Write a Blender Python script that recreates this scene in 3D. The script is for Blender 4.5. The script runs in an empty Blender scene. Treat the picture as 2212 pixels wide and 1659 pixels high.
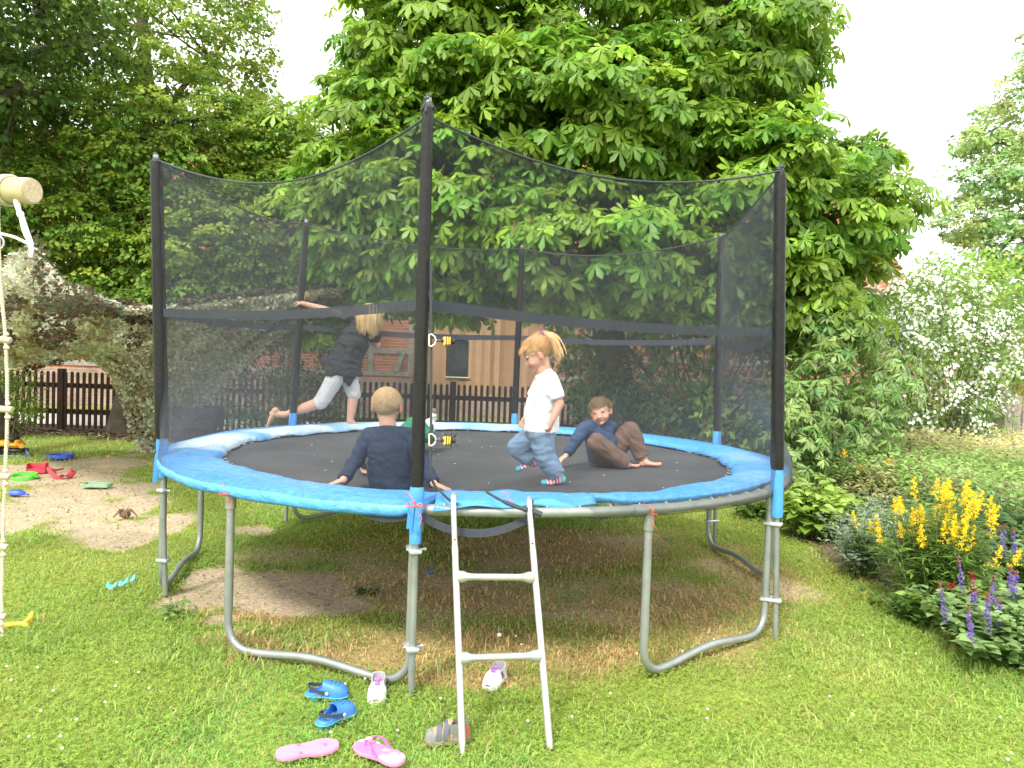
import bpy, bmesh, math, random
import numpy as np
from mathutils import Vector, Matrix, noise as mnoise

random.seed(7)
rng = np.random.default_rng(7)
PI = math.pi
SC = bpy.context.scene

# ---------------------------------------------------------------- camera
CAM = np.array([0.0, -5.5952, 1.552])
PIT, ROL, YAW, FPX, IW, IH = -0.0331, 0.0344, 0.0384, 1637.2, 2212.0, 1659.0
_F = np.array([math.sin(YAW)*math.cos(PIT), math.cos(YAW)*math.cos(PIT), math.sin(PIT)])
_R = np.array([math.cos(YAW), -math.sin(YAW), 0.0])
_U = np.cross(_R, _F)
CR = _R*math.cos(ROL) + _U*math.sin(ROL)
CU = -_R*math.sin(ROL) + _U*math.cos(ROL)
cd = bpy.data.cameras.new('camera')
cam = bpy.data.objects.new('camera', cd)
SC.collection.objects.link(cam)
cd.sensor_width = 36.0
cd.lens = 36.0*FPX/IW
cd.clip_start = 0.05
cd.clip_end = 2000
M = Matrix(((CR[0], CU[0], -_F[0], CAM[0]), (CR[1], CU[1], -_F[1], CAM[1]), (CR[2], CU[2], -_F[2], CAM[2]), (0, 0, 0, 1)))
cam.matrix_world = M
SC.camera = cam

def ray(px, py):
    d = _F*FPX + CR*(px-IW/2) - CU*(py-IH/2)
    return d/np.linalg.norm(d)
def G(px, py, z=0.0):
    """ground point (or point at height z) behind a pixel of the 2212 wide photograph"""
    d = ray(px, py)
    t = (z-CAM[2])/d[2]
    return CAM + d*t
def at(px, py, Y):
    d = ray(px, py)
    return CAM + d*((Y-CAM[1])/d[1])
def proj(P):
    d = np.asarray(P, float)-CAM
    z = d@_F
    return IW/2+FPX*(d@CR)/z, IH/2-FPX*(d@CU)/z

# ---------------------------------------------------------------- world, sun, exposure
SUN_EL, SUN_AZ = math.radians(48), math.radians(208)     # azimuth measured clockwise from +Y: behind and left of the camera
w = bpy.data.worlds.new('World')
SC.world = w
w.use_nodes = True
nt = w.node_tree
nt.nodes.clear()
out = nt.nodes.new('ShaderNodeOutputWorld')
bg = nt.nodes.new('ShaderNodeBackground')
sky = nt.nodes.new('ShaderNodeTexSky')
sky.sky_type = 'NISHITA'
sky.sun_disc = False
sky.sun_elevation = SUN_EL
sky.sun_rotation = SUN_AZ
sky.air_density = 1.0
sky.dust_density = 2.0
tc = nt.nodes.new('ShaderNodeTexCoord')
nz = nt.nodes.new('ShaderNodeTexNoise')
nz.inputs['Scale'].default_value = 1.6
nz.inputs['Detail'].default_value = 6
mr = nt.nodes.new('ShaderNodeMapRange')
mr.inputs['From Min'].default_value = 0.35
mr.inputs['From Max'].default_value = 0.62
mr.inputs['To Min'].default_value = 0.72
mr.inputs['To Max'].default_value = 1.0
mx = nt.nodes.new('ShaderNodeMix')
mx.data_type = 'RGBA'
mx.inputs['B'].default_value = (9.2, 9.3, 9.3, 1)          # bright thin cloud over the whole sky
nt.links.new(tc.outputs['Generated'], nz.inputs['Vector'])
nt.links.new(nz.outputs['Fac'], mr.inputs['Value'])
nt.links.new(mr.outputs['Result'], mx.inputs['Factor'])
nt.links.new(sky.outputs['Color'], mx.inputs['A'])
nt.links.new(mx.outputs['Result'], bg.inputs['Color'])
bg.inputs['Strength'].default_value = 0.15
nt.links.new(bg.outputs['Background'], out.inputs['Surface'])

sl = bpy.data.lights.new('sun', 'SUN')
sl.energy = 2.2
sl.angle = math.radians(9)
sl.color = (1.0, 0.965, 0.91)
sun = bpy.data.objects.new('sun', sl)
SC.collection.objects.link(sun)
sd = Vector((math.sin(SUN_AZ)*math.cos(SUN_EL), math.cos(SUN_AZ)*math.cos(SUN_EL), math.sin(SUN_EL)))
sun.rotation_euler = sd.to_track_quat('Z', 'Y').to_euler()
sun.location = (-6, -10, 12)

SC.view_settings.view_transform = 'Standard'
SC.view_settings.look = 'None'
SC.view_settings.gamma = 1
SC.view_settings.exposure = 1.0
SC.render.engine = 'CYCLES'
cy = SC.cycles
cy.use_denoising = True
cy.max_bounces = 8
cy.diffuse_bounces = 4
cy.glossy_bounces = 3
cy.transmission_bounces = 5
cy.transparent_max_bounces = 24
cy.sample_clamp_indirect = 6
cy.use_adaptive_sampling = True
cy.adaptive_threshold = 0.02

# ---------------------------------------------------------------- object helpers
def tag(o, label=None, cat=None, group=None, kind=None):
    if label: o['label'] = label
    if cat: o['category'] = cat
    if group: o['group'] = group
    if kind: o['kind'] = kind
    return o
def empty(name, loc, label=None, cat=None, group=None):
    o = bpy.data.objects.new(name, None)
    o.empty_display_size = 0.05
    SC.collection.objects.link(o)
    o.location = [float(c) for c in loc]
    return tag(o, label, cat, group)
def origin(o):
    """world place of an object made here (no object is rotated unless it is a copy)"""
    p = Vector((0, 0, 0))
    while o is not None:
        p = p + Vector(o.location)
        o = o.parent
    return np.array(p)
def mesh(name, V, Fc, mat=None, parent=None, smooth=True, base=None, col=None, mats=None, mi=None, uv=None):
    """one mesh object; V in world metres. Fc: list of faces or an (n,k) int array. base = the world place of its origin"""
    V = np.asarray(V, dtype=np.float64).reshape(-1, 3)
    if parent is not None: b = origin(parent)
    elif base is not None: b = np.asarray(base, float)
    else: b = np.zeros(3)
    Vl = (V-b).astype(np.float32)
    me = bpy.data.meshes.new(name)
    if isinstance(Fc, np.ndarray):
        n, k = Fc.shape
        me.vertices.add(len(Vl)); me.vertices.foreach_set('co', Vl.ravel())
        me.loops.add(n*k); me.loops.foreach_set('vertex_index', Fc.astype(np.int32).ravel())
        me.polygons.add(n)
        me.polygons.foreach_set('loop_start', (np.arange(n)*k).astype(np.int32))
        me.polygons.foreach_set('loop_total', np.full(n, k, np.int32))
        me.update(calc_edges=True)
    else:
        me.from_pydata([tuple(map(float, v)) for v in Vl], [], [tuple(int(i) for i in f) for f in Fc])
        me.update()
    if mats:
        for m_ in mats: me.materials.append(m_)
    elif mat: me.materials.append(mat)
    if mi is not None: me.polygons.foreach_set('material_index', np.asarray(mi, np.int32))
    if smooth: me.polygons.foreach_set('use_smooth', np.ones(len(me.polygons), bool))
    if col is not None:
        ca = me.color_attributes.new('Col', 'FLOAT_COLOR', 'POINT')
        c = np.asarray(col, np.float32)
        if c.shape[1] == 3: c = np.concatenate([c, np.ones((len(c), 1), np.float32)], 1)
        ca.data.foreach_set('color', c.ravel())
    if uv is not None:
        ul = me.uv_layers.new(name='UVMap')
        li = np.empty(len(me.loops), np.int32); me.loops.foreach_get('vertex_index', li)
        ul.data.foreach_set('uv', np.asarray(uv, np.float32)[li].ravel())
    o = bpy.data.objects.new(name, me)
    SC.collection.objects.link(o)
    if parent is not None: o.parent = parent
    else: o.location = [float(c) for c in b]
    return o

class MB:
    """collects primitives in world metres; build() links them as ONE mesh object"""
    def __init__(s): s.v = []; s.f = []; s.m = []; s.cur = 0; s.c = []; s.col = None
    def add(s, V, Fc):
        o = len(s.v)
        s.v.extend([tuple(map(float, v)) for v in V])
        for f in Fc: s.f.append(tuple(i+o for i in f)); s.m.append(s.cur)
        s.c.extend([s.col or (1, 1, 1)]*len(V))
        return s
    def box(s, c, size, rot=None, bev=0.0):
        hx, hy, hz = [a/2 for a in size]
        if bev > 0:
            b = min(bev, hx*.9, hy*.9, hz*.9)
            pts = []
            for sx in (-1, 1):
                for sy in (-1, 1):
                    for sz in (-1, 1):
                        pts += [(sx*(hx-b), sy*(hy-b), sz*hz), (sx*(hx-b), sy*hy, sz*(hz-b)), (sx*hx, sy*(hy-b), sz*(hz-b))]
            bm = bmesh.new()
            for p in pts: bm.verts.new(p)
            bmesh.ops.convex_hull(bm, input=bm.verts)
            bm.verts.index_update()
            V = [v.co.copy() for v in bm.verts]; Fc = [[v.index for v in f.verts] for f in bm.faces]
            bm.free()
        else:
            V = [Vector((x, y, z)) for x in (-hx, hx) for y in (-hy, hy) for z in (-hz, hz)]
            Fc = [(0, 1, 3, 2), (4, 6, 7, 5), (0, 4, 5, 1), (2, 3, 7, 6), (0, 2, 6, 4), (1, 5, 7, 3)]
        R = rot if rot is not None else Matrix.Identity(3)
        c = Vector([float(q) for q in c])
        return s.add([tuple(R @ v + c) for v in V], Fc)
    def tube(s, pts, r, n=12, cap=True, closed=False):
        P = [Vector([float(c) for c in p]) for p in pts]
        m = len(P)
        rr = r if hasattr(r, '__len__') else [r]*m
        V = []; Fc = []
        up = None
        for i, p in enumerate(P):
            if closed: t = (P[(i+1) % m]-P[i-1]).normalized()
            else: t = (P[min(i+1, m-1)]-P[max(i-1, 0)]).normalized()
            if up is None:
                a = Vector((0, 0, 1)) if abs(t.z) < .9 else Vector((1, 0, 0))
                up = (a-t*a.dot(t)).normalized()
            else:
                up = (up-t*up.dot(t))
                up = up.normalized() if up.length > 1e-6 else Vector((1, 0, 0))
            sd_ = t.cross(up)
            for j in range(n):
                an = 2*PI*j/n
                V.append(p+(up*math.cos(an)+sd_*math.sin(an))*rr[i])
        mm = m if closed else m-1
        for i in range(mm):
            for j in range(n):
                a = i*n+j; b = i*n+(j+1) % n; i2 = (i+1) % m
                Fc.append((a, b, i2*n+(j+1) % n, i2*n+j))
        if cap and not closed:
            Fc.append(tuple(range(n-1, -1, -1))); Fc.append(tuple((m-1)*n+j for j in range(n)))
        return s.add(V, Fc)
    def ell(s, c, r, rot=None, nu=16, nv=10):
        V = []; Fc = []
        R = rot if rot is not None else Matrix.Identity(3)
        c = Vector([float(q) for q in c])
        if not hasattr(r, '__len__'): r = (r, r, r)
        for i in range(1, nv):
            th = PI*i/nv
            for j in range(nu):
                ph = 2*PI*j/nu
                V.append(c+R @ Vector((r[0]*math.sin(th)*math.cos(ph), r[1]*math.sin(th)*math.sin(ph), r[2]*math.cos(th))))
        V.append(c+R @ Vector((0, 0, r[2]))); V.append(c+R @ Vector((0, 0, -r[2])))
        T = len(V)-2; B = len(V)-1
        for i in range(nv-2):
            for j in range(nu):
                a = i*nu+j; b = i*nu+(j+1) % nu
                Fc.append((a, a+nu, b+nu, b))
        for j in range(nu):
            Fc.append((T, j, (j+1) % nu)); k = (nv-2)*nu
            Fc.append((B, k+(j+1) % nu, k+j))
        return s.add(V, Fc)
    def cone(s, a, b, r0, r1, n=12): return s.tube([a, b], [r0, r1], n)
    def ribbon(s, pts, wv, th=0.003):
        """flat strap: pts centre line, wv width vector (one or one per point)"""
        P = [Vector([float(c) for c in p]) for p in pts]; m = len(P)
        V = []; Fc = []
        for i, p in enumerate(P):
            wv_ = wv[i] if hasattr(wv[0], '__len__') else wv
            ww = Vector([float(c) for c in wv_])/2
            t = (P[min(i+1, m-1)]-P[max(i-1, 0)]).normalized()
            nn = t.cross(ww).normalized()*(th/2)
            V += [p-ww-nn, p+ww-nn, p+ww+nn, p-ww+nn]
        for i in range(m-1):
            for j in range(4):
                a = i*4+j; b = i*4+(j+1) % 4
                Fc.append((a, b, b+4, a+4))
        Fc.append((3, 2, 1, 0)); k = (m-1)*4; Fc.append((k, k+1, k+2, k+3))
        return s.add(V, Fc)
    def sheet(s, grid, th=None):
        """grid[i][j] points -> a surface"""
        n = len(grid); m = len(grid[0])
        V = [p for row in grid for p in row]
        Fc = [(i*m+j, i*m+j+1, (i+1)*m+j+1, (i+1)*m+j) for i in range(n-1) for j in range(m-1)]
        return s.add(V, Fc)
    def loft(s, rings, cap=True):
        m = len(rings); n = len(rings[0])
        V = [p for r_ in rings for p in r_]; Fc = []
        for i in range(m-1):
            for j in range(n):
                a = i*n+j; b = i*n+(j+1) % n
                Fc.append((a, b, b+n, a+n))
        if cap: Fc.append(tuple(range(n-1, -1, -1))); Fc.append(tuple((m-1)*n+j for j in range(n)))
        return s.add(V, Fc)
    def build(s, name, mat=None, parent=None, smooth=True, base=None, mats=None, colored=False, flip=False):
        o = mesh(name, s.v, s.f, mat, parent, smooth, base, mats=mats, mi=s.m if mats else None, col=s.c if colored else None)
        bm = bmesh.new(); bm.from_mesh(o.data)
        bmesh.ops.recalc_face_normals(bm, faces=bm.faces)
        bm.to_mesh(o.data); bm.free()
        if smooth:
            try: o.data.set_sharp_from_angle(angle=math.radians(38))
            except Exception: pass
        return o
def copy_tree(o, parent=None):
    c = o.copy(); SC.collection.objects.link(c); c.parent = parent
    for ch in [x for x in bpy.data.objects if x.parent == o]: copy_tree(ch, c)
    return c
def lerp(a, b, t): return a+(b-a)*t
def sstep(a, b, x):
    t = np.clip((np.asarray(x, float)-a)/(b-a), 0, 1)
    return t*t*(3-2*t)
def smooth_path(pts, n=6):
    """Catmull-Rom through the points"""
    P = [np.array(p, float) for p in pts]; o = []
    for i in range(len(P)-1):
        p0 = P[max(i-1, 0)]; p1 = P[i]; p2 = P[i+1]; p3 = P[min(i+2, len(P)-1)]
        for k in range(n):
            t = k/n
            o.append(.5*((2*p1)+(-p0+p2)*t+(2*p0-5*p1+4*p2-p3)*t*t+(-p0+3*p1-3*p2+p3)*t**3))
    o.append(P[-1])
    return o

# ---------------------------------------------------------------- material helpers
def nodes(name):
    m = bpy.data.materials.new(name); m.use_nodes = True
    t = m.node_tree; b = t.nodes['Principled BSDF']
    return m, t, b
def N(t, typ, **kw):
    n = t.nodes.new(typ)
    for k, v in kw.items():
        if k.startswith('i_'): n.inputs[k[2:].replace('_', ' ')].default_value = v
        else: setattr(n, k, v)
    return n
def mat(name, col, rough=.6, metal=0.0, var=.12, vscale=14, bump=0.0, bscale=60, spec=.5, col2=None, thr=None, trans=None, coat=0):
    """principled with noise variation in colour, roughness and relief. col2/thr: patches of a second colour"""
    m, t, b = nodes(name)
    tcn = N(t, 'ShaderNodeTexCoord')
    n1 = N(t, 'ShaderNodeTexNoise', i_Scale=vscale, i_Detail=5.0, i_Roughness=.6)
    t.links.new(tcn.outputs['Object'], n1.inputs['Vector'])
    rmp = N(t, 'ShaderNodeMapRange'); rmp.inputs['From Min'].default_value = .3; rmp.inputs['From Max'].default_value = .7
    rmp.inputs['To Min'].default_value = 1-var; rmp.inputs['To Max'].default_value = 1+var
    t.links.new(n1.outputs['Fac'], rmp.inputs['Value'])
    sc = N(t, 'ShaderNodeVectorMath', operation='SCALE')
    if col2 is not None:
        n2 = N(t, 'ShaderNodeTexNoise', i_Scale=vscale*.45, i_Detail=6.0, i_Roughness=.65)
        t.links.new(tcn.outputs['Object'], n2.inputs['Vector'])
        r2 = N(t, 'ShaderNodeMapRange'); r2.inputs['From Min'].default_value = thr[0]; r2.inputs['From Max'].default_value = thr[1]
        t.links.new(n2.outputs['Fac'], r2.inputs['Value'])
        mm = N(t, 'ShaderNodeMix', data_type='RGBA'); mm.inputs['A'].default_value = (*col, 1); mm.inputs['B'].default_value = (*col2, 1)
        t.links.new(r2.outputs['Result'], mm.inputs['Factor'])
        t.links.new(mm.outputs['Result'], sc.inputs[0])
    else: sc.inputs[0].default_value = col
    t.links.new(rmp.outputs['Result'], sc.inputs['Scale'])
    t.links.new(sc.outputs['Vector'], b.inputs['Base Color'])
    b.inputs['Roughness'].default_value = rough; b.inputs['Metallic'].default_value = metal
    b.inputs['Specular IOR Level'].default_value = spec
    if coat: b.inputs['Coat Weight'].default_value = coat
    if bump > 0:
        n3 = N(t, 'ShaderNodeTexNoise', i_Scale=bscale, i_Detail=4.0)
        t.links.new(tcn.outputs['Object'], n3.inputs['Vector'])
        bp = N(t, 'ShaderNodeBump'); bp.inputs['Strength'].default_value = bump; bp.inputs['Distance'].default_value = .004
        t.links.new(n3.outputs['Fac'], bp.inputs['Height']); t.links.new(bp.outputs['Normal'], b.inputs['Normal'])
    return m
def vmat(name, rough=.6, spec=.4, trans=0.0, sub=0.0, var=0.0, vscale=20, bump=0, bscale=80, sheen=0.0):
    """colour from the 'Col' attribute; trans = share of light let through (leaves)"""
    m, t, b = nodes(name)
    a = N(t, 'ShaderNodeAttribute', attribute_name='Col')
    csock = a.outputs['Color']
    if var > 0:
        tcn = N(t, 'ShaderNodeTexCoord')
        n1 = N(t, 'ShaderNodeTexNoise', i_Scale=vscale, i_Detail=4.0)
        t.links.new(tcn.outputs['Object'], n1.inputs['Vector'])
        r = N(t, 'ShaderNodeMapRange'); r.inputs['From Min'].default_value = .3; r.inputs['From Max'].default_value = .7
        r.inputs['To Min'].default_value = 1-var; r.inputs['To Max'].default_value = 1+var
        t.links.new(n1.outputs['Fac'], r.inputs['Value'])
        sc = N(t, 'ShaderNodeVectorMath', operation='SCALE')
        t.links.new(csock, sc.inputs[0]); t.links.new(r.outputs['Result'], sc.inputs['Scale'])
        csock = sc.outputs['Vector']
    t.links.new(csock, b.inputs['Base Color'])
    b.inputs['Roughness'].default_value = rough; b.inputs['Specular IOR Level'].default_value = spec
    if sheen: b.inputs['Sheen Weight'].default_value = sheen
    if sub > 0:
        b.inputs['Subsurface Weight'].default_value = sub
        b.inputs['Subsurface Radius'].default_value = (.6, .25, .15); b.inputs['Subsurface Scale'].default_value = .02
    if bump > 0:
        tcn = N(t, 'ShaderNodeTexCoord')
        n3 = N(t, 'ShaderNodeTexNoise', i_Scale=bscale, i_Detail=4.0)
        t.links.new(tcn.outputs['Object'], n3.inputs['Vector'])
        bp = N(t, 'ShaderNodeBump'); bp.inputs['Strength'].default_value = bump; bp.inputs['Distance'].default_value = .004
        t.links.new(n3.outputs['Fac'], bp.inputs['Height']); t.links.new(bp.outputs['Normal'], b.inputs['Normal'])
    if trans > 0:
        o_ = t.nodes['Material Output']
        tr = N(t, 'ShaderNodeBsdfTranslucent'); mxs = N(t, 'ShaderNodeMixShader'); mxs.inputs['Fac'].default_value = trans
        hs = N(t, 'ShaderNodeHueSaturation'); hs.inputs['Value'].default_value = 1.5; hs.inputs['Hue'].default_value = .485
        t.links.new(csock, hs.inputs['Color']); t.links.new(hs.outputs['Color'], tr.inputs['Color'])
        t.links.new(b.outputs['BSDF'], mxs.inputs[1]); t.links.new(tr.outputs['BSDF'], mxs.inputs[2])
        t.links.new(mxs.outputs['Shader'], o_.inputs['Surface'])
    return m
def fbm(x, y, s=1.0, o=4, seed=0.0):
    """numpy value noise in 0..1"""
    x = np.asarray(x, float)*s+seed*17.3; y = np.asarray(y, float)*s+seed*5.1
    r = np.zeros_like(x); a = .5; tot = 0
    for k in range(o):
        xi = np.floor(x); yi = np.floor(y); fx = x-xi; fy = y-yi
        fx = fx*fx*(3-2*fx); fy = fy*fy*(3-2*fy)
        def h(i, j):
            v = np.sin(i*127.1+j*311.7+k*13.7)*43758.5453
            return v-np.floor(v)
        r += a*((h(xi, yi)*(1-fx)+h(xi+1, yi)*fx)*(1-fy)+(h(xi, yi+1)*(1-fx)+h(xi+1, yi+1)*fx)*fy)
        tot += a; a *= .5; x = x*2.03+9.1; y = y*2.03+3.7
    return r/tot
# ================================================================ GROUND
def blobs(lst):
    """patches given as (px, py, rx, ry) in the photograph, turned into ground ellipses"""
    o = []
    for px, py, rx, ry in lst:
        c = G(px, py); a = G(px-rx, py); b = G(px+rx, py); u = G(px, py-ry); d = G(px, py+ry)
        o.append((c[0], (u[1]+d[1])/2, abs(b[0]-a[0])/2, max(.06, abs(u[1]-d[1])/2)))
    return o
SAND = blobs([(60, 1030, 170, 60), (170, 1010, 120, 38), (140, 1075, 200, 48), (250, 1150, 105, 46), (20, 1120, 120, 40), (330, 1140, 70, 38),
              (230, 1105, 110, 50), (560, 1290, 170, 52), (450, 1250, 70, 30), (700, 1305, 90, 22), (545, 1143, 75, 14), (480, 1335, 60, 18)])
BARE = blobs([(1050, 1270, 420, 70), (620, 1200, 120, 20), (1370, 1175, 110, 26), (1150, 1230, 170, 40), (1420, 1260, 120, 30), (1540, 1235, 90, 26), (1000, 1170, 260, 26), (1690, 1270, 60, 26), (900, 1255, 70, 22),
              (800, 1210, 110, 20), (1250, 1330, 160, 20)])
DRY = blobs([(1050, 1390, 430, 60), (1450, 1330, 300, 90), (760, 1420, 260, 36), (1290, 1420, 260, 40), (1620, 1240, 130, 60), (520, 1385, 130, 20), (1000, 1470, 200, 20),
             (1250, 1200, 300, 60), (560, 1320, 120, 50), (960, 1290, 380, 60)])
BED = [(1500, 1050), (1600, 1093), (1690, 1120), (1700, 1150), (1745, 1178), (1815, 1243), (1880, 1262), (1940, 1310), (2010, 1345), (2085, 1378), (2140, 1420), (2230, 1460), (2400, 1560)]
BEDW = np.array([G(*p)[:2] for p in BED])
def mask(x, y, lst, seed, soft=.35):
    m = np.zeros_like(x)
    n = (fbm(x, y, 2.3, 6, seed)-.5)*2.3
    for cx_, cy_, rx, ry in lst:
        d = 1-np.hypot((x-cx_)/rx, (y-cy_)/ry)
        m = np.maximum(m, np.clip((d+n*.6)/soft+.25, 0, 1))
    return m
def bed_side(x, y):
    """> 0 inside the flower bed (metres from its edge)"""
    best = np.full(x.shape, 1e9); sg = np.zeros(x.shape)
    for i in range(len(BEDW)-1):
        a, b = BEDW[i], BEDW[i+1]; ab = b-a; L = ab@ab
        t = np.clip(((x-a[0])*ab[0]+(y-a[1])*ab[1])/L, 0, 1)
        dx = x-(a[0]+ab[0]*t); dy = y-(a[1]+ab[1]*t); d = np.hypot(dx, dy)
        cr = ab[0]*(y-a[1])-ab[1]*(x-a[0])
        u = d < best
        best = np.where(u, d, best); sg = np.where(u, np.sign(cr), sg)
    return best*sg
FEY = 8.35                                         # the picket fence stands along this line
def fields(x, y):
    sand = mask(x, y, SAND, 1, .22); bare = mask(x, y, BARE, 2, .8)*.8; dry = mask(x, y, DRY, 3, .9)
    bed = sstep(-.12, .1, bed_side(x, y)+(fbm(x, y, 3, 3, 4)-.5)*.35)
    litter = sstep(FEY-1.5, FEY-.7, y+(fbm(x, y, 1.2, 4, 5)-.5)*1.6)*sstep(FEY+.9, FEY+.6, y)
    litter = np.maximum(litter, sstep(5.2, 6.2, y+(fbm(x, y, 1.2, 4, 6)-.5))*sstep(-.5, 1.5, x)*sstep(FEY+.9, FEY+.6, y))
    return sand, bare, dry, bed, litter
def gh(x, y):
    """ground relief"""
    s = mask(x, y, SAND, 1, .22)
    near = sstep(60, 20, np.hypot(x, y))
    return ((fbm(x, y, .9, 4, 8)-.5)*.035+(fbm(x, y, 6, 3, 9)-.5)*.012-s*.012+s*(fbm(x, y, 4.5, 4, 10)-.5)*.03)*near-.005
fx = np.arange(-9, 9.01, .06); g = [9.0]
while g[-1] < 600: g.append(g[-1]*1.09+.1)
xs = np.concatenate([-np.array(g[::-1][:-1]), fx, np.array(g[1:])])
fy = np.arange(-5.6, 9.2, .06); g2 = [9.2]
while g2[-1] < 600: g2.append(g2[-1]*1.09+.1)
g3 = [-5.6]
while g3[-1] > -200: g3.append(g3[-1]*1.15-.2)
ys = np.concatenate([np.array(g3[::-1][:-1]), fy, np.array(g2[1:])])
X, Y = np.meshgrid(xs, ys)
sand, bare, dry, bed, litter = fields(X, Y)
Z = gh(X, Y)
def C(*a): return np.array(a, float)
nfar = fbm(X, Y, .8, 4, 11)
green = C(.24, .27, .06)*(.7+.6*nfar[..., None])
dryc = C(.38, .28, .13)*(.75+.5*fbm(X, Y, 5, 3, 12)[..., None])
sandc = C(.44, .35, .235)*(.86+.28*fbm(X, Y, 7, 4, 13)[..., None])
barec = C(.52, .41, .26)*(.75+.5*fbm(X, Y, 6, 4, 14)[..., None])
soilc = C(.135, .095, .065)*(.7+.6*fbm(X, Y, 8, 4, 15)[..., None])
litc = C(.10, .070, .045)*(.6+.8*fbm(X, Y, 9, 4, 16)[..., None])
col = lerp(green, dryc, (dry*.75)[..., None])
for m_, c_ in ((bare, barec), (sand, sandc), (litter, litc), (bed, soilc)):
    col = lerp(col, c_, m_[..., None])
ny, nx = X.shape
idx = np.arange(ny*nx).reshape(ny, nx)
Fg = np.stack([idx[:-1, :-1].ravel(), idx[:-1, 1:].ravel(), idx[1:, 1:].ravel(), idx[1:, :-1].ravel()], 1)
m_ground = vmat('ground_soil', rough=.95, spec=.1, var=.3, vscale=38, bump=.9, bscale=70)
tag(mesh('ground', np.stack([X.ravel(), Y.ravel(), Z.ravel()], 1), Fg, m_ground, col=col.reshape(-1, 3)), kind='structure')

# pale path and the lane beyond the fence
m_path = mat('path_gravel', (.62, .56, .47), rough=.95, var=.14, vscale=7, bump=.6, bscale=60)
pb = MB(); n_ = 60
pb.sheet([[(x, y, .012+.004*math.sin(x*3+y)) for x in np.linspace(-30, 30, n_)] for y in (FEY+.75, FEY+1.9, FEY+2.9)])
tag(pb.build('path', m_path), kind='structure')

# ---- grass: blades and clover, real geometry
def scatter(n, rmin, rmax, amax=1.0):
    """points round the viewer, thinning with distance"""
    r = rmin*(rmax/rmin)**rng.random(n); a = (rng.random(n)*2-1)*amax
    return CAM[0]+np.sin(a+.02)*r, CAM[1]+np.cos(a+.02)*r, r
TUFT = G(528, 1400)
def grass_blades(n):
    x, y, r = scatter(n, 2.0, 15.5, .82)
    s, b, d, be, li = fields(x, y)
    dens = (1-s*.96)*(1-b*.62)*(1-be*.97)*(1-li*.93)*(1-.35*d)
    dens *= .35+.9*fbm(x, y, 2.2, 4, 21)
    under = np.exp(-(np.hypot(x, y)/2.0)**6)
    dens *= 1-.40*under
    dens = np.where(y > FEY+.95, dens*.0, dens)
    k = rng.random(len(x)) < dens*1.15
    x, y, r, d, b = x[k], y[k], r[k], d[k], b[k]
    m = len(x); z = gh(x, y)-.004
    h = (.015+.024*rng.random(m)**1.8)*(1+1.6*np.exp(-((x-TUFT[0])**2+(y-TUFT[1])**2)/.035))*(1+.9*(fbm(x, y, 3, 3, 22)-.5)*2)*(.9+.04*r)
    long_ = rng.random(m) < .06
    h = np.where(long_, h*1.8, h)
    wd = (.0016+.0018*rng.random(m))*(.75+.17*r)
    az = rng.random(m)*2*PI; lean = rng.random(m)*1.05; bend = .35+rng.random(m)*.8
    dx, dy = np.cos(az), np.sin(az); sx, sy = -dy, dx
    P0 = np.stack([x, y, z], 1)
    def pt(t, wf):
        l = lean*t+bend*t*t*.6
        c = P0+np.stack([dx*np.sin(l)*h*t, dy*np.sin(l)*h*t, np.cos(l*.8)*h*t], 1)
        o = np.stack([sx, sy, np.zeros(m)], 1)*(wd*wf)[:, None]
        return c-o, c+o
    a0, a1 = pt(0.0, 1.0); b0, b1 = pt(.55, .85); c0, _ = pt(1.0, 0.0)
    V = np.stack([a0, a1, b1, b0, c0], 1).reshape(-1, 3)
    base = np.arange(m)*5
    F3 = np.concatenate([np.stack([base, base+1, base+2], 1), np.stack([base, base+2, base+3], 1), np.stack([base+3, base+2, base+4], 1)])
    g_ = C(.275, .455, .115)[None]*(.72+.6*rng.random((m, 1)))
    g_[:, 0] *= .75+.75*fbm(x, y, 1.1, 3, 23)+.2*rng.random(m)
    st = C(.62, .47, .23)[None]*(.55+.7*rng.random((m, 1)))
    pd = np.clip(d*.84+.06+b*.2, 0, .9)
    isd = rng.random(m) < pd
    cc = np.where(isd[:, None], st, g_)
    cc = np.repeat(cc[:, None], 5, 1)
    return V, F3, cc.reshape(-1, 3)
m_grass = vmat('grass_blade', rough=.55, spec=.3, trans=.45)
V, F3, cc = grass_blades(620000)
tag(mesh('grass', V, F3, m_grass, col=cc, smooth=False), 'short lawn grass, green at the edges and straw dry round the trampoline', 'grass', kind='stuff')
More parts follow.
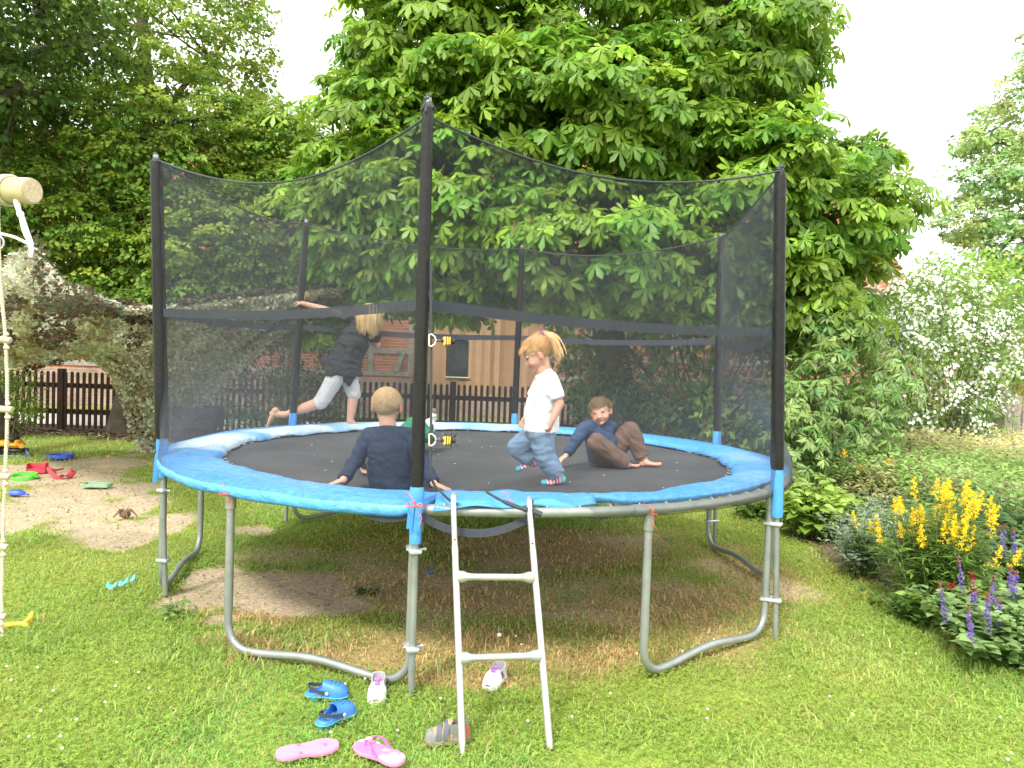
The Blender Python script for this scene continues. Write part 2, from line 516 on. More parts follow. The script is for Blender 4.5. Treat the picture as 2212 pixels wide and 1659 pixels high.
def clover(n):
    x, y, r = scatter(n, 2.0, 11, .82)
    s, b, d, be, li = fields(x, y)
    den = (1-s)*(1-b*.8)*(1-be*.85)*(1-li)*(1-.93*d)*sstep(.32, .56, fbm(x, y, 1.3, 4, 31)+.10*sstep(0, -2.5, x))
    k = (rng.random(len(x)) < den) & (np.hypot(x, y) > 1.2)
    x, y, r = x[k], y[k], r[k]; m = len(x)
    z = gh(x, y)+.018+.022*rng.random(m)
    rad = (.0048+.003*rng.random(m))*(.8+.07*r)
    a0 = rng.random(m)*2*PI; tilt = (rng.random((m, 2))-.5)*.9
    Vs = []; Fs = []
    for j in range(3):
        a = a0+j*2*PI/3
        P = []
        for rr_, da in ((0, 0), (.75, -.55), (1.15, 0), (.75, .55)):
            px = np.cos(a+da)*rad*rr_*1.1; py = np.sin(a+da)*rad*rr_*1.1
            P.append(np.stack([x+px, y+py, z+px*tilt[:, 0]+py*tilt[:, 1]-.2*rr_*rad], 1))
        Vs.append(np.stack(P, 1))
    V = np.stack(Vs, 1).reshape(-1, 3)
    b4 = np.arange(m*3)*4
    Fq = np.stack([b4, b4+1, b4+2, b4+3], 1)
    c = C(.30, .43, .075)[None]*(.7+.6*rng.random((m, 1)))
    return V, Fq, np.repeat(c[:, None], 12, 1).reshape(-1, 3)
V, Fq, cc = clover(240000)
tag(mesh('clover', V, Fq, m_grass, col=cc, smooth=False), 'low clover leaves growing among the lawn grass', 'clover', kind='stuff')
# leaf litter, twigs, sand crumbs
def litter_mesh(n):
    x = rng.random(n)*14-10; y = FEY-1.6+rng.random(n)*1.5
    x2 = rng.random(n//2)*9; y2 = 5.2+rng.random(n//2)*3
    x = np.concatenate([x, x2]); y = np.concatenate([y, y2])
    li = fields(x, y)[4]; k = rng.random(len(x)) < li; x, y = x[k], y[k]; m = len(x)
    z = gh(x, y)+.006+.02*rng.random(m); a = rng.random(m)*2*PI; L = .02+.05*rng.random(m); W_ = L*(.2+.5*rng.random(m))
    dx, dy = np.cos(a), np.sin(a); t1 = (rng.random(m)-.5)*.9; t2 = (rng.random(m)-.5)*.9
    P = []
    for u, v in ((-1, 0), (0, -1), (1, 0), (0, 1)):
        P.append(np.stack([x+dx*L*u-dy*W_*v, y+dy*L*u+dx*W_*v, z+u*L*t1*.5+v*W_*t2+.004], 1))
    c = np.where(rng.random((m, 1)) < .18, C(.45, .36, .25)[None], C(.16, .10, .06)[None])*(.5+.9*rng.random((m, 1)))
    b4 = np.arange(m)*4
    return np.stack(P, 1).reshape(-1, 3), np.stack([b4, b4+1, b4+2, b4+3], 1), np.repeat(c[:, None], 4, 1).reshape(-1, 3)
V, Fq, cc = litter_mesh(16000)
tag(mesh('leaf_litter', V, Fq, vmat('dead_leaf', rough=.85, spec=.1), col=cc, smooth=False), 'dry fallen leaves and wood chips along the fence', 'leaf litter', kind='stuff')
def crumbs(n):
    x, y, r = scatter(n, 3.0, 12, .8)
    s, b, d, be, li = fields(x, y)
    k = rng.random(n) < np.maximum(np.maximum(s, b)*.5, be); x, y, r = x[k], y[k], r[k]; m = len(x)
    z = gh(x, y); q = (.003+.009*rng.random(m)**3)*(.8+.08*r)
    off = np.array([(1, 0, 0), (-.5, .87, 0), (-.5, -.87, 0), (0, 0, 1.1)])
    V = np.stack([x, y, z], 1)[:, None]+off[None]*q[:, None, None]*(.7+.6*rng.random((m, 4, 1)))
    b4 = np.arange(m)*4
    F3 = np.concatenate([np.stack([b4, b4+1, b4+3], 1), np.stack([b4+1, b4+2, b4+3], 1), np.stack([b4+2, b4, b4+3], 1)])
    c = np.where(be[k][:, None] > .5, C(.17, .12, .085)[None], C(.42, .32, .21)[None])*(.4+.75*rng.random((m, 1)))
    return V.reshape(-1, 3), F3, np.repeat(c[:, None], 4, 1).reshape(-1, 3)
V, F3, cc = crumbs(40000)
tag(mesh('soil_crumbs', V, F3, vmat('soil_crumb', rough=.95, spec=.1), col=cc, smooth=False), 'small crumbs of earth and grit on the bare sand and soil', 'soil crumbs', kind='stuff')
# ================================================================ TRAMPOLINE
R_T, R_P, Z_R, Z_TOP = 2.13, 2.185, .845, 2.70
A0, STEP, DL = -1.7106, PI/3, .5021
RT = .024
m_galv = mat('galvanised_steel', (.30, .325, .30), rough=.45, metal=.45, var=.16, vscale=9, bump=.15, bscale=180, col2=(.27, .28, .25), thr=(.5, .75))
m_mat = mat('jumping_fabric', (.055, .056, .060), rough=.75, var=.14, vscale=3, bump=.2, bscale=900, col2=(.085, .083, .082), thr=(.45, .75))
m_foam = mat('black_vinyl', (.012, .012, .011), spec=.3, rough=.48, var=.25, vscale=30, bump=.55, bscale=42)
m_foamb = mat('blue_vinyl', (.070, .30, .70), rough=.45, var=.12, vscale=12, bump=.25, bscale=60)
m_strap = mat('black_webbing', (.032, .037, .047), rough=.8, var=.15, vscale=40, bump=.3, bscale=400)
m_cord = mat('orange_cord', (.75, .10, .06), rough=.6, var=.1)
m_hem = mat('net_hem', (.045, .050, .060), rough=.75, var=.2, vscale=60)
m_clamp = mat('clamp_steel', (.62, .66, .68), rough=.35, metal=.6, var=.12, vscale=30)

tramp = empty('trampoline', (0, 0, 0), 'large round trampoline with blue edge pad and black safety net on steel legs', 'trampoline')

# poles: foot and head read off the photograph, plan radius of the real frame
BOT = [(888, 1490), (1675, 1380), (1543, 1194), (1102, 1130), (617, 1130), (357, 1278)]
TOP = [(925, 210), (1686, 358), (1558, 506), (1128, 531), (662, 475), (337, 334)]
POLE = []
for k in range(6):
    a = A0+k*STEP; yy = R_P*math.sin(a); xx = R_P*math.cos(a)
    d = ray(*BOT[k]); t = (yy-CAM[1])/d[1]; fx_ = CAM[0]+d[0]*t
    foot = np.array([fx_, yy, .0])
    tp = at(*TOP[k], yy)
    POLE.append((foot, tp))
def pole_at(k, z):
    f, t = POLE[k % 6]; s_ = z/t[2]
    return f+(t-f)*s_
ANG = []
for k in range(6):
    p = pole_at(k, Z_R); ANG.append(math.atan2(p[1], p[0]))
def pol(r, a, z): return np.array([r*math.cos(a), r*math.sin(a), z])

# frame rail
rb = MB(); rb.tube([pol(R_T, 2*PI*i/96, Z_R) for i in range(96)], RT, 14, closed=True)
rb.build('frame_rail', m_galv, tramp)
for k in range(6):                                 # sleeve joints at the leg sockets
    for aa in (ANG[k], ANG[k]-DL):
        sj = MB(); sj.tube([pol(R_T, aa-.045, Z_R), pol(R_T, aa, Z_R), pol(R_T, aa+.045, Z_R)], RT+.003, 14)
        sj.tube([pol(R_T, aa, Z_R-.10), pol(R_T, aa, Z_R)], RT+.003, 14)
        sj.build('leg_socket', m_galv, tramp)
# U shaped legs: one end at each pole, other end clockwise from it
for k in range(6):
    a1 = ANG[k]; a2 = ANG[k]-DL
    e1 = pole_at(k, .35); r1 = R_T-.0
    p1 = pol(r1, a1, 0); p2 = pol(r1, a2, 0)
    if k == 0: p1 = p1+np.array([-.02, .0, 0])
    br = .13
    dd = p2-p1; L = np.linalg.norm(dd); dd = dd/L
    pts = [p1+(0, 0, Z_R-.09), p1+(0, 0, .5), p1+(0, 0, br+.05)]
    for q in range(1, 7):
        t = q/6*PI/2
        pts.append(p1+dd*br*(1-math.cos(t))+np.array([0, 0, br+.03-br*math.sin(t)]))
    for q in range(1, 12):
        t = q/12; pts.append(p1+dd*lerp(br, L-br, t)+np.array([0, 0, .030+.030*math.sin(t*PI)**2]))
    for q in range(0, 7):
        t = (1-q/6)*PI/2
        pts.append(p2-dd*br*(1-math.cos(t))+np.array([0, 0, br+.03-br*math.sin(t)]))
    pts += [p2+(0, 0, .5), p2+(0, 0, Z_R-.09)]
    lb = MB(); lb.tube(pts, .0200, 14)
    lg = lb.build('leg', m_galv, tramp)
    for p in (p1, p2):                              # swaged joints a third of the way up
        cb = MB(); cb.tube([p+(0, 0, .36), p+(0, 0, .60)], .0212, 14); cb.tube([p+(0, 0, .24), p+(0, 0, .36)], .0220, 14)
        cb.build('leg_joint', m_galv, lg)

# poles with black padding, blue foot padding, cap and two clamps each
Z_FOAM = [.955, .975, .99, .99, .99, .985]
for k in range(6):
    f, t = POLE[k]
    pb = MB(); pb.tube([f+(0, 0, .0), pole_at(k, 1.2), t], .0160, 14)
    po = pb.build('net_pole', m_galv, tramp)
    zf = Z_FOAM[k]; r = (.0305, .038, .033, .033, .033, .042)[k]
    sb = MB(); n = 46; rings = []; rr_ = random.Random(k)
    for i in range(n+1):
        s_ = i/n; z = lerp(zf, t[2]-.045, s_); c = pole_at(k, z); rg = []
        for j in range(20):
            an = 2*PI*j/20
            q = r*(1-.14*s_)+.0014*math.sin(an*5+k)+.0013*math.sin(z*60+an*3)*(1 if k else .6)+.0012*(rr_.random()-.5)
            if i in (0, n): q *= .93
            rg.append(c+np.array([math.cos(an)*q, math.sin(an)*q, 0]))
        rings.append(rg)
    sb.loft(rings); sl_ = sb.build('foam_sleeve', m_foam, po)
    tb = MB()                                       # gathered fabric knot round the tip
    for i in range(5):
        aa = i*1.3+k; c = t+np.array([0, 0, -.045+.012*i])
        tb.ell(c+np.array([math.cos(aa)*.006, math.sin(aa)*.006, 0]), (.026-.003*i, .024-.003*i, .012), nu=12, nv=7)
    for i in range(7):
        aa = i*.9+k
        tb.cone(t+(0, 0, -.01), t+np.array([math.cos(aa)*.035, math.sin(aa)*.035, -.055-.01*(i % 3)]), .010, .003, 6)
    tb.build('gathered_cap', mat('worn_black_cloth', (.045, .047, .045), rough=.7, var=.4, vscale=60), po)
    bb = MB(); z0 = {0: .70, 1: .70}.get(k, .74); rings = []
    for i in range(11):
        z = lerp(z0, zf+.004, i/10); c = pole_at(k, z)
        q = .0345 if i not in (0, 10) else .031
        if k == 0 and z < .85: q *= .8
        rings.append([c+np.array([math.cos(2*PI*j/16)*(q+.0015*math.sin(z*90)), math.sin(2*PI*j/16)*q, 0]) for j in range(16)])
    bb.loft(rings); bb.build('blue_foot_pad', m_foamb, po)
    for z in (.66, .22) if k else (.665, .215):
        c = pole_at(k, z); a = ANG[k]; ci = pol(R_T, a, z)
        if k == 0: ci = ci+np.array([-.02, 0, 0])
        kb = MB(); rot = Matrix.Rotation(math.atan2(c[1]-ci[1], c[0]-ci[0]), 3, 'Z')
        L = np.linalg.norm((c-ci)[:2])+.062
        mid = (c+ci)/2
        kb.box(mid+np.array([0, 0, 0]), (L, .058, .022), rot, .006)
        e = Vector((c-ci)); e.z = 0; e.normalize(); sd_ = Vector((-e.y, e.x, 0))
        b0 = Vector(mid)-sd_*.035; b1 = Vector(mid)+sd_*.05
        kb.tube([b0, b1], .005, 8); kb.ell(b1, .009, nu=8, nv=6)
        kb.build('clamp', m_clamp, po)

# jumping mat
mb = MB(); nr, na = 26, 96; R_M = 1.90; V = []; Fc = []
rg = []
for i in range(nr+1):
    r = R_M*i/nr
    sag = -.035*(1-(r/R_M)**2)
    rg.append([pol(max(r, .001), 2*PI*j/na, .838+sag) for j in range(na)])
mb.loft(rg, cap=False); mb.build('jumping_mat', m_mat, tramp)
# lint and scuffs on the mat: tiny white fluff
fl = MB()
for i in range(38):
    r = R_M*math.sqrt(random.random())*.95; a = random.random()*2*PI; p = pol(r, a, .806+.035*(r/R_M)**2)
    fl.ell(p, (.004+.005*random.random(), .004+.004*random.random(), .002), nu=6, nv=4)
tag(fl.build('lint', mat('white_lint', (.75, .74, .70), rough=.9), tramp), kind='stuff')

# springs: 84 of them, hooked between rail and mat
def spring_mesh():
    s_ = MB(); L = .30; pts = []
    for i in range(0, 90): t = i/89; pts.append((R_T-.045-t*(L-.02), .0085*math.cos(t*2*PI*22), .842+.0085*math.sin(t*2*PI*22)))
    s_.tube(pts, .0024, 5)
    s_.tube([(R_T-.045, 0, .842), (R_T-.03, 0, .858), (R_T-.008, 0, .876), (R_T+.004, 0, .868)], .0028, 6)
    s_.tube([(R_T-.325, 0, .842), (R_T-.345, 0, .842), (R_T-.37, 0, .846)], .0028, 6)
    return s_
s0 = spring_mesh().build('spring', m_clamp, tramp)
for i in range(1, 84):
    c = s0.copy(); SC.collection.objects.link(c); c.parent = tramp; c.rotation_euler = (0, 0, 2*PI*i/84)

# blue edge pad; its outer edge hangs over the rail on the left, lies inside it on the right, and is rucked up beside the ladder
def angdiff(a, b): return (a-b+PI) % (2*PI)-PI
FP = ANG[0]
def padprofile(a):
    """outer radius, z of the outer lip, ruck 0..1 for plan angle a"""
    d = angdiff(a, FP)                              # > 0 to the right of the front pole
    left = float(sstep(.03, -.05, d))*float(sstep(-1.75, -1.25, d))
    right = float(sstep(.40, .50, d))*float(sstep(1.35, 1.1, d))
    ent = float(sstep(.0, .05, d))*float(sstep(.50, .40, d))
    ro = 2.145+.016*left-.075*right-.10*ent
    zo = .868-.030*left+.012*right+.030*ent
    return ro, zo, ent, left
na = 300; cols = 13; rings = [[] for _ in range(cols+4)]
for j in range(na):
    a = 2*PI*j/na+1e-4
    ro, zo, ent, left = padprofile(a)
    fr_ = max(0.0, math.cos(angdiff(a, -PI/2)))**1.5
    ri = 1.775+.085*fr_+.014*math.sin(a*9)+.012*math.sin(a*23+1)+.012*mnoise.noise(Vector((a*14, 0, 0)))
    for i in range(cols):
        t = i/(cols-1); r = lerp(ri, ro-.02, t)
        z = .866+(.020-.008*fr_)*math.sin(PI*min(1, t*1.02))**.6
        n1 = mnoise.noise(Vector((r*5, a*9, .3))); n2 = mnoise.noise(Vector((r*14, a*26, 4)))
        z += .010*n1+.005*n2
        z += .012*ent*math.sin(t*PI)+.010*max(0, math.sin(a*6+.6))*t
        if i == 0: z -= .022
        rings[i].append(pol(r, a, z))
    n3 = mnoise.noise(Vector((a*7, 2, 9)))*.010
    rings[cols].append(pol(ro+.002, a, zo+.012+n3*.3))
    rings[cols+1].append(pol(ro+.004+n3*.5, a, zo-.010+n3))
    rings[cols+2].append(pol(ro-.008+n3*.5, a, zo-.020*max(.3, left)+n3))
    rings[cols+3].append(pol(ro-.03, a, zo-.004-.016*left+n3))
V = [p for r_ in rings for p in r_]; Fc = []
for i in range(len(rings)-1):
    for j in range(na):
        j2 = (j+1) % na
        Fc.append((i*na+j, i*na+j2, (i+1)*na+j2, (i+1)*na+j))
m_pad, t_, b_ = nodes('blue_pad_vinyl')
geo = N(t_, 'ShaderNodeTexCoord')
nA = N(t_, 'ShaderNodeTexNoise', i_Scale=1.5, i_Detail=7.0, i_Roughness=.62, i_Distortion=.4)
t_.links.new(geo.outputs['Object'], nA.inputs['Vector'])
rA = N(t_, 'ShaderNodeMapRange'); rA.inputs['From Min'].default_value = .42; rA.inputs['From Max'].default_value = .66
t_.links.new(nA.outputs['Fac'], rA.inputs['Value'])
wr = N(t_, 'ShaderNodeAttribute', attribute_name='Col')            # worn, bleached stretches
mu = N(t_, 'ShaderNodeMath', operation='MULTIPLY_ADD'); mu.use_clamp = True
t_.links.new(wr.outputs['Fac'], mu.inputs[0]); mu.inputs[1].default_value = 1.35; mu.inputs[2].default_value = -.48
ad = N(t_, 'ShaderNodeMath', operation='ADD'); ad.use_clamp = True
mm2 = N(t_, 'ShaderNodeMath', operation='MULTIPLY'); t_.links.new(rA.outputs['Result'], mm2.inputs[0]); t_.links.new(wr.outputs['Fac'], mm2.inputs[1])
t_.links.new(mu.outputs[0], ad.inputs[0]); t_.links.new(mm2.outputs[0], ad.inputs[1])
mC = N(t_, 'ShaderNodeMix', data_type='RGBA'); mC.inputs['A'].default_value = (.085, .34, .72, 1); mC.inputs['B'].default_value = (.60, .72, .80, 1)
t_.links.new(ad.outputs[0], mC.inputs['Factor'])
nB = N(t_, 'ShaderNodeTexNoise', i_Scale=26.0, i_Detail=5.0); t_.links.new(geo.outputs['Object'], nB.inputs['Vector'])
rB = N(t_, 'ShaderNodeMapRange'); rB.inputs['From Min'].default_value = .3; rB.inputs['From Max'].default_value = .7; rB.inputs['To Min'].default_value = .82; rB.inputs['To Max'].default_value = 1.15
t_.links.new(nB.outputs['Fac'], rB.inputs['Value'])
sC = N(t_, 'ShaderNodeVectorMath', operation='SCALE'); t_.links.new(mC.outputs['Result'], sC.inputs[0]); t_.links.new(rB.outputs['Result'], sC.inputs['Scale'])
t_.links.new(sC.outputs['Vector'], b_.inputs['Base Color']); b_.inputs['Roughness'].default_value = .45
bp = N(t_, 'ShaderNodeBump'); bp.inputs['Strength'].default_value = .8; bp.inputs['Distance'].default_value = .02
nD = N(t_, 'ShaderNodeTexNoise', i_Scale=9.0, i_Detail=3.0, i_Distortion=1.2); t_.links.new(geo.outputs['Object'], nD.inputs['Vector'])
t_.links.new(nD.outputs['Fac'], bp.inputs['Height']); t_.links.new(bp.outputs['Normal'], b_.inputs['Normal'])
def wear(p):
    a = math.atan2(p[1], p[0]); r = math.hypot(p[0], p[1])
    best = 0
    for c, wd_, amp in ((math.radians(182), .38, 1.15), (math.radians(150), .32, 1.0), (math.radians(115), .5, 1.05), (math.radians(-5), .26, .55), (math.radians(-30), .5, .30), (math.radians(85), .35, .55), (math.radians(240), .3, .3), (math.radians(52), .06, .9), (math.radians(-92), .05, .7), (math.radians(212), .25, .35), (math.radians(-115), .12, .35)):
        d = abs(angdiff(a, c))/wd_
        best = max(best, amp*max(0, 1-d*d))
    return best*float(sstep(2.19, 2.05, r))*(.55+.45*math.sin((r-1.7)*7))
wc = [(wear(p),)*3 for p in V]
po = mesh('edge_pad', V, Fc, m_pad, tramp, col=np.array(wc))
sm = po.modifiers.new('thick', 'SOLIDIFY'); sm.thickness = .010; sm.offset = -1
m_seam = mat('seam_thread', (.04, .13, .32), rough=.7)
for kk in range(12):                                # sewn joins between the pad segments
    jj = int(na*(ANG[0]/(2*PI) % 1)+na*kk/12+9) % na
    b = MB(); b.tube([rings[i][jj]+np.array([0, 0, .0015]) for i in range(1, cols+3)], .0022, 6); b.build('seam', m_seam, po)

# ruck of loose pad beside the ladder (folded tongue from the front pole towards the ladder)
fb = MB(); f0 = FP+.035; f1 = FP+.40; gr = []
for i in range(26):
    t = i/25; a = lerp(f0, f1, t); row = []
    for j in range(9):
        s_ = j/8
        r = 2.04+.145*s_*(1-.62*t)
        z = .905-.045*s_+.018*math.sin(s_*PI*2+t*5)*(1-s_*.5)+.008*math.sin(t*17+s_*4)+.016*t
        row.append(pol(r, a, z))
    gr.append(row)
fb.sheet(gr); fo = fb.build('pad_fold', m_foamb, tramp)
sm = fo.modifiers.new('thick', 'SOLIDIFY'); sm.thickness = .006; sm.offset = 0
# springs hidden, strap hanging between pole and ladder
def hang(a, b, sag, n=16, tilt=0):
    a = np.array(a); b = np.array(b)
    return [a+(b-a)*i/n-np.array([0, 0, sag*4*(i/n)*(1-i/n)]) for i in range(n+1)]
sb = MB()
yS = -2.14
sb.ribbon(hang(at(905, 1112, yS-.03), at(1155, 1112, yS), .085, 20), (0, .012, .036), .002)
sb.ribbon(hang(at(1148, 1080, yS), at(1146, 1145, yS+.01), 0, 4), (.020, .004, 0), .002)
sb.tube([at(1147, 1100, yS-.01), at(1138, 1124, yS-.02), at(1142, 1148, yS)], [.009, .012, .006], 8)
sb.build('hanging_strap', m_strap, tramp)
sb2 = MB(); sb2.ribbon(hang(pol(2.15, ANG[0]-.12, .815), pol(2.15, ANG[0]-.02, .815), .02, 12), (0, 0, .03), .002)
sb2.build('hanging_strap', m_strap, tramp)

# ---- safety net
def hemz(a):
    """height of the top hem at plan angle a, and the fraction 0..1 along its span"""
    for k in range(6):
        a1 = ANG[k]; a2 = ANG[(k+1) % 6]; w_ = (a2-a1) % (2*PI); d = (a-a1) % (2*PI)
        if d <= w_+1e-9: return k, d/w_
    return 0, 0
HZ = [t[1][2] for t in POLE]
HD = [.085, .03, .03, .03, .03, .035]                # drop of the hem below each pole tip
SAG = [.15, .11, .12, .10, .12, .20]
def netpoint(a, v):
    """v: 0 hem .. 1 lower edge"""
    k, t = hemz(a); k2 = (k+1) % 6
    d = angdiff(a, FP)
    ent = float(sstep(.0, .01, d))*float(sstep(.42, .33, d)) if d > -.001 else 0.0
    zt = lerp(HZ[k]-HD[k], HZ[k2]-HD[k2], t)-SAG[k]*4*t*(1-t)
    zb = lerp(.824, .893, ent)
    z = lerp(zt, zb, v)
    c1 = pole_at(k, z); c2 = pole_at(k2, z)
    ch = c1[:2]+(c2[:2]-c1[:2])*t
    ch = ch*(1-.035*4*t*(1-t)*(1-v))
    rc = np.hypot(*ch); an = math.atan2(ch[1], ch[0])
    r2 = 2.163 if ent < .01 else lerp(2.163, 2.10, ent)
    s_ = float(sstep(1.55, .88, z))
    u = np.array([math.cos(an), math.sin(an)])
    rr_ = lerp(rc, max(rc, r2), s_)
    p = np.array([u[0]*rr_, u[1]*rr_, z])
    # folds fanning from the pole tips, wrinkles next to the padding
    for kk, tt in ((k, t), (k2, 1-t)):
        dist = tt*2.2
        w_ = math.exp(-dist*1.4)*math.exp(-v*1.6)
        an_ = math.atan2(max(v*1.8, .0), dist+.02)
        p[:2] += u*.012*w_*math.sin(an_*26+kk*2)
        p[:2] += u*.008*math.exp(-dist*9)*math.sin(z*19+kk)
    p[:2] += u*.010*mnoise.noise(Vector((a*3, z*2.2, 1.7)))
    return p
NA, NV = 360, 44
angs = []
for k in range(6):
    a1 = ANG[k]; w_ = (ANG[(k+1) % 6]-a1) % (2*PI)
    for i in range(NA//6): angs.append(a1+w_*i/(NA//6))
V = []; UV = []
for i, a in enumerate(angs+[angs[0]+2*PI]):
    for j in range(NV+1):
        v = j/NV; p = netpoint(a, v); V.append(p); UV.append((i/NA*13.2, p[2]))
    # tuck under the rail
    p = V[-1]; d = angdiff(a, FP); ent = (0 < d < .40)
    rr_ = np.hypot(p[0], p[1]); u = p[:2]/rr_
    for dr, dz in ((-.018, -.010), (-.040, -.010), (-.055, .0)):
        if ent: q = np.array([u[0]*rr_, u[1]*rr_, p[2]-.0005*abs(dz)])
        else: q = np.array([u[0]*(rr_+dr), u[1]*(rr_+dr), p[2]+dz])
        V.append(q); UV.append((i/NA*13.2, q[2]-.05+dr))
NR = NV+4; Fc = []
for i in range(NA):
    for j in range(NR-1):
        Fc.append((i*NR+j, (i+1)*NR+j, (i+1)*NR+j+1, i*NR+j+1))
m_net, t_, b_ = nodes('net_mesh')
uvn = N(t_, 'ShaderNodeUVMap', uv_map='UVMap')
sp = N(t_, 'ShaderNodeSeparateXYZ'); t_.links.new(uvn.outputs['UV'], sp.inputs[0])
def mth(op, a, b=None, clamp=False):
    n = N(t_, 'ShaderNodeMath', operation=op); n.use_clamp = clamp
    for i, q in enumerate((a, b)):
        if q is None: continue
        if isinstance(q, (int, float)): n.inputs[i].default_value = q
        else: t_.links.new(q, n.inputs[i])
    return n.outputs[0]
k1 = 2*PI/.0125
ua = mth('MULTIPLY', sp.outputs['X'], k1*.5); va = mth('MULTIPLY', sp.outputs['Y'], k1*.62)
s1 = mth('SINE', mth('ADD', ua, va)); s2 = mth('SINE', mth('SUBTRACT', ua, va))
hole = mth('MULTIPLY', mth('ABSOLUTE', s1), mth('ABSOLUTE', s2))       # near 0 along the threads, 1 mid hole
geo = N(t_, 'ShaderNodeNewGeometry')
dt = N(t_, 'ShaderNodeVectorMath', operation='DOT_PRODUCT')
t_.links.new(geo.outputs['Normal'], dt.inputs[0]); t_.links.new(geo.outputs['Incoming'], dt.inputs[1])
cosv = mth('MAXIMUM', mth('ABSOLUTE', dt.outputs['Value']), .12)
thr = mth('DIVIDE', .075, mth('POWER', cosv, 1.0))                  # threads have thickness: the slanting mesh closes up
cov = mth('LESS_THAN', hole, thr)
nN = N(t_, 'ShaderNodeTexNoise', i_Scale=5.0, i_Detail=5.0); tcx = N(t_, 'ShaderNodeTexCoord'); t_.links.new(tcx.outputs['Object'], nN.inputs['Vector'])
rN = N(t_, 'ShaderNodeMapRange'); rN.inputs['To Min'].default_value = .8; rN.inputs['To Max'].default_value = 1.2
t_.links.new(nN.outputs['Fac'], rN.inputs['Value'])
sN = N(t_, 'ShaderNodeVectorMath', operation='SCALE'); sN.inputs[0].default_value = (.085, .092, .105); t_.links.new(rN.outputs['Result'], sN.inputs['Scale'])
t_.links.new(sN.outputs['Vector'], b_.inputs['Base Color'])
b_.inputs['Roughness'].default_value = .55; b_.inputs['Specular IOR Level'].default_value = .5
trl = N(t_, 'ShaderNodeBsdfTranslucent'); trl.inputs['Color'].default_value = (.10, .108, .12, 1)
mxa = N(t_, 'ShaderNodeMixShader'); mxa.inputs['Fac'].default_value = .35
t_.links.new(b_.outputs['BSDF'], mxa.inputs[1]); t_.links.new(trl.outputs['BSDF'], mxa.inputs[2])
tr = N(t_, 'ShaderNodeBsdfTransparent'); mx2 = N(t_, 'ShaderNodeMixShader')
t_.links.new(cov, mx2.inputs['Fac']); t_.links.new(tr.outputs['BSDF'], mx2.inputs[1]); t_.links.new(mxa.outputs['Shader'], mx2.inputs[2])
t_.links.new(mx2.outputs['Shader'], t_.nodes['Material Output'].inputs['Surface'])
net = mesh('safety_net', V, Fc, m_net, tramp, uv=UV)
# hem cord along the top, lower cord at the entrance, edge cords beside the front pole
hb = MB()
for k in range(6):
    a1 = ANG[k]; w_ = (ANG[(k+1) % 6]-a1) % (2*PI)
    hb.tube([netpoint(a1+w_*i/24*.9999, 0)+(0, 0, .003) for i in range(25)], .0058, 8)
hb.build('net_hem', m_hem, net)
hb = MB()
e0 = [at(931, y, POLE[0][1][1]-.02) for y in (560, 640, 730, 840, 940, 1020)]+[at(x, y, POLE[0][0][1]+.0) for x, y in ((938, 1046), (956, 1066), (975, 1084), (990, 1090))]
hb.tube(smooth_path(e0, 4), .006, 8)
hb.tube(smooth_path([at(x, y, -2.20) for x, y in ((1050, 1062), (1085, 1082), (1120, 1096), (1150, 1104), (1170, 1112))], 4), [.006]*5+[.010]*5+[.014]*7, 8)
hb.build('net_edge', m_hem, net)
# webbing belt half way up
m_belt, t_, b_ = nodes('loose_webbing')
b_.inputs['Base Color'].default_value = (.050, .058, .075, 1); b_.inputs['Roughness'].default_value = .75
tcx = N(t_, 'ShaderNodeTexCoord'); sp = N(t_, 'ShaderNodeSeparateXYZ'); t_.links.new(tcx.outputs['Object'], sp.inputs[0])
wv = mth('MULTIPLY', mth('SINE', mth('MULTIPLY', sp.outputs['Z'], 2200.0)), mth('SINE', mth('MULTIPLY', mth('ADD', sp.outputs['X'], sp.outputs['Y']), 1500.0)))
tr = N(t_, 'ShaderNodeBsdfTransparent'); mx2 = N(t_, 'ShaderNodeMixShader'); t_.links.new(mth('LESS_THAN', wv, .08), mx2.inputs['Fac'])
t_.links.new(tr.outputs['BSDF'], mx2.inputs[1]); t_.links.new(b_.outputs['BSDF'], mx2.inputs[2]); t_.links.new(mx2.outputs['Shader'], t_.nodes['Material Output'].inputs['Surface'])
for k in range(6):
    a1 = ANG[k]; w_ = (ANG[(k+1) % 6]-a1) % (2*PI); pts = []
    zz = [1.785, 1.755, 1.76, 1.77, 1.775, 1.765]
    for i in range(25):
        t = i/24; a = a1+w_*t*.9999; zt = lerp(zz[k], zz[(k+1) % 6], t)-.03*math.sin(PI*t)
        if k == 1: zt -= .05*math.sin(PI*t)**.7*(1-t)*2
        kk, tt = hemz(a); k2 = (kk+1) % 6
        p1 = netpoint(a, (HZ[kk]-.2-zt)/(HZ[kk]-1.0)); p1[2] = zt
        u = p1[:2]/np.hypot(*p1[:2]); p1[:2] -= u*.006; pts.append(p1)
    sb = MB(); sb.ribbon(pts, (0, 0, .050), .002); sb.build('net_belt', m_belt, net)

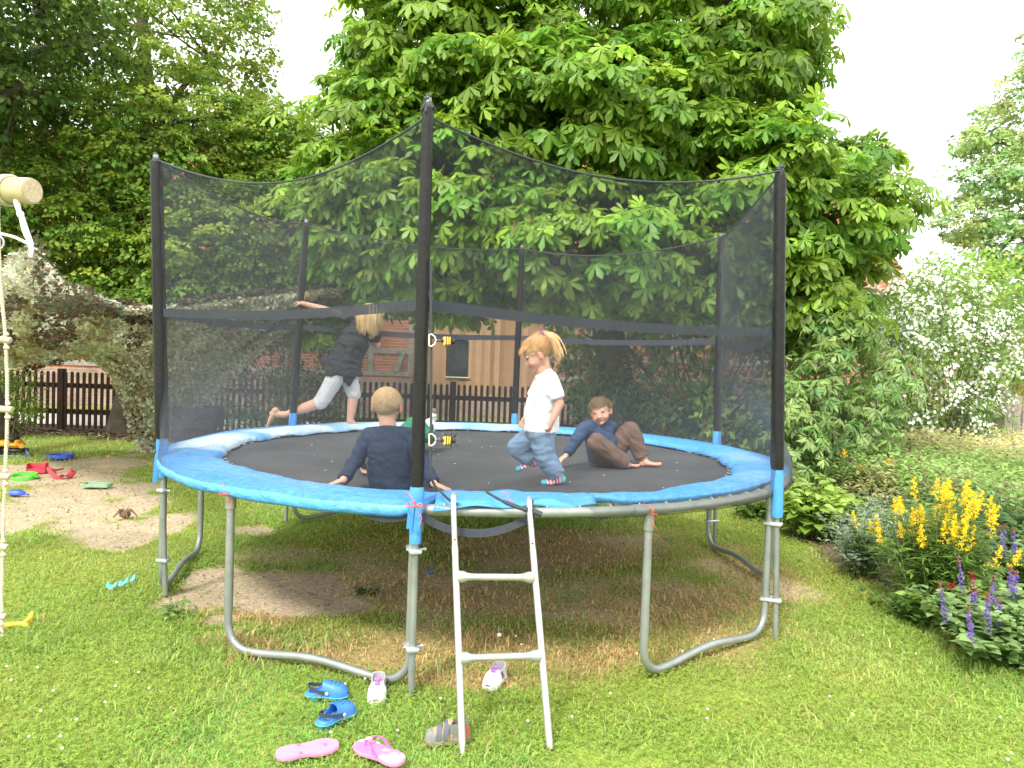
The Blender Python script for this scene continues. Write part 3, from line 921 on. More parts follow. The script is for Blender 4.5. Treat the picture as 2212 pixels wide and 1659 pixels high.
# bee shaped elastic clips closing the net at the front pole
m_yel = mat('yellow_plastic', (.85, .55, .05), rough=.4, var=.06); m_blk = mat('black_plastic', (.02, .02, .02), rough=.4)
m_ring = mat('pale_ring', (.75, .68, .55), rough=.35, metal=.3)
for cy_px in (735, 950):
    b = MB(); Yc = POLE[0][1][1]-.045; base = at(933, cy_px, Yc); s_ = 3.4/1637*1.0
    def q(dx, dy, dY=0): return at(933+dx, cy_px+dy, Yc+dY)
    ro = bpy.data.objects.new('net_clip', None)
    b.tube([q(-6, -12), q(-1, -13), q(6, -8), q(9, 0), q(6, 8), q(-1, 13), q(-6, 12), q(-6, 0)], .0035, 8, closed=True)
    ring = b.build('net_clip', m_ring, tramp)
    b = MB(); b.tube([q(6, 1), q(16, 2), q(24, 2)], .0035, 8)
    b.ell(q(24, 1), .010); b.build('hook_stem', m_blk, ring)
    b = MB(); R3 = Matrix(((CR[0], _F[0], CU[0]), (CR[1], _F[1], CU[1]), (CR[2], _F[2], CU[2])))
    b.box(q(33, 2), (.040, .018, .040), R3, .007); body = b.build('bee_body', m_yel, ring)
    b = MB()
    for dx in (32, 37, 42): b.box(q(dx, 2), (.0045, .0205, .043), R3, .001)
    b.ell(q(47, 2), (.010, .010, .013))
    for dx, dy in ((28, -13), (40, -15), (46, -10), (28, 15), (40, 17), (50, -14), (51, 14)): b.tube([q(dx, dy*.55+2), q(dx+3, dy)], .0022, 6)
    b.build('bee_stripes', m_blk, ring)
# orange cords tied round pad and rail
for px, py, Yq in ((490, 1066, -1.75), (1407, 1108, -1.99), (895, 1092, -2.24), (1105, 1090, -2.19)):
    b = MB(); c = at(px, py, Yq)
    r_ = random.Random(px)
    n = 3 if px != 1105 else 1
    for i in range(n):
        p = [c+np.array([(r_.random()-.5)*.03+(-.03 if i == 0 else .02)*q/3, -.01+(r_.random()-.5)*.015, .02-.07*q/4*(i-.6)+(r_.random()-.5)*.01]) for q in range(5)]
        b.tube(smooth_path(p, 4), .0017, 6)
    if px in (490, 895): b.tube([c+np.array([math.cos(t)*.036, math.sin(t)*.036, .004*math.sin(3*t)]) for t in np.linspace(0, 2*PI, 16)[:-1]], .003, 6, closed=True)
    b.build('tie_cord', m_cord, tramp)
# blue straps hanging at the pole feet
for px, py in ((890, 1100), (340, 1000), (905, 1105)):
    b = MB(); Yq = -2.21 if px > 800 else POLE[5][0][1]-.03
    b.ribbon([at(px, py-20, Yq), at(px-3, py+12, Yq-.01), at(px-6, py+42, Yq)], (.026, .006, 0), .002)
    b.build('blue_tie', m_foamb, tramp)

# ---- ladder
m_alu = mat('white_enamel_steel', (.50, .495, .46), rough=.36, metal=.5, var=.10, vscale=14, col2=(.38, .34, .28), thr=(.55, .75), bump=.1)
lad = empty('ladder', G(1090, 1600), 'white enamelled steel ladder with two rungs leaning on the trampoline rail', 'ladder')
LT, LB = (at(979, 1082, -2.19), at(1143, 1092, -2.19)), (G(999, 1628), G(1188, 1618))
def lp(i, t): return LT[i]+(LB[i]-LT[i])*t
for i in range(2):
    b = MB(); b.tube([lp(i, 0)+(0, .05, .012), lp(i, 0)+(0, .03, .024), lp(i, 0)+(0, .0, .02), lp(i, .05), lp(i, .3)], .0128, 14)
    b.tube([lp(i, .20), lp(i, .96), lp(i, 1.0)], [.0145, .0145, .009 if i == 0 else .0140], 14)
    ra = b.build('side_rail', m_alu, lad)
    b = MB(); p = lp(i, .17); b.ell(p+np.array([0, -.013, 0]), (.006, .005, .006), nu=8, nv=6); b.build('bolt', mat('rusty_bolt', (.22, .09, .05), rough=.7), ra)
for t1, t2 in ((.330, .322), (.655, .645)):
    b = MB(); p, q = lp(0, t1), lp(1, t2); e = (q-p)
    rings = []
    ex = Vector(e).normalized(); ez = Vector((0, 0, 1)); ey = ex.cross(ez).normalized(); ez = ey.cross(ex) if ey.cross(ex).z > 0 else -ey.cross(ex)
    for s_, hz, hy in ((.02, .026, .018), (.09, .025, .018), (.15, .017, .016), (.22, .0145, .0155), (.78, .0145, .0155), (.85, .017, .016), (.91, .025, .018), (.98, .026, .018)):
        c = Vector(p)+Vector(e)*s_
        rings.append([c+ez*hz*math.sin(2*PI*j/16)+ey*(hy+.008*(hz > .02))*math.cos(2*PI*j/16) for j in range(16)])
    b.loft(rings); b.build('rung', m_alu, lad)
# ================================================================ FENCES AND BUILDINGS
m_fence = mat('dark_stained_wood', (.050, .024, .016), rough=.8, var=.45, vscale=18, bump=.5, bscale=90)
def fence(x0, x1, yf, label, top=1.05, gap=.107, tilt=0.0, posts=None, m=m_fence, wd=.052):
    f = empty('picket_fence', ((x0+x1)/2, yf(0), 0), label, 'fence')
    b = MB(); x = x0; r = random.Random(4)
    while x < x1:
        y = yf(x); h = top+.010*(r.random()-.5)
        w_ = wd*(1+.06*(r.random()-.5)); lean = .006*(r.random()-.5)
        ring = lambda z, k: [(x-w_/2*k+lean*z, y-.011, z), (x+w_/2*k+lean*z, y-.011, z), (x+w_/2*k+lean*z, y+.011, z), (x-w_/2*k+lean*z, y+.011, z)]
        b.loft([ring(.03, 1), ring(h-.03, 1), ring(h, .45)])
        x += gap*(1+.03*(r.random()-.5))
    b.build('picket_panel', m, f, smooth=False)
    for z in (.33, .80):
        b = MB(); n = max(2, int((x1-x0)/1.2))
        for i in range(n):
            a, c = x0+(x1-x0)*i/n, x0+(x1-x0)*(i+1)/n
            b.box(((a+c)/2, yf((a+c)/2)+.035, z), (c-a-.004, .045, .085), None, .006)
        b.build('rail', m, f, smooth=False)
    xp = posts if posts else list(np.arange(x0+.6, x1, 2.35))
    for x in xp:
        b = MB(); b.box((x, yf(x)+.032, .55), (.115, .12, 1.10), None, .012); b.build('post', m, f, smooth=False)
    return f
xpost = at(131, 870, FEY)[0]
fence(-10.5, 3.9, lambda x: FEY, 'dark brown picket fence along the garden edge in front of the brick barn', posts=[xpost-2.35*k for k in range(2)]+[xpost+2.35*k for k in range(1, 6)])

def brickmat(name, c1, c2, mortar, scale=1.0, rot=True):
    m, t, b = nodes(name)
    tcn = N(t, 'ShaderNodeTexCoord'); sp = N(t, 'ShaderNodeSeparateXYZ'); t.links.new(tcn.outputs['Object'], sp.inputs[0])
    ad = N(t, 'ShaderNodeMath', operation='ADD'); t.links.new(sp.outputs['X'], ad.inputs[0]); t.links.new(sp.outputs['Y'], ad.inputs[1])
    cb = N(t, 'ShaderNodeCombineXYZ'); t.links.new(ad.outputs[0], cb.inputs['X']); t.links.new(sp.outputs['Z'], cb.inputs['Y'])
    br = N(t, 'ShaderNodeTexBrick'); br.inputs['Color1'].default_value = (*c1, 1); br.inputs['Color2'].default_value = (*c2, 1); br.inputs['Mortar'].default_value = (*mortar, 1)
    br.inputs['Scale'].default_value = 1.0; br.inputs['Mortar Size'].default_value = .008; br.inputs['Brick Width'].default_value = .25*scale; br.inputs['Row Height'].default_value = .078*scale; br.inputs['Bias'].default_value = -.1
    t.links.new(cb.outputs[0], br.inputs['Vector'])
    n1 = N(t, 'ShaderNodeTexNoise', i_Scale=2.2, i_Detail=6.0); t.links.new(tcn.outputs['Object'], n1.inputs['Vector'])
    r = N(t, 'ShaderNodeMapRange'); r.inputs['From Min'].default_value = .3; r.inputs['From Max'].default_value = .7; r.inputs['To Min'].default_value = .72; r.inputs['To Max'].default_value = 1.25
    t.links.new(n1.outputs['Fac'], r.inputs['Value'])
    sc = N(t, 'ShaderNodeVectorMath', operation='SCALE'); t.links.new(br.outputs['Color'], sc.inputs[0]); t.links.new(r.outputs['Result'], sc.inputs['Scale'])
    t.links.new(sc.outputs['Vector'], b.inputs['Base Color']); b.inputs['Roughness'].default_value = .9
    bp = N(t, 'ShaderNodeBump'); bp.inputs['Strength'].default_value = .6; bp.inputs['Distance'].default_value = .01; bp.invert = True
    t.links.new(br.outputs['Fac'], bp.inputs['Height']); t.links.new(bp.outputs['Normal'], b.inputs['Normal'])
    return m
def boardmat(name, c1, c2, wd=.12):
    m, t, b = nodes(name)
    tcn = N(t, 'ShaderNodeTexCoord'); sp = N(t, 'ShaderNodeSeparateXYZ'); t.links.new(tcn.outputs['Object'], sp.inputs[0])
    dv = N(t, 'ShaderNodeMath', operation='DIVIDE'); dv.inputs[1].default_value = wd; t.links.new(sp.outputs['X'], dv.inputs[0])
    fl = N(t, 'ShaderNodeMath', operation='FLOOR'); t.links.new(dv.outputs[0], fl.inputs[0])
    wn = N(t, 'ShaderNodeTexWhiteNoise', noise_dimensions='1D'); t.links.new(fl.outputs[0], wn.inputs['W'])
    mp = N(t, 'ShaderNodeMapping'); mp.inputs['Scale'].default_value = (26, 26, 1.2); t.links.new(tcn.outputs['Object'], mp.inputs['Vector'])
    n1 = N(t, 'ShaderNodeTexNoise', i_Scale=1.0, i_Detail=6.0); t.links.new(mp.outputs['Vector'], n1.inputs['Vector'])
    md = N(t, 'ShaderNodeMath', operation='MULTIPLY'); t.links.new(wn.outputs['Value'], md.inputs[0]); md.inputs[1].default_value = .85
    ad = N(t, 'ShaderNodeMath', operation='MULTIPLY_ADD'); t.links.new(n1.outputs['Fac'], ad.inputs[0]); ad.inputs[1].default_value = .5; t.links.new(md.outputs[0], ad.inputs[2])
    mx_ = N(t, 'ShaderNodeMix', data_type='RGBA'); mx_.inputs['A'].default_value = (*c1, 1); mx_.inputs['B'].default_value = (*c2, 1); t.links.new(ad.outputs[0], mx_.inputs['Factor'])
    t.links.new(mx_.outputs['Result'], b.inputs['Base Color']); b.inputs['Roughness'].default_value = .75
    return m
m_brick = brickmat('red_brick', (.40, .125, .060), (.52, .20, .10), (.42, .36, .29))
m_brick2 = brickmat('plinth_brick', (.34, .20, .14), (.40, .28, .20), (.38, .34, .28))
m_beam = mat('weathered_beam', (.30, .285, .25), rough=.85, var=.3, vscale=9, bump=.5, bscale=50)
m_board = boardmat('larch_board', (.24, .125, .055), (.48, .30, .16))
m_tile = brickmat('clay_tile', (.34, .13, .07), (.27, .10, .055), (.20, .07, .04), 1.3)
m_glass = mat('dark_window_glass', (.02, .025, .03), rough=.12, var=.2, vscale=3, spec=.8)
YB = 14.0
barn = empty('barn', (-2, YB+4, 0), 'long timber framed brick barn with a larch clad section and red tiled roof', 'barn')
xa = at(903, 780, YB)[0]; xb = at(1163, 780, YB)[0]; X0, X1 = -22.0, 10.6
EV = 3.6
b = MB(); b.box(((X0+X1)/2, YB+4, .475), (X1-X0+.10, 8.1, .95)); b.build('plinth', m_brick2, barn, smooth=False)
b = MB(); b.box(((X0+X1)/2, YB+4, (EV+.95)/2), (X1-X0, 8.0, EV-.95)); b.build('brick_wall', m_brick, barn, smooth=False)
b = MB()
for xg in (X0, X1): b.loft([[(xg-.1, YB, EV), (xg-.1, YB+8, EV), (xg-.1, YB+4, EV+3.9)], [(xg+.1, YB, EV), (xg+.1, YB+8, EV), (xg+.1, YB+4, EV+3.9)]])
b.build('gable', m_brick, barn, smooth=False)
z_s = at(820, 806, YB)[2]; z_m = at(820, 758, YB)[2]
b = MB()
for z in (z_s, z_m, 2.55, 3.35):
    for (a, c) in ((X0, xa-.14), (xb+.02, X1)): b.box(((a+c)/2, YB-.006, z), (c-a, .05, .12))
b.build('beam', m_beam, barn, smooth=False)
for sgn, xs_ in ((1, [at(887, 780, YB)[0], at(801, 780, YB)[0]]+[at(801, 780, YB)[0]-1.08*k for k in range(1, 12)]), (1, [xb+.2+1.1*k for k in range(8)])):
    for x in xs_:
        b = MB(); b.box((x, YB-.010, (z_s+3.4)/2), (.13, .05, 3.4-z_s)); b.build('timber_post', m_beam, barn, smooth=False)
b = MB(); p, q = at(856, 803, YB-.03), at(872, 757, YB-.03); b.ribbon([p, q], (.12, 0, 0), .05); b.build('brace', m_beam, barn, smooth=False)
# larch cladding, boards with gaps, round a window opening
wx0, wx1, wz0, wz1 = at(968, 780, YB)[0], at(1011, 780, YB)[0], at(990, 812, YB)[2], at(990, 732, YB)[2]
b = MB(); x = xa; r = random.Random(2)
while x < xb:
    w_ = .112; y = YB-.045+.004*r.random()
    if x+w_ > wx0 and x < wx1:
        b.box((x+w_/2, y, (wz0-.06+.62)/2), (w_, .022, wz0-.06-.62)); b.box((x+w_/2, y, (wz1+.04+3.55)/2), (w_, .022, 3.55-wz1-.04))
    else: b.box((x+w_/2, y, 2.08), (w_, .022, 2.94))
    b.box((x+w_+.004, y-.014, 2.08) if not (x+w_ > wx0-.02 and x+w_ < wx1+.03) else (x+w_+.004, y-.014, (wz1+.08+3.5)/2), (.030, .012, 2.9) if not (x+w_ > wx0-.02 and x+w_ < wx1+.03) else (.030, .012, 3.4-wz1))
    x += w_+.006
b.build('board_cladding', m_board, barn, smooth=False)
b = MB(); b.box((xa-.07, YB-.05, 2.05), (.11, .05, 3.0)); b.build('corner_board', m_board, barn, smooth=False)
b = MB(); arch = [((wx0+wx1)/2+(wx1-wx0)/2*math.cos(t), wz1-.10+.10*math.sin(t)) for t in np.linspace(0, PI, 12)]+[(wx0, wz0), (wx1, wz0)]
b.loft([[(x, YB-.050, z) for x, z in arch], [(x, YB-.038, z) for x, z in arch]])
wn = b.build('window', m_glass, barn, smooth=False)
b = MB(); b.tube([(x, YB-.055, z) for x, z in arch[:12]]+[(wx0, YB-.055, wz0), (wx1, YB-.055, wz0)], .020, 6, closed=True); b.build('window_frame', mat('dark_frame', (.05, .045, .04)), wn, smooth=False)
b = MB(); b.box(((wx0+wx1)/2, YB-.085, wz0-.035), (wx1-wx0+.10, .07, .03)); b.build('sill', mat('pale_stone_sill', (.6, .57, .5), rough=.8), wn, smooth=False)
b = MB(); y0, y1 = YB-.5, YB+8.5
ze = EV-.12
b.loft([[(X0-.4, y0, ze), (X0-.4, YB+4, EV+4.1), (X0-.4, y1, ze), (X0-.4, y1, ze+.14), (X0-.4, YB+4, EV+4.28), (X0-.4, y0, ze+.14)],
        [(X1+.4, y0, ze), (X1+.4, YB+4, EV+4.1), (X1+.4, y1, ze), (X1+.4, y1, ze+.14), (X1+.4, YB+4, EV+4.28), (X1+.4, y0, ze+.14)]])
b.build('roof', m_tile, barn, smooth=False)
b = MB(); b.tube([(X0-.4, y0-.06, ze+.02), (X1+.4, y0-.06, ze+.02)], .06, 8); b.build('gutter', mat('zinc', (.35, .36, .36), rough=.5, metal=.6), barn)

# red house far right
c = at(2195, 800, 24.0); gx = c[0]
ho = empty('house', (gx, 27, 0), 'orange red brick house with a grey roof far behind the flowering bush', 'house')
hz = c[2]
b = MB(); b.box((gx+.6, 28, 1.6), (4.4, 8, 3.2)); b.build('wall', m_brick, ho, smooth=False)
b = MB(); b.loft([[(gx-1.6, 24.0, 3.2), (gx+2.8, 24.0, 3.2), (gx+.6, 24.0, 4.6)], [(gx-1.6, 32, 3.2), (gx+2.8, 32, 3.2), (gx+.6, 32, 4.6)]]); b.build('gable', mat('orange_render', (.62, .22, .12), rough=.9, var=.1), ho, smooth=False)
b = MB(); zr_ = 1.4
b.loft([[(gx-2.0, y, 3.05), (gx+.6, y, 4.72), (gx+3.2, y, 3.05), (gx+3.2, y, 3.2), (gx+.6, y, 4.88), (gx-2.0, y, 3.2)] for y in (23.6, 32.3)]); b.build('roof', mat('grey_roof', (.30, .25, .23), rough=.8), ho, smooth=False)
b = MB(); b.box((gx+.1, 23.97, 1.9), (.9, .08, 1.1)); b.build('window', m_glass, ho, smooth=False)
# old grey board fence at the right edge
m_grey = mat('grey_old_wood', (.30, .26, .21), rough=.9, var=.35, vscale=14, bump=.5, bscale=60)
pf = at(2192, 880, 6.9)
of = empty('board_fence', (pf[0]+.6, 6.9, 0), 'weathered grey board fence behind the flower bed', 'fence')
b = MB(); r = random.Random(9)
for i in range(11): b.box((pf[0]-.1+i*.155, 6.9+.01*(i % 2), .62+.02*r.random()), (.135, .02, 1.20), None, .004)
b.build('board_panel', m_grey, of, smooth=False)
for z in (.35, .95):
    b = MB(); b.box((pf[0]+.7, 6.94, z), (1.8, .04, .08)); b.build('rail', m_grey, of, smooth=False)
for i in range(2):
    b = MB(); b.box((pf[0]-.1+1.5*i, 6.99, .66), (.11, .11, 1.32), None, .01); b.build('post', m_grey, of, smooth=False)
# dark wooden crate by the fence, behind the net
cc_ = at(430, 905, 5.6)
cr = empty('garden_crate', (cc_[0], 5.6, 0), 'dark slatted wooden crate on the ground behind the left of the trampoline', 'crate')
for i, z in enumerate((.10, .28, .46, .64)):
    b = MB()
    for (dx, dy, sx, sy) in ((0, -.24, .56, .02), (0, .24, .56, .02), (-.28, 0, .02, .46), (.28, 0, .02, .46)): b.box((cc_[0]+dx, 5.6+dy, z), (sx, sy, .12), None, .004)
    b.build('slat_row', m_fence, cr, smooth=False)
for dx in (-.255, .255):
    for dy in (-.215, .215):
        b = MB(); b.box((cc_[0]+dx, 5.6+dy, .36), (.04, .04, .72), None, .004); b.build('corner_post', m_fence, cr, smooth=False)
# ================================================================ TREES AND PLANTS
def tmpl_leaf(L=1.0, Wd=.5, fold=.12, curl=.15, rows=(0, .35, .7, 1.0), hw=(.02, .8, .75, .0)):
    """leaf along +u; rows of 3 points"""
    V = []
    for t, h in zip(rows, hw):
        z = -curl*t*t*L
        V += [(t*L, -h*Wd/2*L, z+fold*h*Wd*L), (t*L, 0, z), (t*L, h*Wd/2*L, z+fold*h*Wd*L)]
    Fc = []
    for i in range(len(rows)-1):
        a = i*3
        Fc += [(a, a+3, a+4, a+1), (a+1, a+4, a+5, a+2)]
    return np.array(V, float), np.array(Fc)
def join(parts):
    V = []; Fc = []; o = 0
    for v, f in parts: V.append(v); Fc.append(f+o); o += len(v)
    return np.concatenate(V), np.concatenate(Fc)
def tmpl_palm(n=6, droop=.35):
    parts = []
    for i in range(n):
        a = math.radians(lerp(-125, 125, i/(n-1))); k = 1-.40*abs(a)/2.2
        v, f = tmpl_leaf(1.0*k, .44, .08, .16, (0, .38, .72, 1.0), (.05, .58, 1.0, .12))
        dz = droop*v[:, 0]; v = v.copy(); v[:, 2] -= dz*.8
        ca, sa = math.cos(a), math.sin(a)
        v = np.stack([v[:, 0]*ca-v[:, 1]*sa, v[:, 0]*sa+v[:, 1]*ca, v[:, 2]], 1)
        parts.append((v, f))
    return join(parts)
T_PALM = tmpl_palm(6); T_PALM2 = tmpl_palm(5, .6)
T_ROUND = tmpl_leaf(1.0, .92, .10, .18, (0, .42, 1.0), (.35, 1.0, .0))
T_OVAL = tmpl_leaf(1.0, .50, .12, .22, (0, .5, 1.0), (.05, 1.0, .0))
T_LONG = tmpl_leaf(1.0, .26, .10, .30, (0, .4, .75, 1.0), (.1, 1.0, .75, .0))
T_HEART = tmpl_leaf(1.0, .78, .12, .25, (0, .3, .65, 1.0), (.3, 1.0, .7, .0))
T_NARROW = tmpl_leaf(1.0, .14, .05, .35, (0, .5, 1.0), (.4, 1.0, .0))
def norm(a): return a/np.maximum(np.linalg.norm(a, axis=-1, keepdims=True), 1e-9)
def place(T, P, D, Nn, S, col, cvar=.25, rg=rng):
    tv, tf = T; n = len(P)
    D = norm(D); Nn = norm(Nn-D*np.sum(Nn*D, 1, keepdims=True)); Sd = np.cross(Nn, D)
    V = P[:, None]+S[:, None, None]*(tv[None, :, 0:1]*D[:, None]+tv[None, :, 1:2]*Sd[:, None]+tv[None, :, 2:3]*Nn[:, None])
    F_ = (tf[None]+(np.arange(n)*len(tv))[:, None, None]).reshape(-1, tf.shape[1])
    c = col if col.ndim == 2 else np.repeat(col[None], n, 0)
    c = c*(1-cvar+2*cvar*rg.random((n, 1)))
    return V.reshape(-1, 3), F_, np.repeat(c[:, None], len(tv), 1).reshape(-1, 3)
def merge(lst):
    V = []; Fc = []; Cc = []; o = 0
    for v, f, c in lst:
        V.append(v); Fc.append(f+o); Cc.append(c); o += len(v)
    return np.concatenate(V), np.concatenate(Fc), np.concatenate(Cc)
m_leaf = vmat('leaf', rough=.45, spec=.45, trans=.38)
m_leafs = vmat('small_leaf', rough=.55, spec=.3, trans=.38)
m_petal = vmat('petal', rough=.7, spec=.2, trans=.3)
m_bark = mat('bark', (.11, .095, .06), rough=.95, var=.4, vscale=7, bump=1.0, bscale=26)
m_stem = mat('green_stem', (.12, .17, .05), rough=.7, var=.2)
def rdir(n, rg=rng):
    v = rg.normal(size=(n, 3)); return norm(v)
def lobes_px(lst):
    return [(at(px, py, Y), np.array([rx, ry, rz])) for px, py, Y, rx, ry, rz in lst]
def clumps_on(lobes, per_m2, rg, zmin=.2, inner=.78, ymin=None):
    """clump centres spread over the outer surface of the union of the lobes"""
    out = []
    for i, (c, r) in enumerate(lobes):
        area = 4*PI*((r[0]*r[1])**1.6/3+(r[0]*r[2])**1.6/3+(r[1]*r[2])**1.6/3)**(1/1.6)
        n = int(area*per_m2)
        d = rdir(n, rg); p = c+d*r*(inner+(1.06-inner)*rg.random((n, 1)))
        keep = np.ones(n, bool)
        for j, (c2, r2) in enumerate(lobes):
            if j != i: keep &= np.sum(((p-c2)/r2)**2, 1) > .62
        keep &= p[:, 2] > zmin
        if ymin is not None: keep &= p[:, 1] > ymin
        d = norm(d/r)
        out.append((p[keep], d[keep]))
    return np.concatenate([o[0] for o in out]), np.concatenate([o[1] for o in out])
def limbs(b, base, top, lobes, r0, cl, rg, nlimb=26, bend=.5):
    """tapered trunk, a limb to each lobe and twigs to some clumps"""
    base = np.array(base, float); top = np.array(top, float)
    n = 9; pts = [base+(top-base)*i/n+np.array([.10*math.sin(i*1.3), .10*math.cos(i*.9), 0])*(i > 0) for i in range(n+1)]
    rad = [r0*(1.45 if i == 0 else 1.12 if i == 1 else 1-.62*i/n) for i in range(n+1)]
    b.tube(pts, rad, 14)
    for c, r in lobes:
        i = int(n*(.45+.4*rg.random())); s = pts[i]
        mid = (s+c)/2+np.array([0, 0, .15*np.linalg.norm(c-s)])
        P = smooth_path([s, mid, c], 5); b.tube(P, np.linspace(rad[i]*.55, .035, len(P)), 8)
    idx = rg.permutation(len(cl))[:nlimb*6]
    for k in idx:
        p = cl[k]; ds = [np.linalg.norm((p-c)) for c, r in lobes]; c = lobes[int(np.argmin(ds))][0]
        P = smooth_path([c, (c+p)/2+np.array([0, 0, -.06]), p], 3); b.tube(P, np.linspace(.026, .006, len(P)), 5, cap=False)

def tree(name, label, cat, lobes, base, top, r0, per_m2, leafn, spread, size, T, col, seed, mat_=None, droop=.3, group=None, colvar=.25, extra=None, upb=.8, tipcol=None, zmin=.2, ymin=None, inner=.72, twigs=26, flat=.45, thin=None):
    rg = np.random.default_rng(seed)
    root = empty(name, base, label, cat, group)
    cp, cdn = clumps_on(lobes, per_m2, rg, zmin, inner, ymin)
    if thin is not None:
        k_ = thin(cp, rg); cp, cdn = cp[k_], cdn[k_]
    m = len(cp)
    # leaves: domes at the branch ends
    ci = np.repeat(np.arange(m), leafn)
    n = len(ci); q = rdir(n, rg); q[:, 2] = np.abs(q[:, 2])*1.0-.35
    rad = spread*(.55+.75*rg.random(m))[ci][:, None]
    off = q*rad*np.array([1, 1, flat])*(.45+.6*rg.random((n, 1)))
    off[:, 2] -= .25*np.sum(off[:, :2]**2, 1)/np.maximum(rad[:, 0], .01)
    P = cp[ci]+off
    out_ = norm(cdn[ci]*.6+norm(off+1e-6)*.8)
    D = out_+rg.normal(size=(n, 3))*.35; D[:, 2] -= droop
    Nn = np.array([0, 0, 1.0])*upb+cdn[ci]*.55+rg.normal(size=(n, 3))*.38
    S = size*(.65+.6*rg.random(n))
    cb = (.72+.56*rg.random(m))[ci][:, None]
    hue = (rg.random(m)-.5)[ci][:, None]*np.array([.45, .05, -.1])[None]
    c = np.clip(np.array(col)[None]*(1+hue)*cb, .004, 1)
    if tipcol is not None:
        tp = ((rg.random(m) < .35)[ci] & (off[:, 2] > -.02))[:, None]
        c = np.where(tp, np.array(tipcol)[None]*cb, c)
    parts = []
    if isinstance(T, list):
        sel = rg.integers(0, len(T), n)
        for i, t_ in enumerate(T):
            k = sel == i; parts.append(place(t_, P[k], D[k], Nn[k], S[k], c[k], colvar, rg))
    else: parts.append(place(T, P, D, Nn, S, c, colvar, rg))
    if extra: parts += extra(cp, cdn, rg)
    V, Fc, Cc = merge(parts)
    b = MB(); limbs(b, base, top, lobes, r0, cp, rg, twigs)
    b.build('trunk', m_bark, root)
    mesh('crown', V, Fc, mat_ or m_leaf, root, smooth=False, col=Cc)
    return root, cp, cdn

# ---- horse chestnut behind the trampoline
L_CH = lobes_px([(1290, -120, 6.3, 3.0, 2.6, 2.6), (1010, 120, 5.6, 1.7, 1.7, 1.3), (830, 300, 5.6, .95, 1.3, 1.15), (1010, 430, 4.9, 1.6, 1.3, 1.0), (1280, 260, 4.9, 1.9, 1.6, 1.1),
                 (1560, 120, 5.4, 1.22, 1.7, 1.4), (1290, 520, 4.5, 1.8, 1.3, .95), (1600, 420, 5.0, 1.35, 1.6, 1.2), (1800, 470, 5.0, .95, 1.0, .62), (1710, 620, 5.1, .95, 1.2, .9),
                 (960, 560, 5.4, 1.35, 1.1, .85), (780, 470, 6.0, .9, 1.1, 1.2), (1480, 600, 5.3, 1.3, 1.2, .7), (1850, 350, 5.4, .5, .6, .30), (1690, 90, 5.6, .40, .7, .5)])
def chest_extra(cp, cdn, rg):
    k = rg.permutation(len(cp))[:int(len(cp)*.45)]                    # pale fruit clusters and bracts
    P = np.repeat(cp[k], 9, 0)+rg.normal(size=(len(k)*9, 3))*.05+np.array([0, 0, .12]); n = len(P)
    p1 = place(T_ROUND, P, rdir(n, rg), rdir(n, rg), .030*(.6+.8*rg.random(n)), np.array([.30, .34, .08]), .3, rg)
    P = np.repeat(cp[k[:60]], 4, 0)+rg.normal(size=(240, 3))*.15 if len(k) >= 60 else P[:4]; n = len(P)
    p2 = place(T_LONG, P, rdir(n, rg), rdir(n, rg), .10*(.6+.8*rg.random(n)), np.array([.30, .15, .05]), .3, rg)
    return [p1, p2]
tree('chestnut_tree', 'big horse chestnut tree with large hand shaped leaves behind the trampoline', 'tree', L_CH, (at(1330, 900, 6.4)[0], 6.4, 0), at(1300, 100, 6.3), .30,
     7.0, 24, .46, .178, [T_PALM, T_PALM2], (.165, .300, .032), 11, m_leaf, droop=.55, extra=chest_extra, upb=1.0, tipcol=(.28, .46, .05), zmin=1.95, ymin=2.9, colvar=.22)

# ---- linden on the left
L_LI = lobes_px([(300, 60, 8.2, 2.2, 2.2, 2.0), (455, 130, 8.0, .95, 1.5, 1.5), (100, 300, 7.8, 1.7, 1.8, 1.5), (380, 330, 7.6, 1.7, 1.8, 1.4), (610, 330, 7.8, .85, 1.2, 1.0), (200, 470, 7.4, 1.9, 1.6, 1.3),
                 (470, 540, 7.2, 1.7, 1.4, 1.2), (60, 560, 7.2, 1.4, 1.3, 1.0), (620, 500, 7.4, .9, 1.2, 1.1), (330, 640, 7.2, 1.8, 1.2, .8), (-150, 250, 8.0, 1.7, 1.8, 1.9), (640, 640, 7.3, 1.1, 1.0, .9)])
def lin_extra(cp, cdn, rg):
    k = rg.permutation(len(cp))[:int(len(cp)*.6)]
    P = np.repeat(cp[k], 14, 0)+rg.normal(size=(len(k)*14, 3))*np.array([.14, .14, .10]); n = len(P)
    D = rg.normal(size=(n, 3)); D[:, 2] -= 1.2
    return [place(T_NARROW, P, D, rdir(n, rg), .075*(.7+.6*rg.random(n)), np.array([.36, .40, .07]), .25, rg)]
tree('linden_tree', 'tall linden tree with small leaves and yellow blossom standing left by the fence', 'tree', L_LI, (G(268, 936)[0], G(268, 936)[1], 0), at(320, -60, 8.1), .21,
     20, 64, .28, .072, [T_ROUND, T_HEART], (.20, .32, .05), 12, m_leafs, droop=.3, extra=lin_extra, upb=.9, tipcol=(.33, .43, .06), zmin=1.7, twigs=40, flat=.55, inner=.55, thin=lambda P, rg: rg.random(len(P)) < 1-.62*sstep(4.9, 5.9, P[:, 2])*sstep(-2.0, -3.6, P[:, 0]))
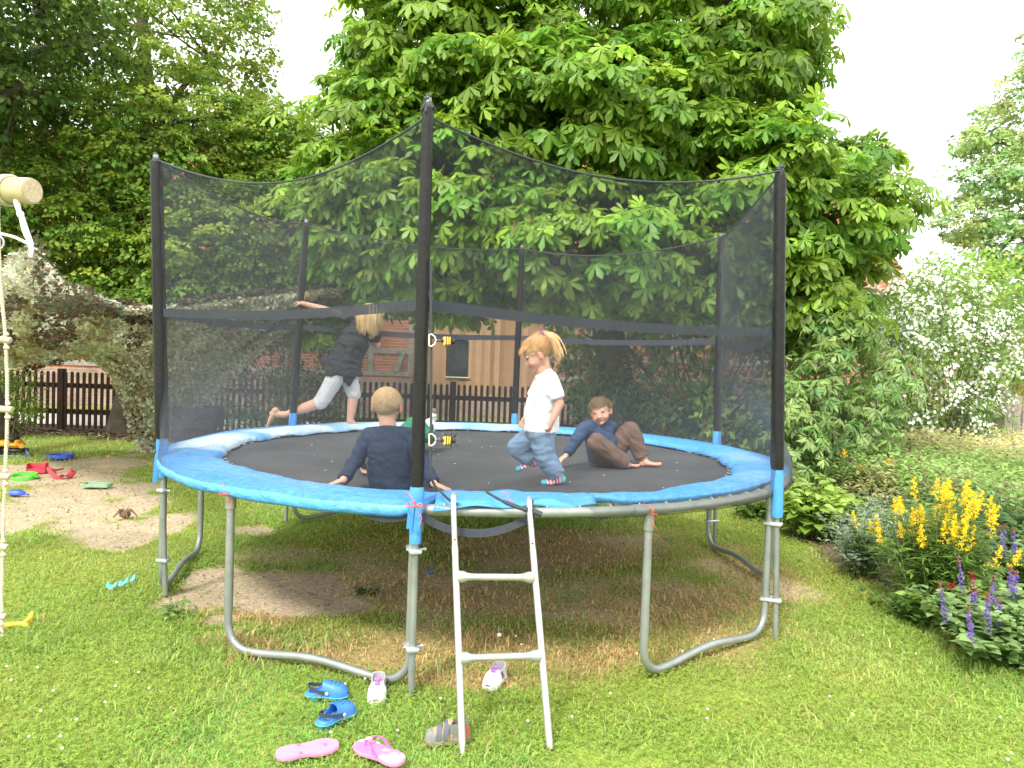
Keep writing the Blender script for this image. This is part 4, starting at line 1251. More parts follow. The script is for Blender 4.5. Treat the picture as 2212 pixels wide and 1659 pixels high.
# ---- darker tree reaching in at the top left
L_MA = lobes_px([(-120, -60, 5.0, 1.6, 1.4, 1.2), (90, 20, 5.4, 1.05, 1.0, .75), (40, 190, 5.6, .8, .9, .45), (-250, 250, 5.5, 1.6, 1.5, 1.4), (200, 90, 5.9, .45, .5, .40)])
tree('maple_tree', 'dark leaved tree whose branches reach in at the upper left corner', 'tree', L_MA, (-6.8, 5.0, 0), at(-200, -100, 5.0), .2,
     9, 30, .30, .085, T_HEART, (.09, .16, .03), 13, m_leafs, zmin=2.0, twigs=16)

# ---- far tree on the right, sparse, and one behind it
L_RT = lobes_px([(2290, 260, 17, 2.4, 2.4, 1.9), (2150, 390, 16.5, 1.3, 1.6, .9), (2230, 520, 16.5, 2.0, 2.0, 1.1), (2100, 480, 16, .95, 1.2, .55), (2200, 670, 16, 1.8, 1.6, 1.0), (2110, 300, 16.5, .75, .9, .45), (2330, 100, 17, 1.6, 1.5, .9), (2110, 600, 16, .8, .9, .45), (2420, 400, 17, 2.2, 2, 2.5)])
tree('oak_tree', 'airy tree with gaps of sky at the right edge beyond the garden', 'tree', L_RT, (at(2420, 800, 17)[0], 17, 0), at(2400, 150, 17), .3,
     3.4, 52, .42, .115, T_ROUND, (.33, .46, .17), 14, m_leafs, zmin=2.2, twigs=40, inner=.5, flat=.5)
# ---- shrubs
def shrub(name, label, lobes, base, seed, T, col, size, per_m2, leafn, spread, stems=9, mt=None, **kw):
    rg = np.random.default_rng(seed)
    root = empty(name, base, label, 'shrub')
    extra = kw.pop('extra', None); upb = kw.pop('upb', .7); droop = kw.pop('droop', .3); tip = kw.pop('tipcol', None); star = kw.pop('star', False)
    cp, cdn = clumps_on(lobes, per_m2, rg, kw.pop('zmin', .08), .55)
    m = len(cp); ci = np.repeat(np.arange(m), leafn); n = len(ci)
    if star:                                        # leaves whorled round the shoot tip
        an = rg.random(n)*2*PI
        ax = norm(cdn+np.array([0, 0, .7])+rg.normal(size=(m, 3))*.25)[ci]
        e1 = norm(np.cross(ax, np.array([.3, .8, .2]))); e2 = np.cross(ax, e1)
        rad = e1*np.cos(an)[:, None]+e2*np.sin(an)[:, None]
        P = cp[ci]+rad*.01+ax*(rg.random((n, 1))*spread*.35-.02)
        D = rad+ax*(rg.random((n, 1))*.7-.2); D[:, 2] -= droop; Nn = ax+rg.normal(size=(n, 3))*.15
    else:
        q = rdir(n, rg); off = q*spread*(.3+.8*rg.random((n, 1))); P = cp[ci]+off
        D = norm(off)+cdn[ci]*.5+rg.normal(size=(n, 3))*.4; D[:, 2] -= droop
        Nn = np.array([0, 0, 1.0])*upb+cdn[ci]*.5+rg.normal(size=(n, 3))*.4
    P[:, 2] = np.maximum(P[:, 2], .03)
    cb = (.75+.5*rg.random(m))[ci][:, None]; hue = (rg.random(m)-.5)[ci][:, None]*np.array([.4, .05, -.1])[None]
    c = np.array(col)[None]*(1+hue)*cb
    if tip is not None: c = np.where((rg.random(m) < .4)[ci][:, None], np.array(tip)[None]*cb, c)
    parts = [place(T, P, D, Nn, size*(.6+.7*rg.random(n)), np.clip(c, .004, 1), .22, rg)]
    if extra: parts += extra(cp, cdn, rg)
    V, Fc, Cc = merge(parts)
    b = MB(); base = np.array(base, float)
    for i in rg.permutation(m)[:stems*7]:
        p = cp[i]; s = base+rg.normal(size=3)*np.array([.12, .12, 0]); s[2] = 0
        mid = s*.45+p*.55; mid[2] = lerp(s[2], p[2], .62)
        b.tube(smooth_path([s, mid, p], 3), np.linspace(.016, .004, 7), 5, cap=False)
    b.build('stems', m_bark, root)
    mesh('foliage', V, Fc, mt or m_leaf, root, smooth=False, col=Cc)
    return root, cp, cdn
def dead(cp, cdn, rg, n=260, size=.09):
    P = cp[rg.integers(0, len(cp), n)]+rg.normal(size=(n, 3))*.08; P[:, 2] = np.maximum(P[:, 2], .1)
    return [place(T_OVAL, P, rdir(n, rg), rdir(n, rg), size*(.5+.8*rg.random(n)), np.array([.42, .22, .09]), .4, rg)]
# dark laurel mass behind the right half of the trampoline
shrub('laurel_shrub', 'dark glossy shrub with some brown leaves behind the right half of the trampoline', lobes_px([(1420, 830, 6.4, 1.3, .9, .75), (1560, 760, 6.0, 1.2, .9, 1.1), (1640, 850, 5.2, .9, .8, 1.0), (1470, 690, 6.6, 1.4, .9, .8), (1330, 890, 6.8, .8, .7, .6), (1300, 720, 7.0, .9, .7, .5), (1245, 745, 7.3, .5, .5, .5), (1265, 830, 7.2, .45, .5, .5), (1560, 900, 5.0, .9, .7, .7)]),
      (at(1520, 900, 6.0)[0], 6.0, 0), 21, T_OVAL, (.11, .21, .045), .115, 12, 16, .19, extra=lambda a, b_, r: dead(a, b_, r, 700, .11), tipcol=(.2, .33, .06))
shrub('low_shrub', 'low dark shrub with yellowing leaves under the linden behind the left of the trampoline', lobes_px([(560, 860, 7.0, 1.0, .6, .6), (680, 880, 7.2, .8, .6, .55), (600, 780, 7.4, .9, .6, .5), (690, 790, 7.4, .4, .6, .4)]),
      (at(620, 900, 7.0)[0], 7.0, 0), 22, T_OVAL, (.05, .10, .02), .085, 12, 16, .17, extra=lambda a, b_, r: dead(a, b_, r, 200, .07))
shrub('leather_leaf_shrub', 'tall shrub with long drooping grey green leaves right of the trampoline', lobes_px([(1790, 720, 4.3, .62, .8, .62), (1745, 860, 3.6, .55, .7, .65), (1880, 830, 4.4, .62, .8, .60), (1830, 930, 3.9, .75, .7, .55), (1720, 960, 3.3, .45, .5, .55), (1740, 690, 5.0, .6, .6, .6)]),
      (at(1800, 900, 4.0)[0], 4.0, 0), 23, T_LONG, (.20, .33, .09), .108, 34, 15, .14, star=True, droop=.45, extra=lambda a, b_, r: dead(a, b_, r, 160, .06), tipcol=(.27, .39, .13))
def blossoms(n_per, size, col, k_=1.0):
    def f(cp, cdn, rg):
        k = rg.permutation(len(cp))[:int(len(cp)*k_)]
        ci = np.repeat(k, n_per); n = len(ci)
        P = cp[ci]+cdn[ci]*.08+rg.normal(size=(n, 3))*.09; ax = norm(cdn[ci]+rg.normal(size=(n, 3))*.5+np.array([0, -.2, .3]))
        out_ = []
        e1 = norm(np.cross(ax, np.array([.3, .7, .4]))); e2 = np.cross(ax, e1)
        for j in range(4):
            a = j*PI/2
            out_.append(place(T_ROUND, P, e1*math.cos(a)+e2*math.sin(a)+ax*.25, ax, np.full(n, size), np.array(col), .06, rg))
        return out_
    return f
shrub('mock_orange_shrub', 'mock orange bush covered in small white blossom at the right', lobes_px([(2030, 700, 6.6, 1.0, 1.0, .95), (2075, 800, 6.3, .72, .8, .85), (1960, 800, 6.0, .75, .8, .85), (2050, 900, 6.0, .9, .7, .6), (2150, 730, 6.6, .45, .7, .50), (1940, 680, 6.8, .6, .7, .6)]),
      (at(2040, 900, 6.4)[0], 6.4, 0), 24, T_OVAL, (.16, .27, .06), .075, 17, 22, .16, extra=blossoms(24, .031, (.92, .93, .87), .36), mt=m_leafs)
shrub('hazel_shrub', 'bright green shrub standing behind the white flowering bush', lobes_px([(2110, 630, 10, 1.3, 1.2, .75), (2210, 660, 10, 1.3, 1.2, .9), (2010, 610, 10, .6, .7, .5), (2180, 760, 10, 1.2, 1, 1.0), (1990, 700, 10.5, .9, .9, .8)]),
      (at(2120, 800, 10)[0], 10, 0), 25, T_HEART, (.25, .40, .07), .10, 8, 18, .24, mt=m_leafs)
shrub('elder_shrub', 'small light green shrub against the fence at the left edge', lobes_px([(20, 850, 7.0, .42, .35, .42), (45, 880, 6.9, .3, .3, .25), (-60, 830, 7.0, .5, .4, .5)]),
      (at(10, 900, 7.0)[0], 7.0, 0), 26, T_OVAL, (.15, .25, .03), .075, 26, 14, .13, mt=m_leafs)
# ---- flower bed
def dome(c, r, n, rg):
    d = rdir(n, rg); d[:, 2] = np.abs(d[:, 2]); return c+d*r*(.75+.3*rg.random((n, 1))), d
def herb(name, label, c, r, h, T, col, size, ntuft, leafn, seed, upright=.8, spread=.07, flower=None, tip=None, cat='plant', mt=None, stemn=26, droop=.1):
    """clump of stems from the soil, leaves all the way up each stem"""
    rg = np.random.default_rng(seed); root = empty(name, (c[0], c[1], 0), label, cat)
    base = np.stack([c[0]+rg.normal(size=ntuft)*r*.30, c[1]+rg.normal(size=ntuft)*r*.30, np.zeros(ntuft)], 1)
    ou = np.stack([(base[:, 0]-c[0]), (base[:, 1]-c[1])], 1)/r*2.0+rg.normal(size=(ntuft, 2))*.35
    hh = h*(.62+.42*rg.random(ntuft))*(1-.14*np.hypot(ou[:, 0], ou[:, 1]))
    topp = base.copy(); topp[:, :2] += ou*r*.62; topp[:, 2] = hh
    ci = np.repeat(np.arange(ntuft), leafn); n = len(ci); t = .12+.88*rg.random(n)**.8
    P = base[ci]*(1-t)[:, None]+topp[ci]*t[:, None]; P[:, 2] = hh[ci]*t**.85
    an = rg.random(n)*2*PI; D = np.stack([np.cos(an), np.sin(an), upright*(.3+.7*rg.random(n))-droop], 1)
    Nn = np.stack([-np.cos(an)*upright, -np.sin(an)*upright, np.ones(n)], 1)+rg.normal(size=(n, 3))*.2
    P[:, :2] += D[:, :2]*.008+rg.normal(size=(n, 2))*spread*.35
    cb = (.75+.5*rg.random(ntuft))[ci][:, None]; cc_ = np.array(col)[None]*cb
    if tip is not None: cc_ = cc_*(1-(t**2)[:, None])+np.array(tip)[None]*(t**2)[:, None]*cb
    V, Fc, Cc = place(T, P, D, Nn, size*(.6+.7*rg.random(n))*(1.15-.45*t), cc_, .2, rg)
    b = MB()
    for i in range(min(ntuft, stemn*3)):
        b.tube([base[i], base[i]*.5+topp[i]*.5*np.array([1, 1, 0])+np.array([0, 0, hh[i]*.55]), topp[i]], [.0045, .0035, .002], 5, cap=False)
    b.build('stems', m_stem, root)
    mesh('foliage', V, Fc, mt or m_leafs, root, smooth=False, col=Cc)
    if flower: flower(root, topp, ou, rg)
    return root
def spikes(nm, col, every, L, R, dens, sz, tipc=None, curve=0.0, branch=False):
    def f(root, topp, ou, rg):
        k = np.arange(0, len(topp), every); parts = []
        for i in k:
            n = dens; t = rg.random(n); Li = L*(.7+.5*rg.random())
            d = np.array([ou[i][0]*.2, ou[i][1]*.2, 1.0]); d /= np.linalg.norm(d)
            P = topp[i]+d*(t*Li-.2*Li)[:, None]
            if branch:                                 # plume of arching side sprays
                ns = 9; s_ = rg.integers(0, ns, n); aa = s_*2.4+i; l_ = (1-s_/ns)
                u = rg.random(n)
                P = topp[i]+d*(s_/ns*Li)[:, None]+np.stack([np.cos(aa), np.sin(aa), np.full(n, .55)], 1)*(u*R*l_)[:, None]
                P[:, 2] += -.35*(u*R*l_)**2/R
                P += rg.normal(size=(n, 3))*.005
            else:
                a = rg.random(n)*2*PI; rr_ = R*(1-t*.85)
                P = P+np.stack([np.cos(a)*rr_, np.sin(a)*rr_, np.zeros(n)], 1)
                P[:, 0] += curve*t*t*Li
            D = norm(rdir(n, rg)+np.array([0, 0, .5]))
            c = np.repeat(np.array(col)[None], n, 0)
            if tipc is not None: c = np.where((t > .82)[:, None], np.array(tipc)[None], c)
            parts.append(place(T_ROUND, P, D, rdir(n, rg), sz*(.6+.7*rg.random(n)), c, .22, rg))
        V, Fc, Cc = merge(parts); mesh(nm, V, Fc, m_petal, root, smooth=False, col=Cc)
    return f
g = lambda px, py: G(px, py)
# hydrangea
def heads(root, topp, ou, rg):
    parts = []
    for i in range(0, len(topp), 4):
        n = 70; a = rg.random(n)*2*PI; q = np.sqrt(rg.random(n))*.045
        P = topp[i]+np.stack([np.cos(a)*q, np.sin(a)*q, .035-q*q*6], 1)
        parts.append(place(T_ROUND, P, rdir(n, rg)*.6+np.array([0, 0, .2]), np.tile([0, 0, 1.], (n, 1)), .011+.004*rg.random(n), np.array([.40, .52, .17]), .2, rg))
    V, Fc, Cc = merge(parts); mesh('flower_heads', V, Fc, m_petal, root, smooth=False, col=Cc)
herb('hydrangea', 'round hydrangea with broad light green leaves and pale green flower heads beside the trampoline pole', g(1750, 1160), .32, .60, T_HEART, (.24, .38, .06), .115, 56, 15, 41, upright=.35, flower=heads, tip=(.34, .48, .10), mt=m_leaf, droop=.25)
herb('silver_leaf_plant', 'silvery grey green leafed plant at the front of the flower bed', g(1862, 1238), .25, .52, T_OVAL, (.22, .30, .18), .055, 90, 26, 42, upright=.9, tip=(.34, .42, .30))
herb('silver_leaf_plant', 'pale silvery tufts right behind the silver leafed plant', g(1905, 1190), .20, .52, T_OVAL, (.20, .27, .17), .055, 40, 22, 43, upright=.9, tip=(.36, .44, .33))
herb('goldenrod', 'goldenrod with bright yellow flower plumes in the flower bed', g(2020, 1310), .27, .74, T_NARROW, (.17, .29, .06), .125, 110, 34, 44, upright=.7, tip=(.13, .22, .04),
     flower=spikes('flower_plumes', (.88, .68, .03), 2, .15, .040, 220, .0080, branch=True))
herb('goldenrod', 'smaller goldenrod with few orange yellow plumes behind the trampoline pole', g(1840, 1090), .30, .60, T_NARROW, (.10, .17, .04), .10, 50, 26, 45, upright=.7,
     flower=spikes('flower_plumes', (.82, .52, .03), 14, .12, .05, 120, .012, branch=True))
herb('aster_clump', 'dark green clump of narrow leaves at the right edge behind the goldenrod', g(2190, 1240), .55, .66, T_NARROW, (.09, .17, .05), .14, 130, 40, 46, upright=.6)
herb('aster_clump', 'mid green leafy clump between the goldenrod and the meadow plants', g(2080, 1150), .50, .55, T_NARROW, (.14, .23, .06), .12, 100, 34, 47, upright=.6)
herb('salvia', 'purple flowered salvia spikes above grey green leaves at the lower right edge', g(2195, 1425), .36, .36, T_HEART, (.17, .29, .10), .085, 90, 26, 48, upright=.6, tip=(.27, .40, .14),
     flower=spikes('flower_spikes', (.22, .15, .42), 6, .21, .015, 120, .013, tipc=(.30, .14, .12)))
herb('salvia', 'salvia clump with taller purple spikes further back at the right edge', g(2235, 1320), .34, .50, T_HEART, (.20, .32, .10), .085, 60, 26, 49, upright=.6,
     flower=spikes('flower_spikes', (.22, .15, .44), 6, .24, .015, 120, .013, tipc=(.30, .14, .12)))
def redheads(root, topp, ou, rg):
    parts = []
    for i in range(0, len(topp), 5):
        n = 46; P = topp[i]+rg.normal(size=(n, 3))*.013
        parts.append(place(T_ROUND, P, rdir(n, rg), rdir(n, rg), .010+.004*rg.random(n), np.array([.36, .02, .03]), .3, rg))
    V, Fc, Cc = merge(parts); mesh('flower_heads', V, Fc, m_petal, root, smooth=False, col=Cc)
herb('red_flower_plant', 'pale leaved plant with small dark red flowers between goldenrod and salvia', g(2095, 1355), .19, .34, T_HEART, (.22, .34, .06), .075, 24, 14, 50, upright=.4, flower=redheads, mt=m_leaf)
herb('leafy_weed', 'low green leafy plant at the soil edge below the goldenrod', g(1975, 1335), .20, .20, T_HEART, (.10, .19, .035), .075, 22, 10, 51, upright=.3)
herb('leafy_weed', 'small lobed leaf plant under the trampoline edge at the right bed', g(1640, 1120), .22, .26, T_HEART, (.13, .25, .04), .085, 22, 12, 52, upright=.4)
herb('catmint', 'loose mid green plant between the hydrangea and the silver leafed plant', g(1850, 1150), .28, .42, T_OVAL, (.12, .21, .05), .07, 60, 24, 53, upright=.5)
# mass of low garden plants behind
def meadow(n):
    rg = np.random.default_rng(60)
    u = rg.random(n); v = rg.random(n)
    x = 2.6+u*7.5; y = -.4+v*9.2
    bs = bed_side(x, y); k = (bs > .9+.3*(rg.random(n))) & (np.hypot(x, y) > 3.0); x, y, bs = x[k], y[k], bs[k]; m = len(x)
    pat = fbm(x, y, .9, 3, 61); h = (.42+.34*pat)*sstep(.5, 1.8, bs)*(.85+.3*rg.random(m))
    z = h*(.35+.65*rg.random(m)**.5)
    a = rg.random(m)*2*PI; D = np.stack([np.cos(a), np.sin(a), .35+rg.random(m)*.5], 1); Nn = np.stack([-np.cos(a)*.5, -np.sin(a)*.5, np.ones(m)], 1)+rg.normal(size=(m, 3))*.3
    c = np.where((pat > .56)[:, None], C(.38, .40, .17)[None], C(.28, .42, .12)[None])
    r_ = rg.random(m); c = np.where((r_ < .10)[:, None], C(.24, .15, .10)[None], c)
    dryg = ((x > 6.6) & (y > 3.8))[:, None] & (rg.random((m, 1)) < .8)
    c = np.where(dryg, C(.62, .58, .28)[None], c)
    return place(T_OVAL, np.stack([x, y, z], 1), D, Nn, .045+.045*rg.random(m), c, .3, rg)
V, Fc, Cc = meadow(130000)
tag(mesh('ground_cover', V, Fc, m_leafs, smooth=False, col=Cc), 'mass of low green and brownish garden plants behind the flower bed', 'ground cover', kind='stuff')
# small weeds in the grass
for (px, py, h_, lab) in ((790, 1283, .07, 'flat dark green dandelion rosette under the trampoline'), (1750, 1130, .10, 'small plant at the foot of the hydrangea')):
    herb('weed', lab, g(px, py), .05, h_*.8, T_LONG, (.05, .10, .02), .06, 7, 6, int(px), upright=.25, droop=.05)
herb('weed', 'broad leaved weed in the grass near the left legs', g(368, 1330), .10, .08, T_OVAL, (.19, .30, .09), .08, 6, 5, 71, upright=.5)
# ================================================================ PEOPLE
def v3(p): return np.array(p, float)
def nrm(a):
    a = v3(a); return a/max(np.linalg.norm(a), 1e-9)
def remesh(mbs, name, mt, parent, voxel=.0035, it=5, disp=None, colf=None, base=None, factor=.5):
    """merge closed overlapping shapes into one continuous skin"""
    o = mesh('tmp_blob', mbs.v, mbs.f, None)
    bm = bmesh.new(); bm.from_mesh(o.data); bmesh.ops.recalc_face_normals(bm, faces=bm.faces); bm.to_mesh(o.data); bm.free()
    m = o.modifiers.new('r', 'REMESH'); m.mode = 'VOXEL'; m.voxel_size = voxel; m.adaptivity = 0
    s = o.modifiers.new('s', 'SMOOTH'); s.factor = factor; s.iterations = it
    dg = bpy.context.evaluated_depsgraph_get()
    me = bpy.data.meshes.new_from_object(o.evaluated_get(dg))
    n = len(me.vertices); V = np.empty(n*3); me.vertices.foreach_get('co', V); V = V.reshape(-1, 3)
    Nn = np.empty(n*3, np.float32); me.vertices.foreach_get('normal', Nn); Nn = Nn.reshape(-1, 3).astype(float)
    if disp is not None: V = V+Nn*disp(V, Nn)[:, None]
    b = origin(parent) if parent is not None else (v3(base) if base is not None else np.zeros(3))
    me.vertices.foreach_set('co', (V-b).astype(np.float32).ravel())
    me.polygons.foreach_set('use_smooth', np.ones(len(me.polygons), bool))
    me.materials.clear(); me.materials.append(mt)
    if colf is not None:
        ca = me.color_attributes.new('Col', 'FLOAT_COLOR', 'POINT'); c = np.ones((n, 4), np.float32); c[:, :3] = colf(V, Nn); ca.data.foreach_set('color', c.ravel())
    me.update(); me.name = name
    old = o.data; bpy.data.objects.remove(o); bpy.data.meshes.remove(old)
    r = bpy.data.objects.new(name, me); SC.collection.objects.link(r)
    if parent is not None: r.parent = parent
    else: r.location = [float(q) for q in b]
    return r
def chain(b, pts, rad, ends=(True, True), n=14):
    pts = [v3(p) for p in pts]
    for i in range(len(pts)-1): b.cone(pts[i], pts[i+1], rad[i], rad[i+1], n)
    for i in range(len(pts)):
        if (i == 0 and not ends[0]) or (i == len(pts)-1 and not ends[1]): continue
        b.ell(pts[i], rad[i]*.998, nu=n, nv=8)
def rings(b, lst, side, n=20):
    """lst of (centre, half width, half depth); side = unit vector of the width"""
    R_ = []; m = len(lst)
    for i, (c, w_, d_) in enumerate(lst):
        ax = nrm(v3(lst[min(i+1, m-1)][0])-v3(lst[max(i-1, 0)][0]))
        s = nrm(side-ax*np.dot(side, ax)); f = np.cross(ax, s)
        R_.append([v3(c)+s*w_*math.cos(2*PI*j/n)+f*d_*math.sin(2*PI*j/n) for j in range(n)])
    b.loft(R_)
def hand(b, wr, d, pn, s=1.0, curl=.4, left=True, spread=.16):
    """palm and five fingers; d = direction of the fingers, pn = the way the palm faces"""
    d = nrm(d); pn = nrm(v3(pn)-d*np.dot(pn, d)); sd = np.cross(d, pn)*(1 if left else -1)      # sd points to the thumb side
    L = .058*s
    c = v3(wr)+d*L*.5
    rot = Matrix((sd, d, pn)).transposed()
    b.ell(c, (.027*s, L*.62, .0125*s), rot, 12, 8)
    b.ell(v3(wr), .0165*s, nu=10, nv=6)
    for i, (off, ln, r) in enumerate(((.019, .040, .0068), (.0065, .046, .0070), (-.006, .043, .0068), (-.0185, .034, .0061))):
        p0 = v3(wr)+d*L*.92+sd*off*s; dd = nrm(d+sd*spread*(off/.019)); pts = [p0]
        cu = curl*(1+.12*i)
        for k, seg in enumerate((.42, .32, .26)):
            a = cu*(k+.6); v = dd*math.cos(a)+pn*math.sin(a); pts.append(pts[-1]+v*ln*s*seg)
        chain(b, pts, [r*s, r*s*.96, r*s*.9, r*s*.8], n=8)
    p0 = v3(wr)+d*L*.25+sd*.020*s+pn*.004*s; v = nrm(sd*.75+d*.65+pn*.25)
    p1 = p0+v*.021*s; v2 = nrm(sd*.35+d*.85+pn*(.3+curl*.5)); chain(b, [p0, p1, p1+v2*.017*s, p1+v2*.030*s], [.0095*s, .0082*s, .0076*s, .0066*s], n=8)
def foot(b, ank, heel, toe, s=1.0, up=(0, 0, 1), toes=True, left=True, fat=0.0):
    ank, heel, toe = v3(ank), v3(heel), v3(toe); f = nrm(toe-heel); up = nrm(v3(up)-f*np.dot(up, f)); sd = np.cross(f, up)*(1 if left else -1)
    L = np.linalg.norm(toe-heel); w = .205*L+fat; h = .16*L+fat
    b.ell(heel+f*L*.14+up*h*.65, (.15*L+fat,)*3, nu=12, nv=8)
    rs = []
    for t, ww, hh in ((.08, .62, 1.0), (.3, .72, 1.25), (.5, .88, 1.05), (.7, 1.0, .72), (.82, .92, .52)):
        rs.append((heel+f*L*t+up*hh*h*.55, ww*w, hh*h*.62))
    rings(b, rs, np.cross(f, up), 14)
    chain(b, [ank, heel+f*L*.30+up*h*.9], [.030*s+fat, .030*s+fat])
    for i in range(5):
        off = (.72-.36*i)*w*.95; r = (.0115 if i == 0 else .0078-.0005*i)*s; ln = L*(1-.025*i*i)
        p0 = heel+f*L*.74+sd*off+up*h*.35; p1 = heel+f*(ln-r)+sd*off+up*r*.9
        if toes: chain(b, [p0, p1], [r*1.15, r], n=8)
        else: chain(b, [p0, p1], [r*1.5+fat*.6, r*1.35+fat*.6], n=8)
m_skin = vmat('skin', rough=.5, spec=.35, sub=.18, var=.05, vscale=40)
def cloth(name, col, var=.12, vs=10, rough=.85, bump=.35, bs=260, col2=None, thr=None): return mat(name, col, rough=rough, var=var, vscale=vs, bump=bump, bscale=bs, col2=col2, thr=thr)
def folds(amp=.005, f=17.0, ax=(0, 0, 1), st=.35, seed=0.0):
    ax = nrm(ax)
    def g_(V, Nn):
        # creases run across the axis
        al = V@ax; q = V-al[:, None]*ax*(1-1/st)*1.0
        o = np.empty(len(V))
        for i in range(len(V)):
            o[i] = mnoise.noise(Vector(q[i]*f*.5)+Vector((seed, 0, 0)))+.5*mnoise.noise(Vector(q[i]*f*1.1)+Vector((0, seed, 0)))
        return amp*(1-np.abs(o)*2.2)
    return g_
SKIN = np.array([.56, .315, .215])
class Head:
    def __init__(s, c, fwd, up, hh=.195):
        s.c = v3(c); s.f = nrm(fwd); s.u = nrm(v3(up)-s.f*np.dot(up, s.f)); s.r = np.cross(s.f, s.u); s.h = hh
        s.M = Matrix((s.r, s.f, s.u)).transposed()
    def p(s, x, y, z): return s.c+(s.r*x+s.f*y+s.u*z)*s.h
    def loc(s, V):
        q = (V-s.c)/s.h; return q@s.r, q@s.f, q@s.u
    def e(s, b, c, r, nu=20, nv=14): b.ell(s.p(*c), tuple(q*s.h for q in r), s.M, nu, nv)
    def skin(s, b, neck):
        s.e(b, (0, -.07, .13), (.365, .43, .37), 28, 18)
        s.e(b, (0, .07, -.10), (.305, .345, .34)); s.e(b, (0, .13, -.30), (.20, .22, .16))
        for sx in (-1, 1):
            s.e(b, (sx*.15, .20, -.17), (.14, .17, .13)); s.e(b, (sx*.395, -.04, -.07), (.035, .090, .135)); s.e(b, (sx*.35, .0, -.13), (.03, .04, .06))
            s.e(b, (sx*.14, .335, .075), (.11, .05, .035))
        s.e(b, (0, .37, -.07), (.045, .07, .10)); s.e(b, (0, .42, -.125), (.055, .055, .045)); s.e(b, (0, .36, .02), (.04, .05, .07))
        for sx in (-1, 1): s.e(b, (sx*.05, .40, -.135), (.035, .04, .03))
        s.e(b, (0, .355, -.245), (.095, .05, .030)); s.e(b, (0, .35, -.285), (.08, .05, .028)); s.e(b, (0, .30, -.385), (.09, .09, .06))
        chain(b, [s.p(0, -.10, -.20), neck], [.215*s.h, .235*s.h])
    def paint(s, V, c, brow=(.22, .13, .07), smile=0.0, squint=.03):
        x, y, z = s.loc(V); near = (np.abs(x) < .45) & (np.abs(y) < .6) & (np.abs(z) < .55)
        def mix(m_, k):
            m_ = (np.clip(m_, 0, 1)*near)[:, None]; return c*(1-m_)+np.array(k)[None]*m_
        for sx in (-1, 1): c = mix(.45*np.exp(-(((x-sx*.17)/.10)**2+((z+.16)/.09)**2))*(y > .1), (.78, .30, .22))
        c = mix(.7*np.exp(-(((x)/.06)**2+((z+.12)/.05)**2))*(y > .38), (.76, .33, .25))
        c = mix(.9*(((x/.105)**2+((z+.262-.9*smile*x*x*4)/.034)**2) < 1)*(y > .2), (.62, .20, .17))
        c = mix(.95*(((x/.088)**2+((z+.264-.9*smile*x*x*4)/.009)**2) < 1)*(y > .2), (.10, .02, .02))
        for sx in (-1, 1):
            c = mix(1.0*((((x-sx*.145)/.062)**2+((z-.005)/squint)**2) < 1)*(y > .15), (.50, .42, .38))
            c = mix(1.0*((((x-sx*.145)/.030)**2+((z-.005)/squint)**2) < 1)*(y > .15), (.06, .05, .05))
            c = mix(.9*((((x-sx*.145)/.072)**2+((z-.005-squint*.9)/.011)**2) < 1)*(y > .15), (.07, .04, .03))
            c = mix(.6*((((x-sx*.15)/.085)**2+((z-.095+abs(1)*.0)/.020)**2) < 1)*(y > .1), brow)
            c = mix(.28*(np.abs(x) > .34)*(y > -.14)*(y < .06)*(z < .06)*(z > -.22), (.80, .24, .18))
        return c
def strands(H, n, L, col, seed, where, comb, width=.004, seg=5, grav=.5, lift=1.02, jit=.12, shell=(.385, .45, .395), c0=(0, -.07, .13), tipw=.35, nape=0.0):
    """locks of hair rooted on the scalp; where(x,y,z)->bool, comb(x,y,z)->direction, all in head units"""
    rg = np.random.default_rng(seed); d = rdir(n*3, rg); p = d*np.array(shell)+np.array(c0)
    k = np.array([where(*q) for q in p]); p = p[k][:n]; m = len(p)
    sh = np.array(shell); c0 = np.array(c0)
    dirs = norm(np.array([comb(*q) for q in p])+rg.normal(size=(m, 3))*jit)
    gl = np.array([-(H.r[2]), -(H.f[2]), -(H.u[2])])
    LL = (L*(.75+.4*rg.random(m)))/H.h; P = [p.copy()]; dd = dirs.copy(); q = p.copy()
    for i in range(seg):
        nn = norm((q-c0)/sh**2); dd = norm(dd-nn*np.minimum(0, np.sum(dd*nn, 1, keepdims=True))+gl*grav*(i/seg)); q = q+dd*(LL/seg)[:, None]
        e = np.sqrt(np.sum(((q-c0)/sh)**2, 1, keepdims=True)); q = np.where(e < lift, c0+(q-c0)/e*lift, q); P.append(q.copy())
    W_ = np.stack([H.c+(a[:, 0:1]*H.r+a[:, 1:2]*H.f+a[:, 2:3]*H.u)*H.h for a in P], 1)          # m, seg+1, 3
    cen = H.p(*c0); rad = norm(W_-cen); tan = norm(np.gradient(W_, axis=1)); sd_ = norm(np.cross(tan, rad)); wv = (width*(1-(1-tipw)*np.linspace(0, 1, seg+1)))[None, :, None]
    A = W_-sd_*wv/2; B = W_+sd_*wv/2; Cn = W_+rad*wv*.35
    V = np.stack([A, Cn, B], 2).reshape(-1, 3); F_ = []
    for i in range(seg):
        for j in (0, 1): F_.append(np.stack([np.arange(m)*(seg+1)*3+i*3+j, np.arange(m)*(seg+1)*3+i*3+j+1, np.arange(m)*(seg+1)*3+(i+1)*3+j+1, np.arange(m)*(seg+1)*3+(i+1)*3+j], 1))
    c = np.array(col)[None]*(.65+.7*rg.random((m, 1)))*(1-nape*sstep(.05, -.12, p[:, 2:3])); c = np.repeat(c[:, None], (seg+1)*3, 1).reshape(-1, 3)
    return V, np.concatenate(F_), c
m_hair = vmat('hair', rough=.42, spec=.5, var=.1, vscale=120)
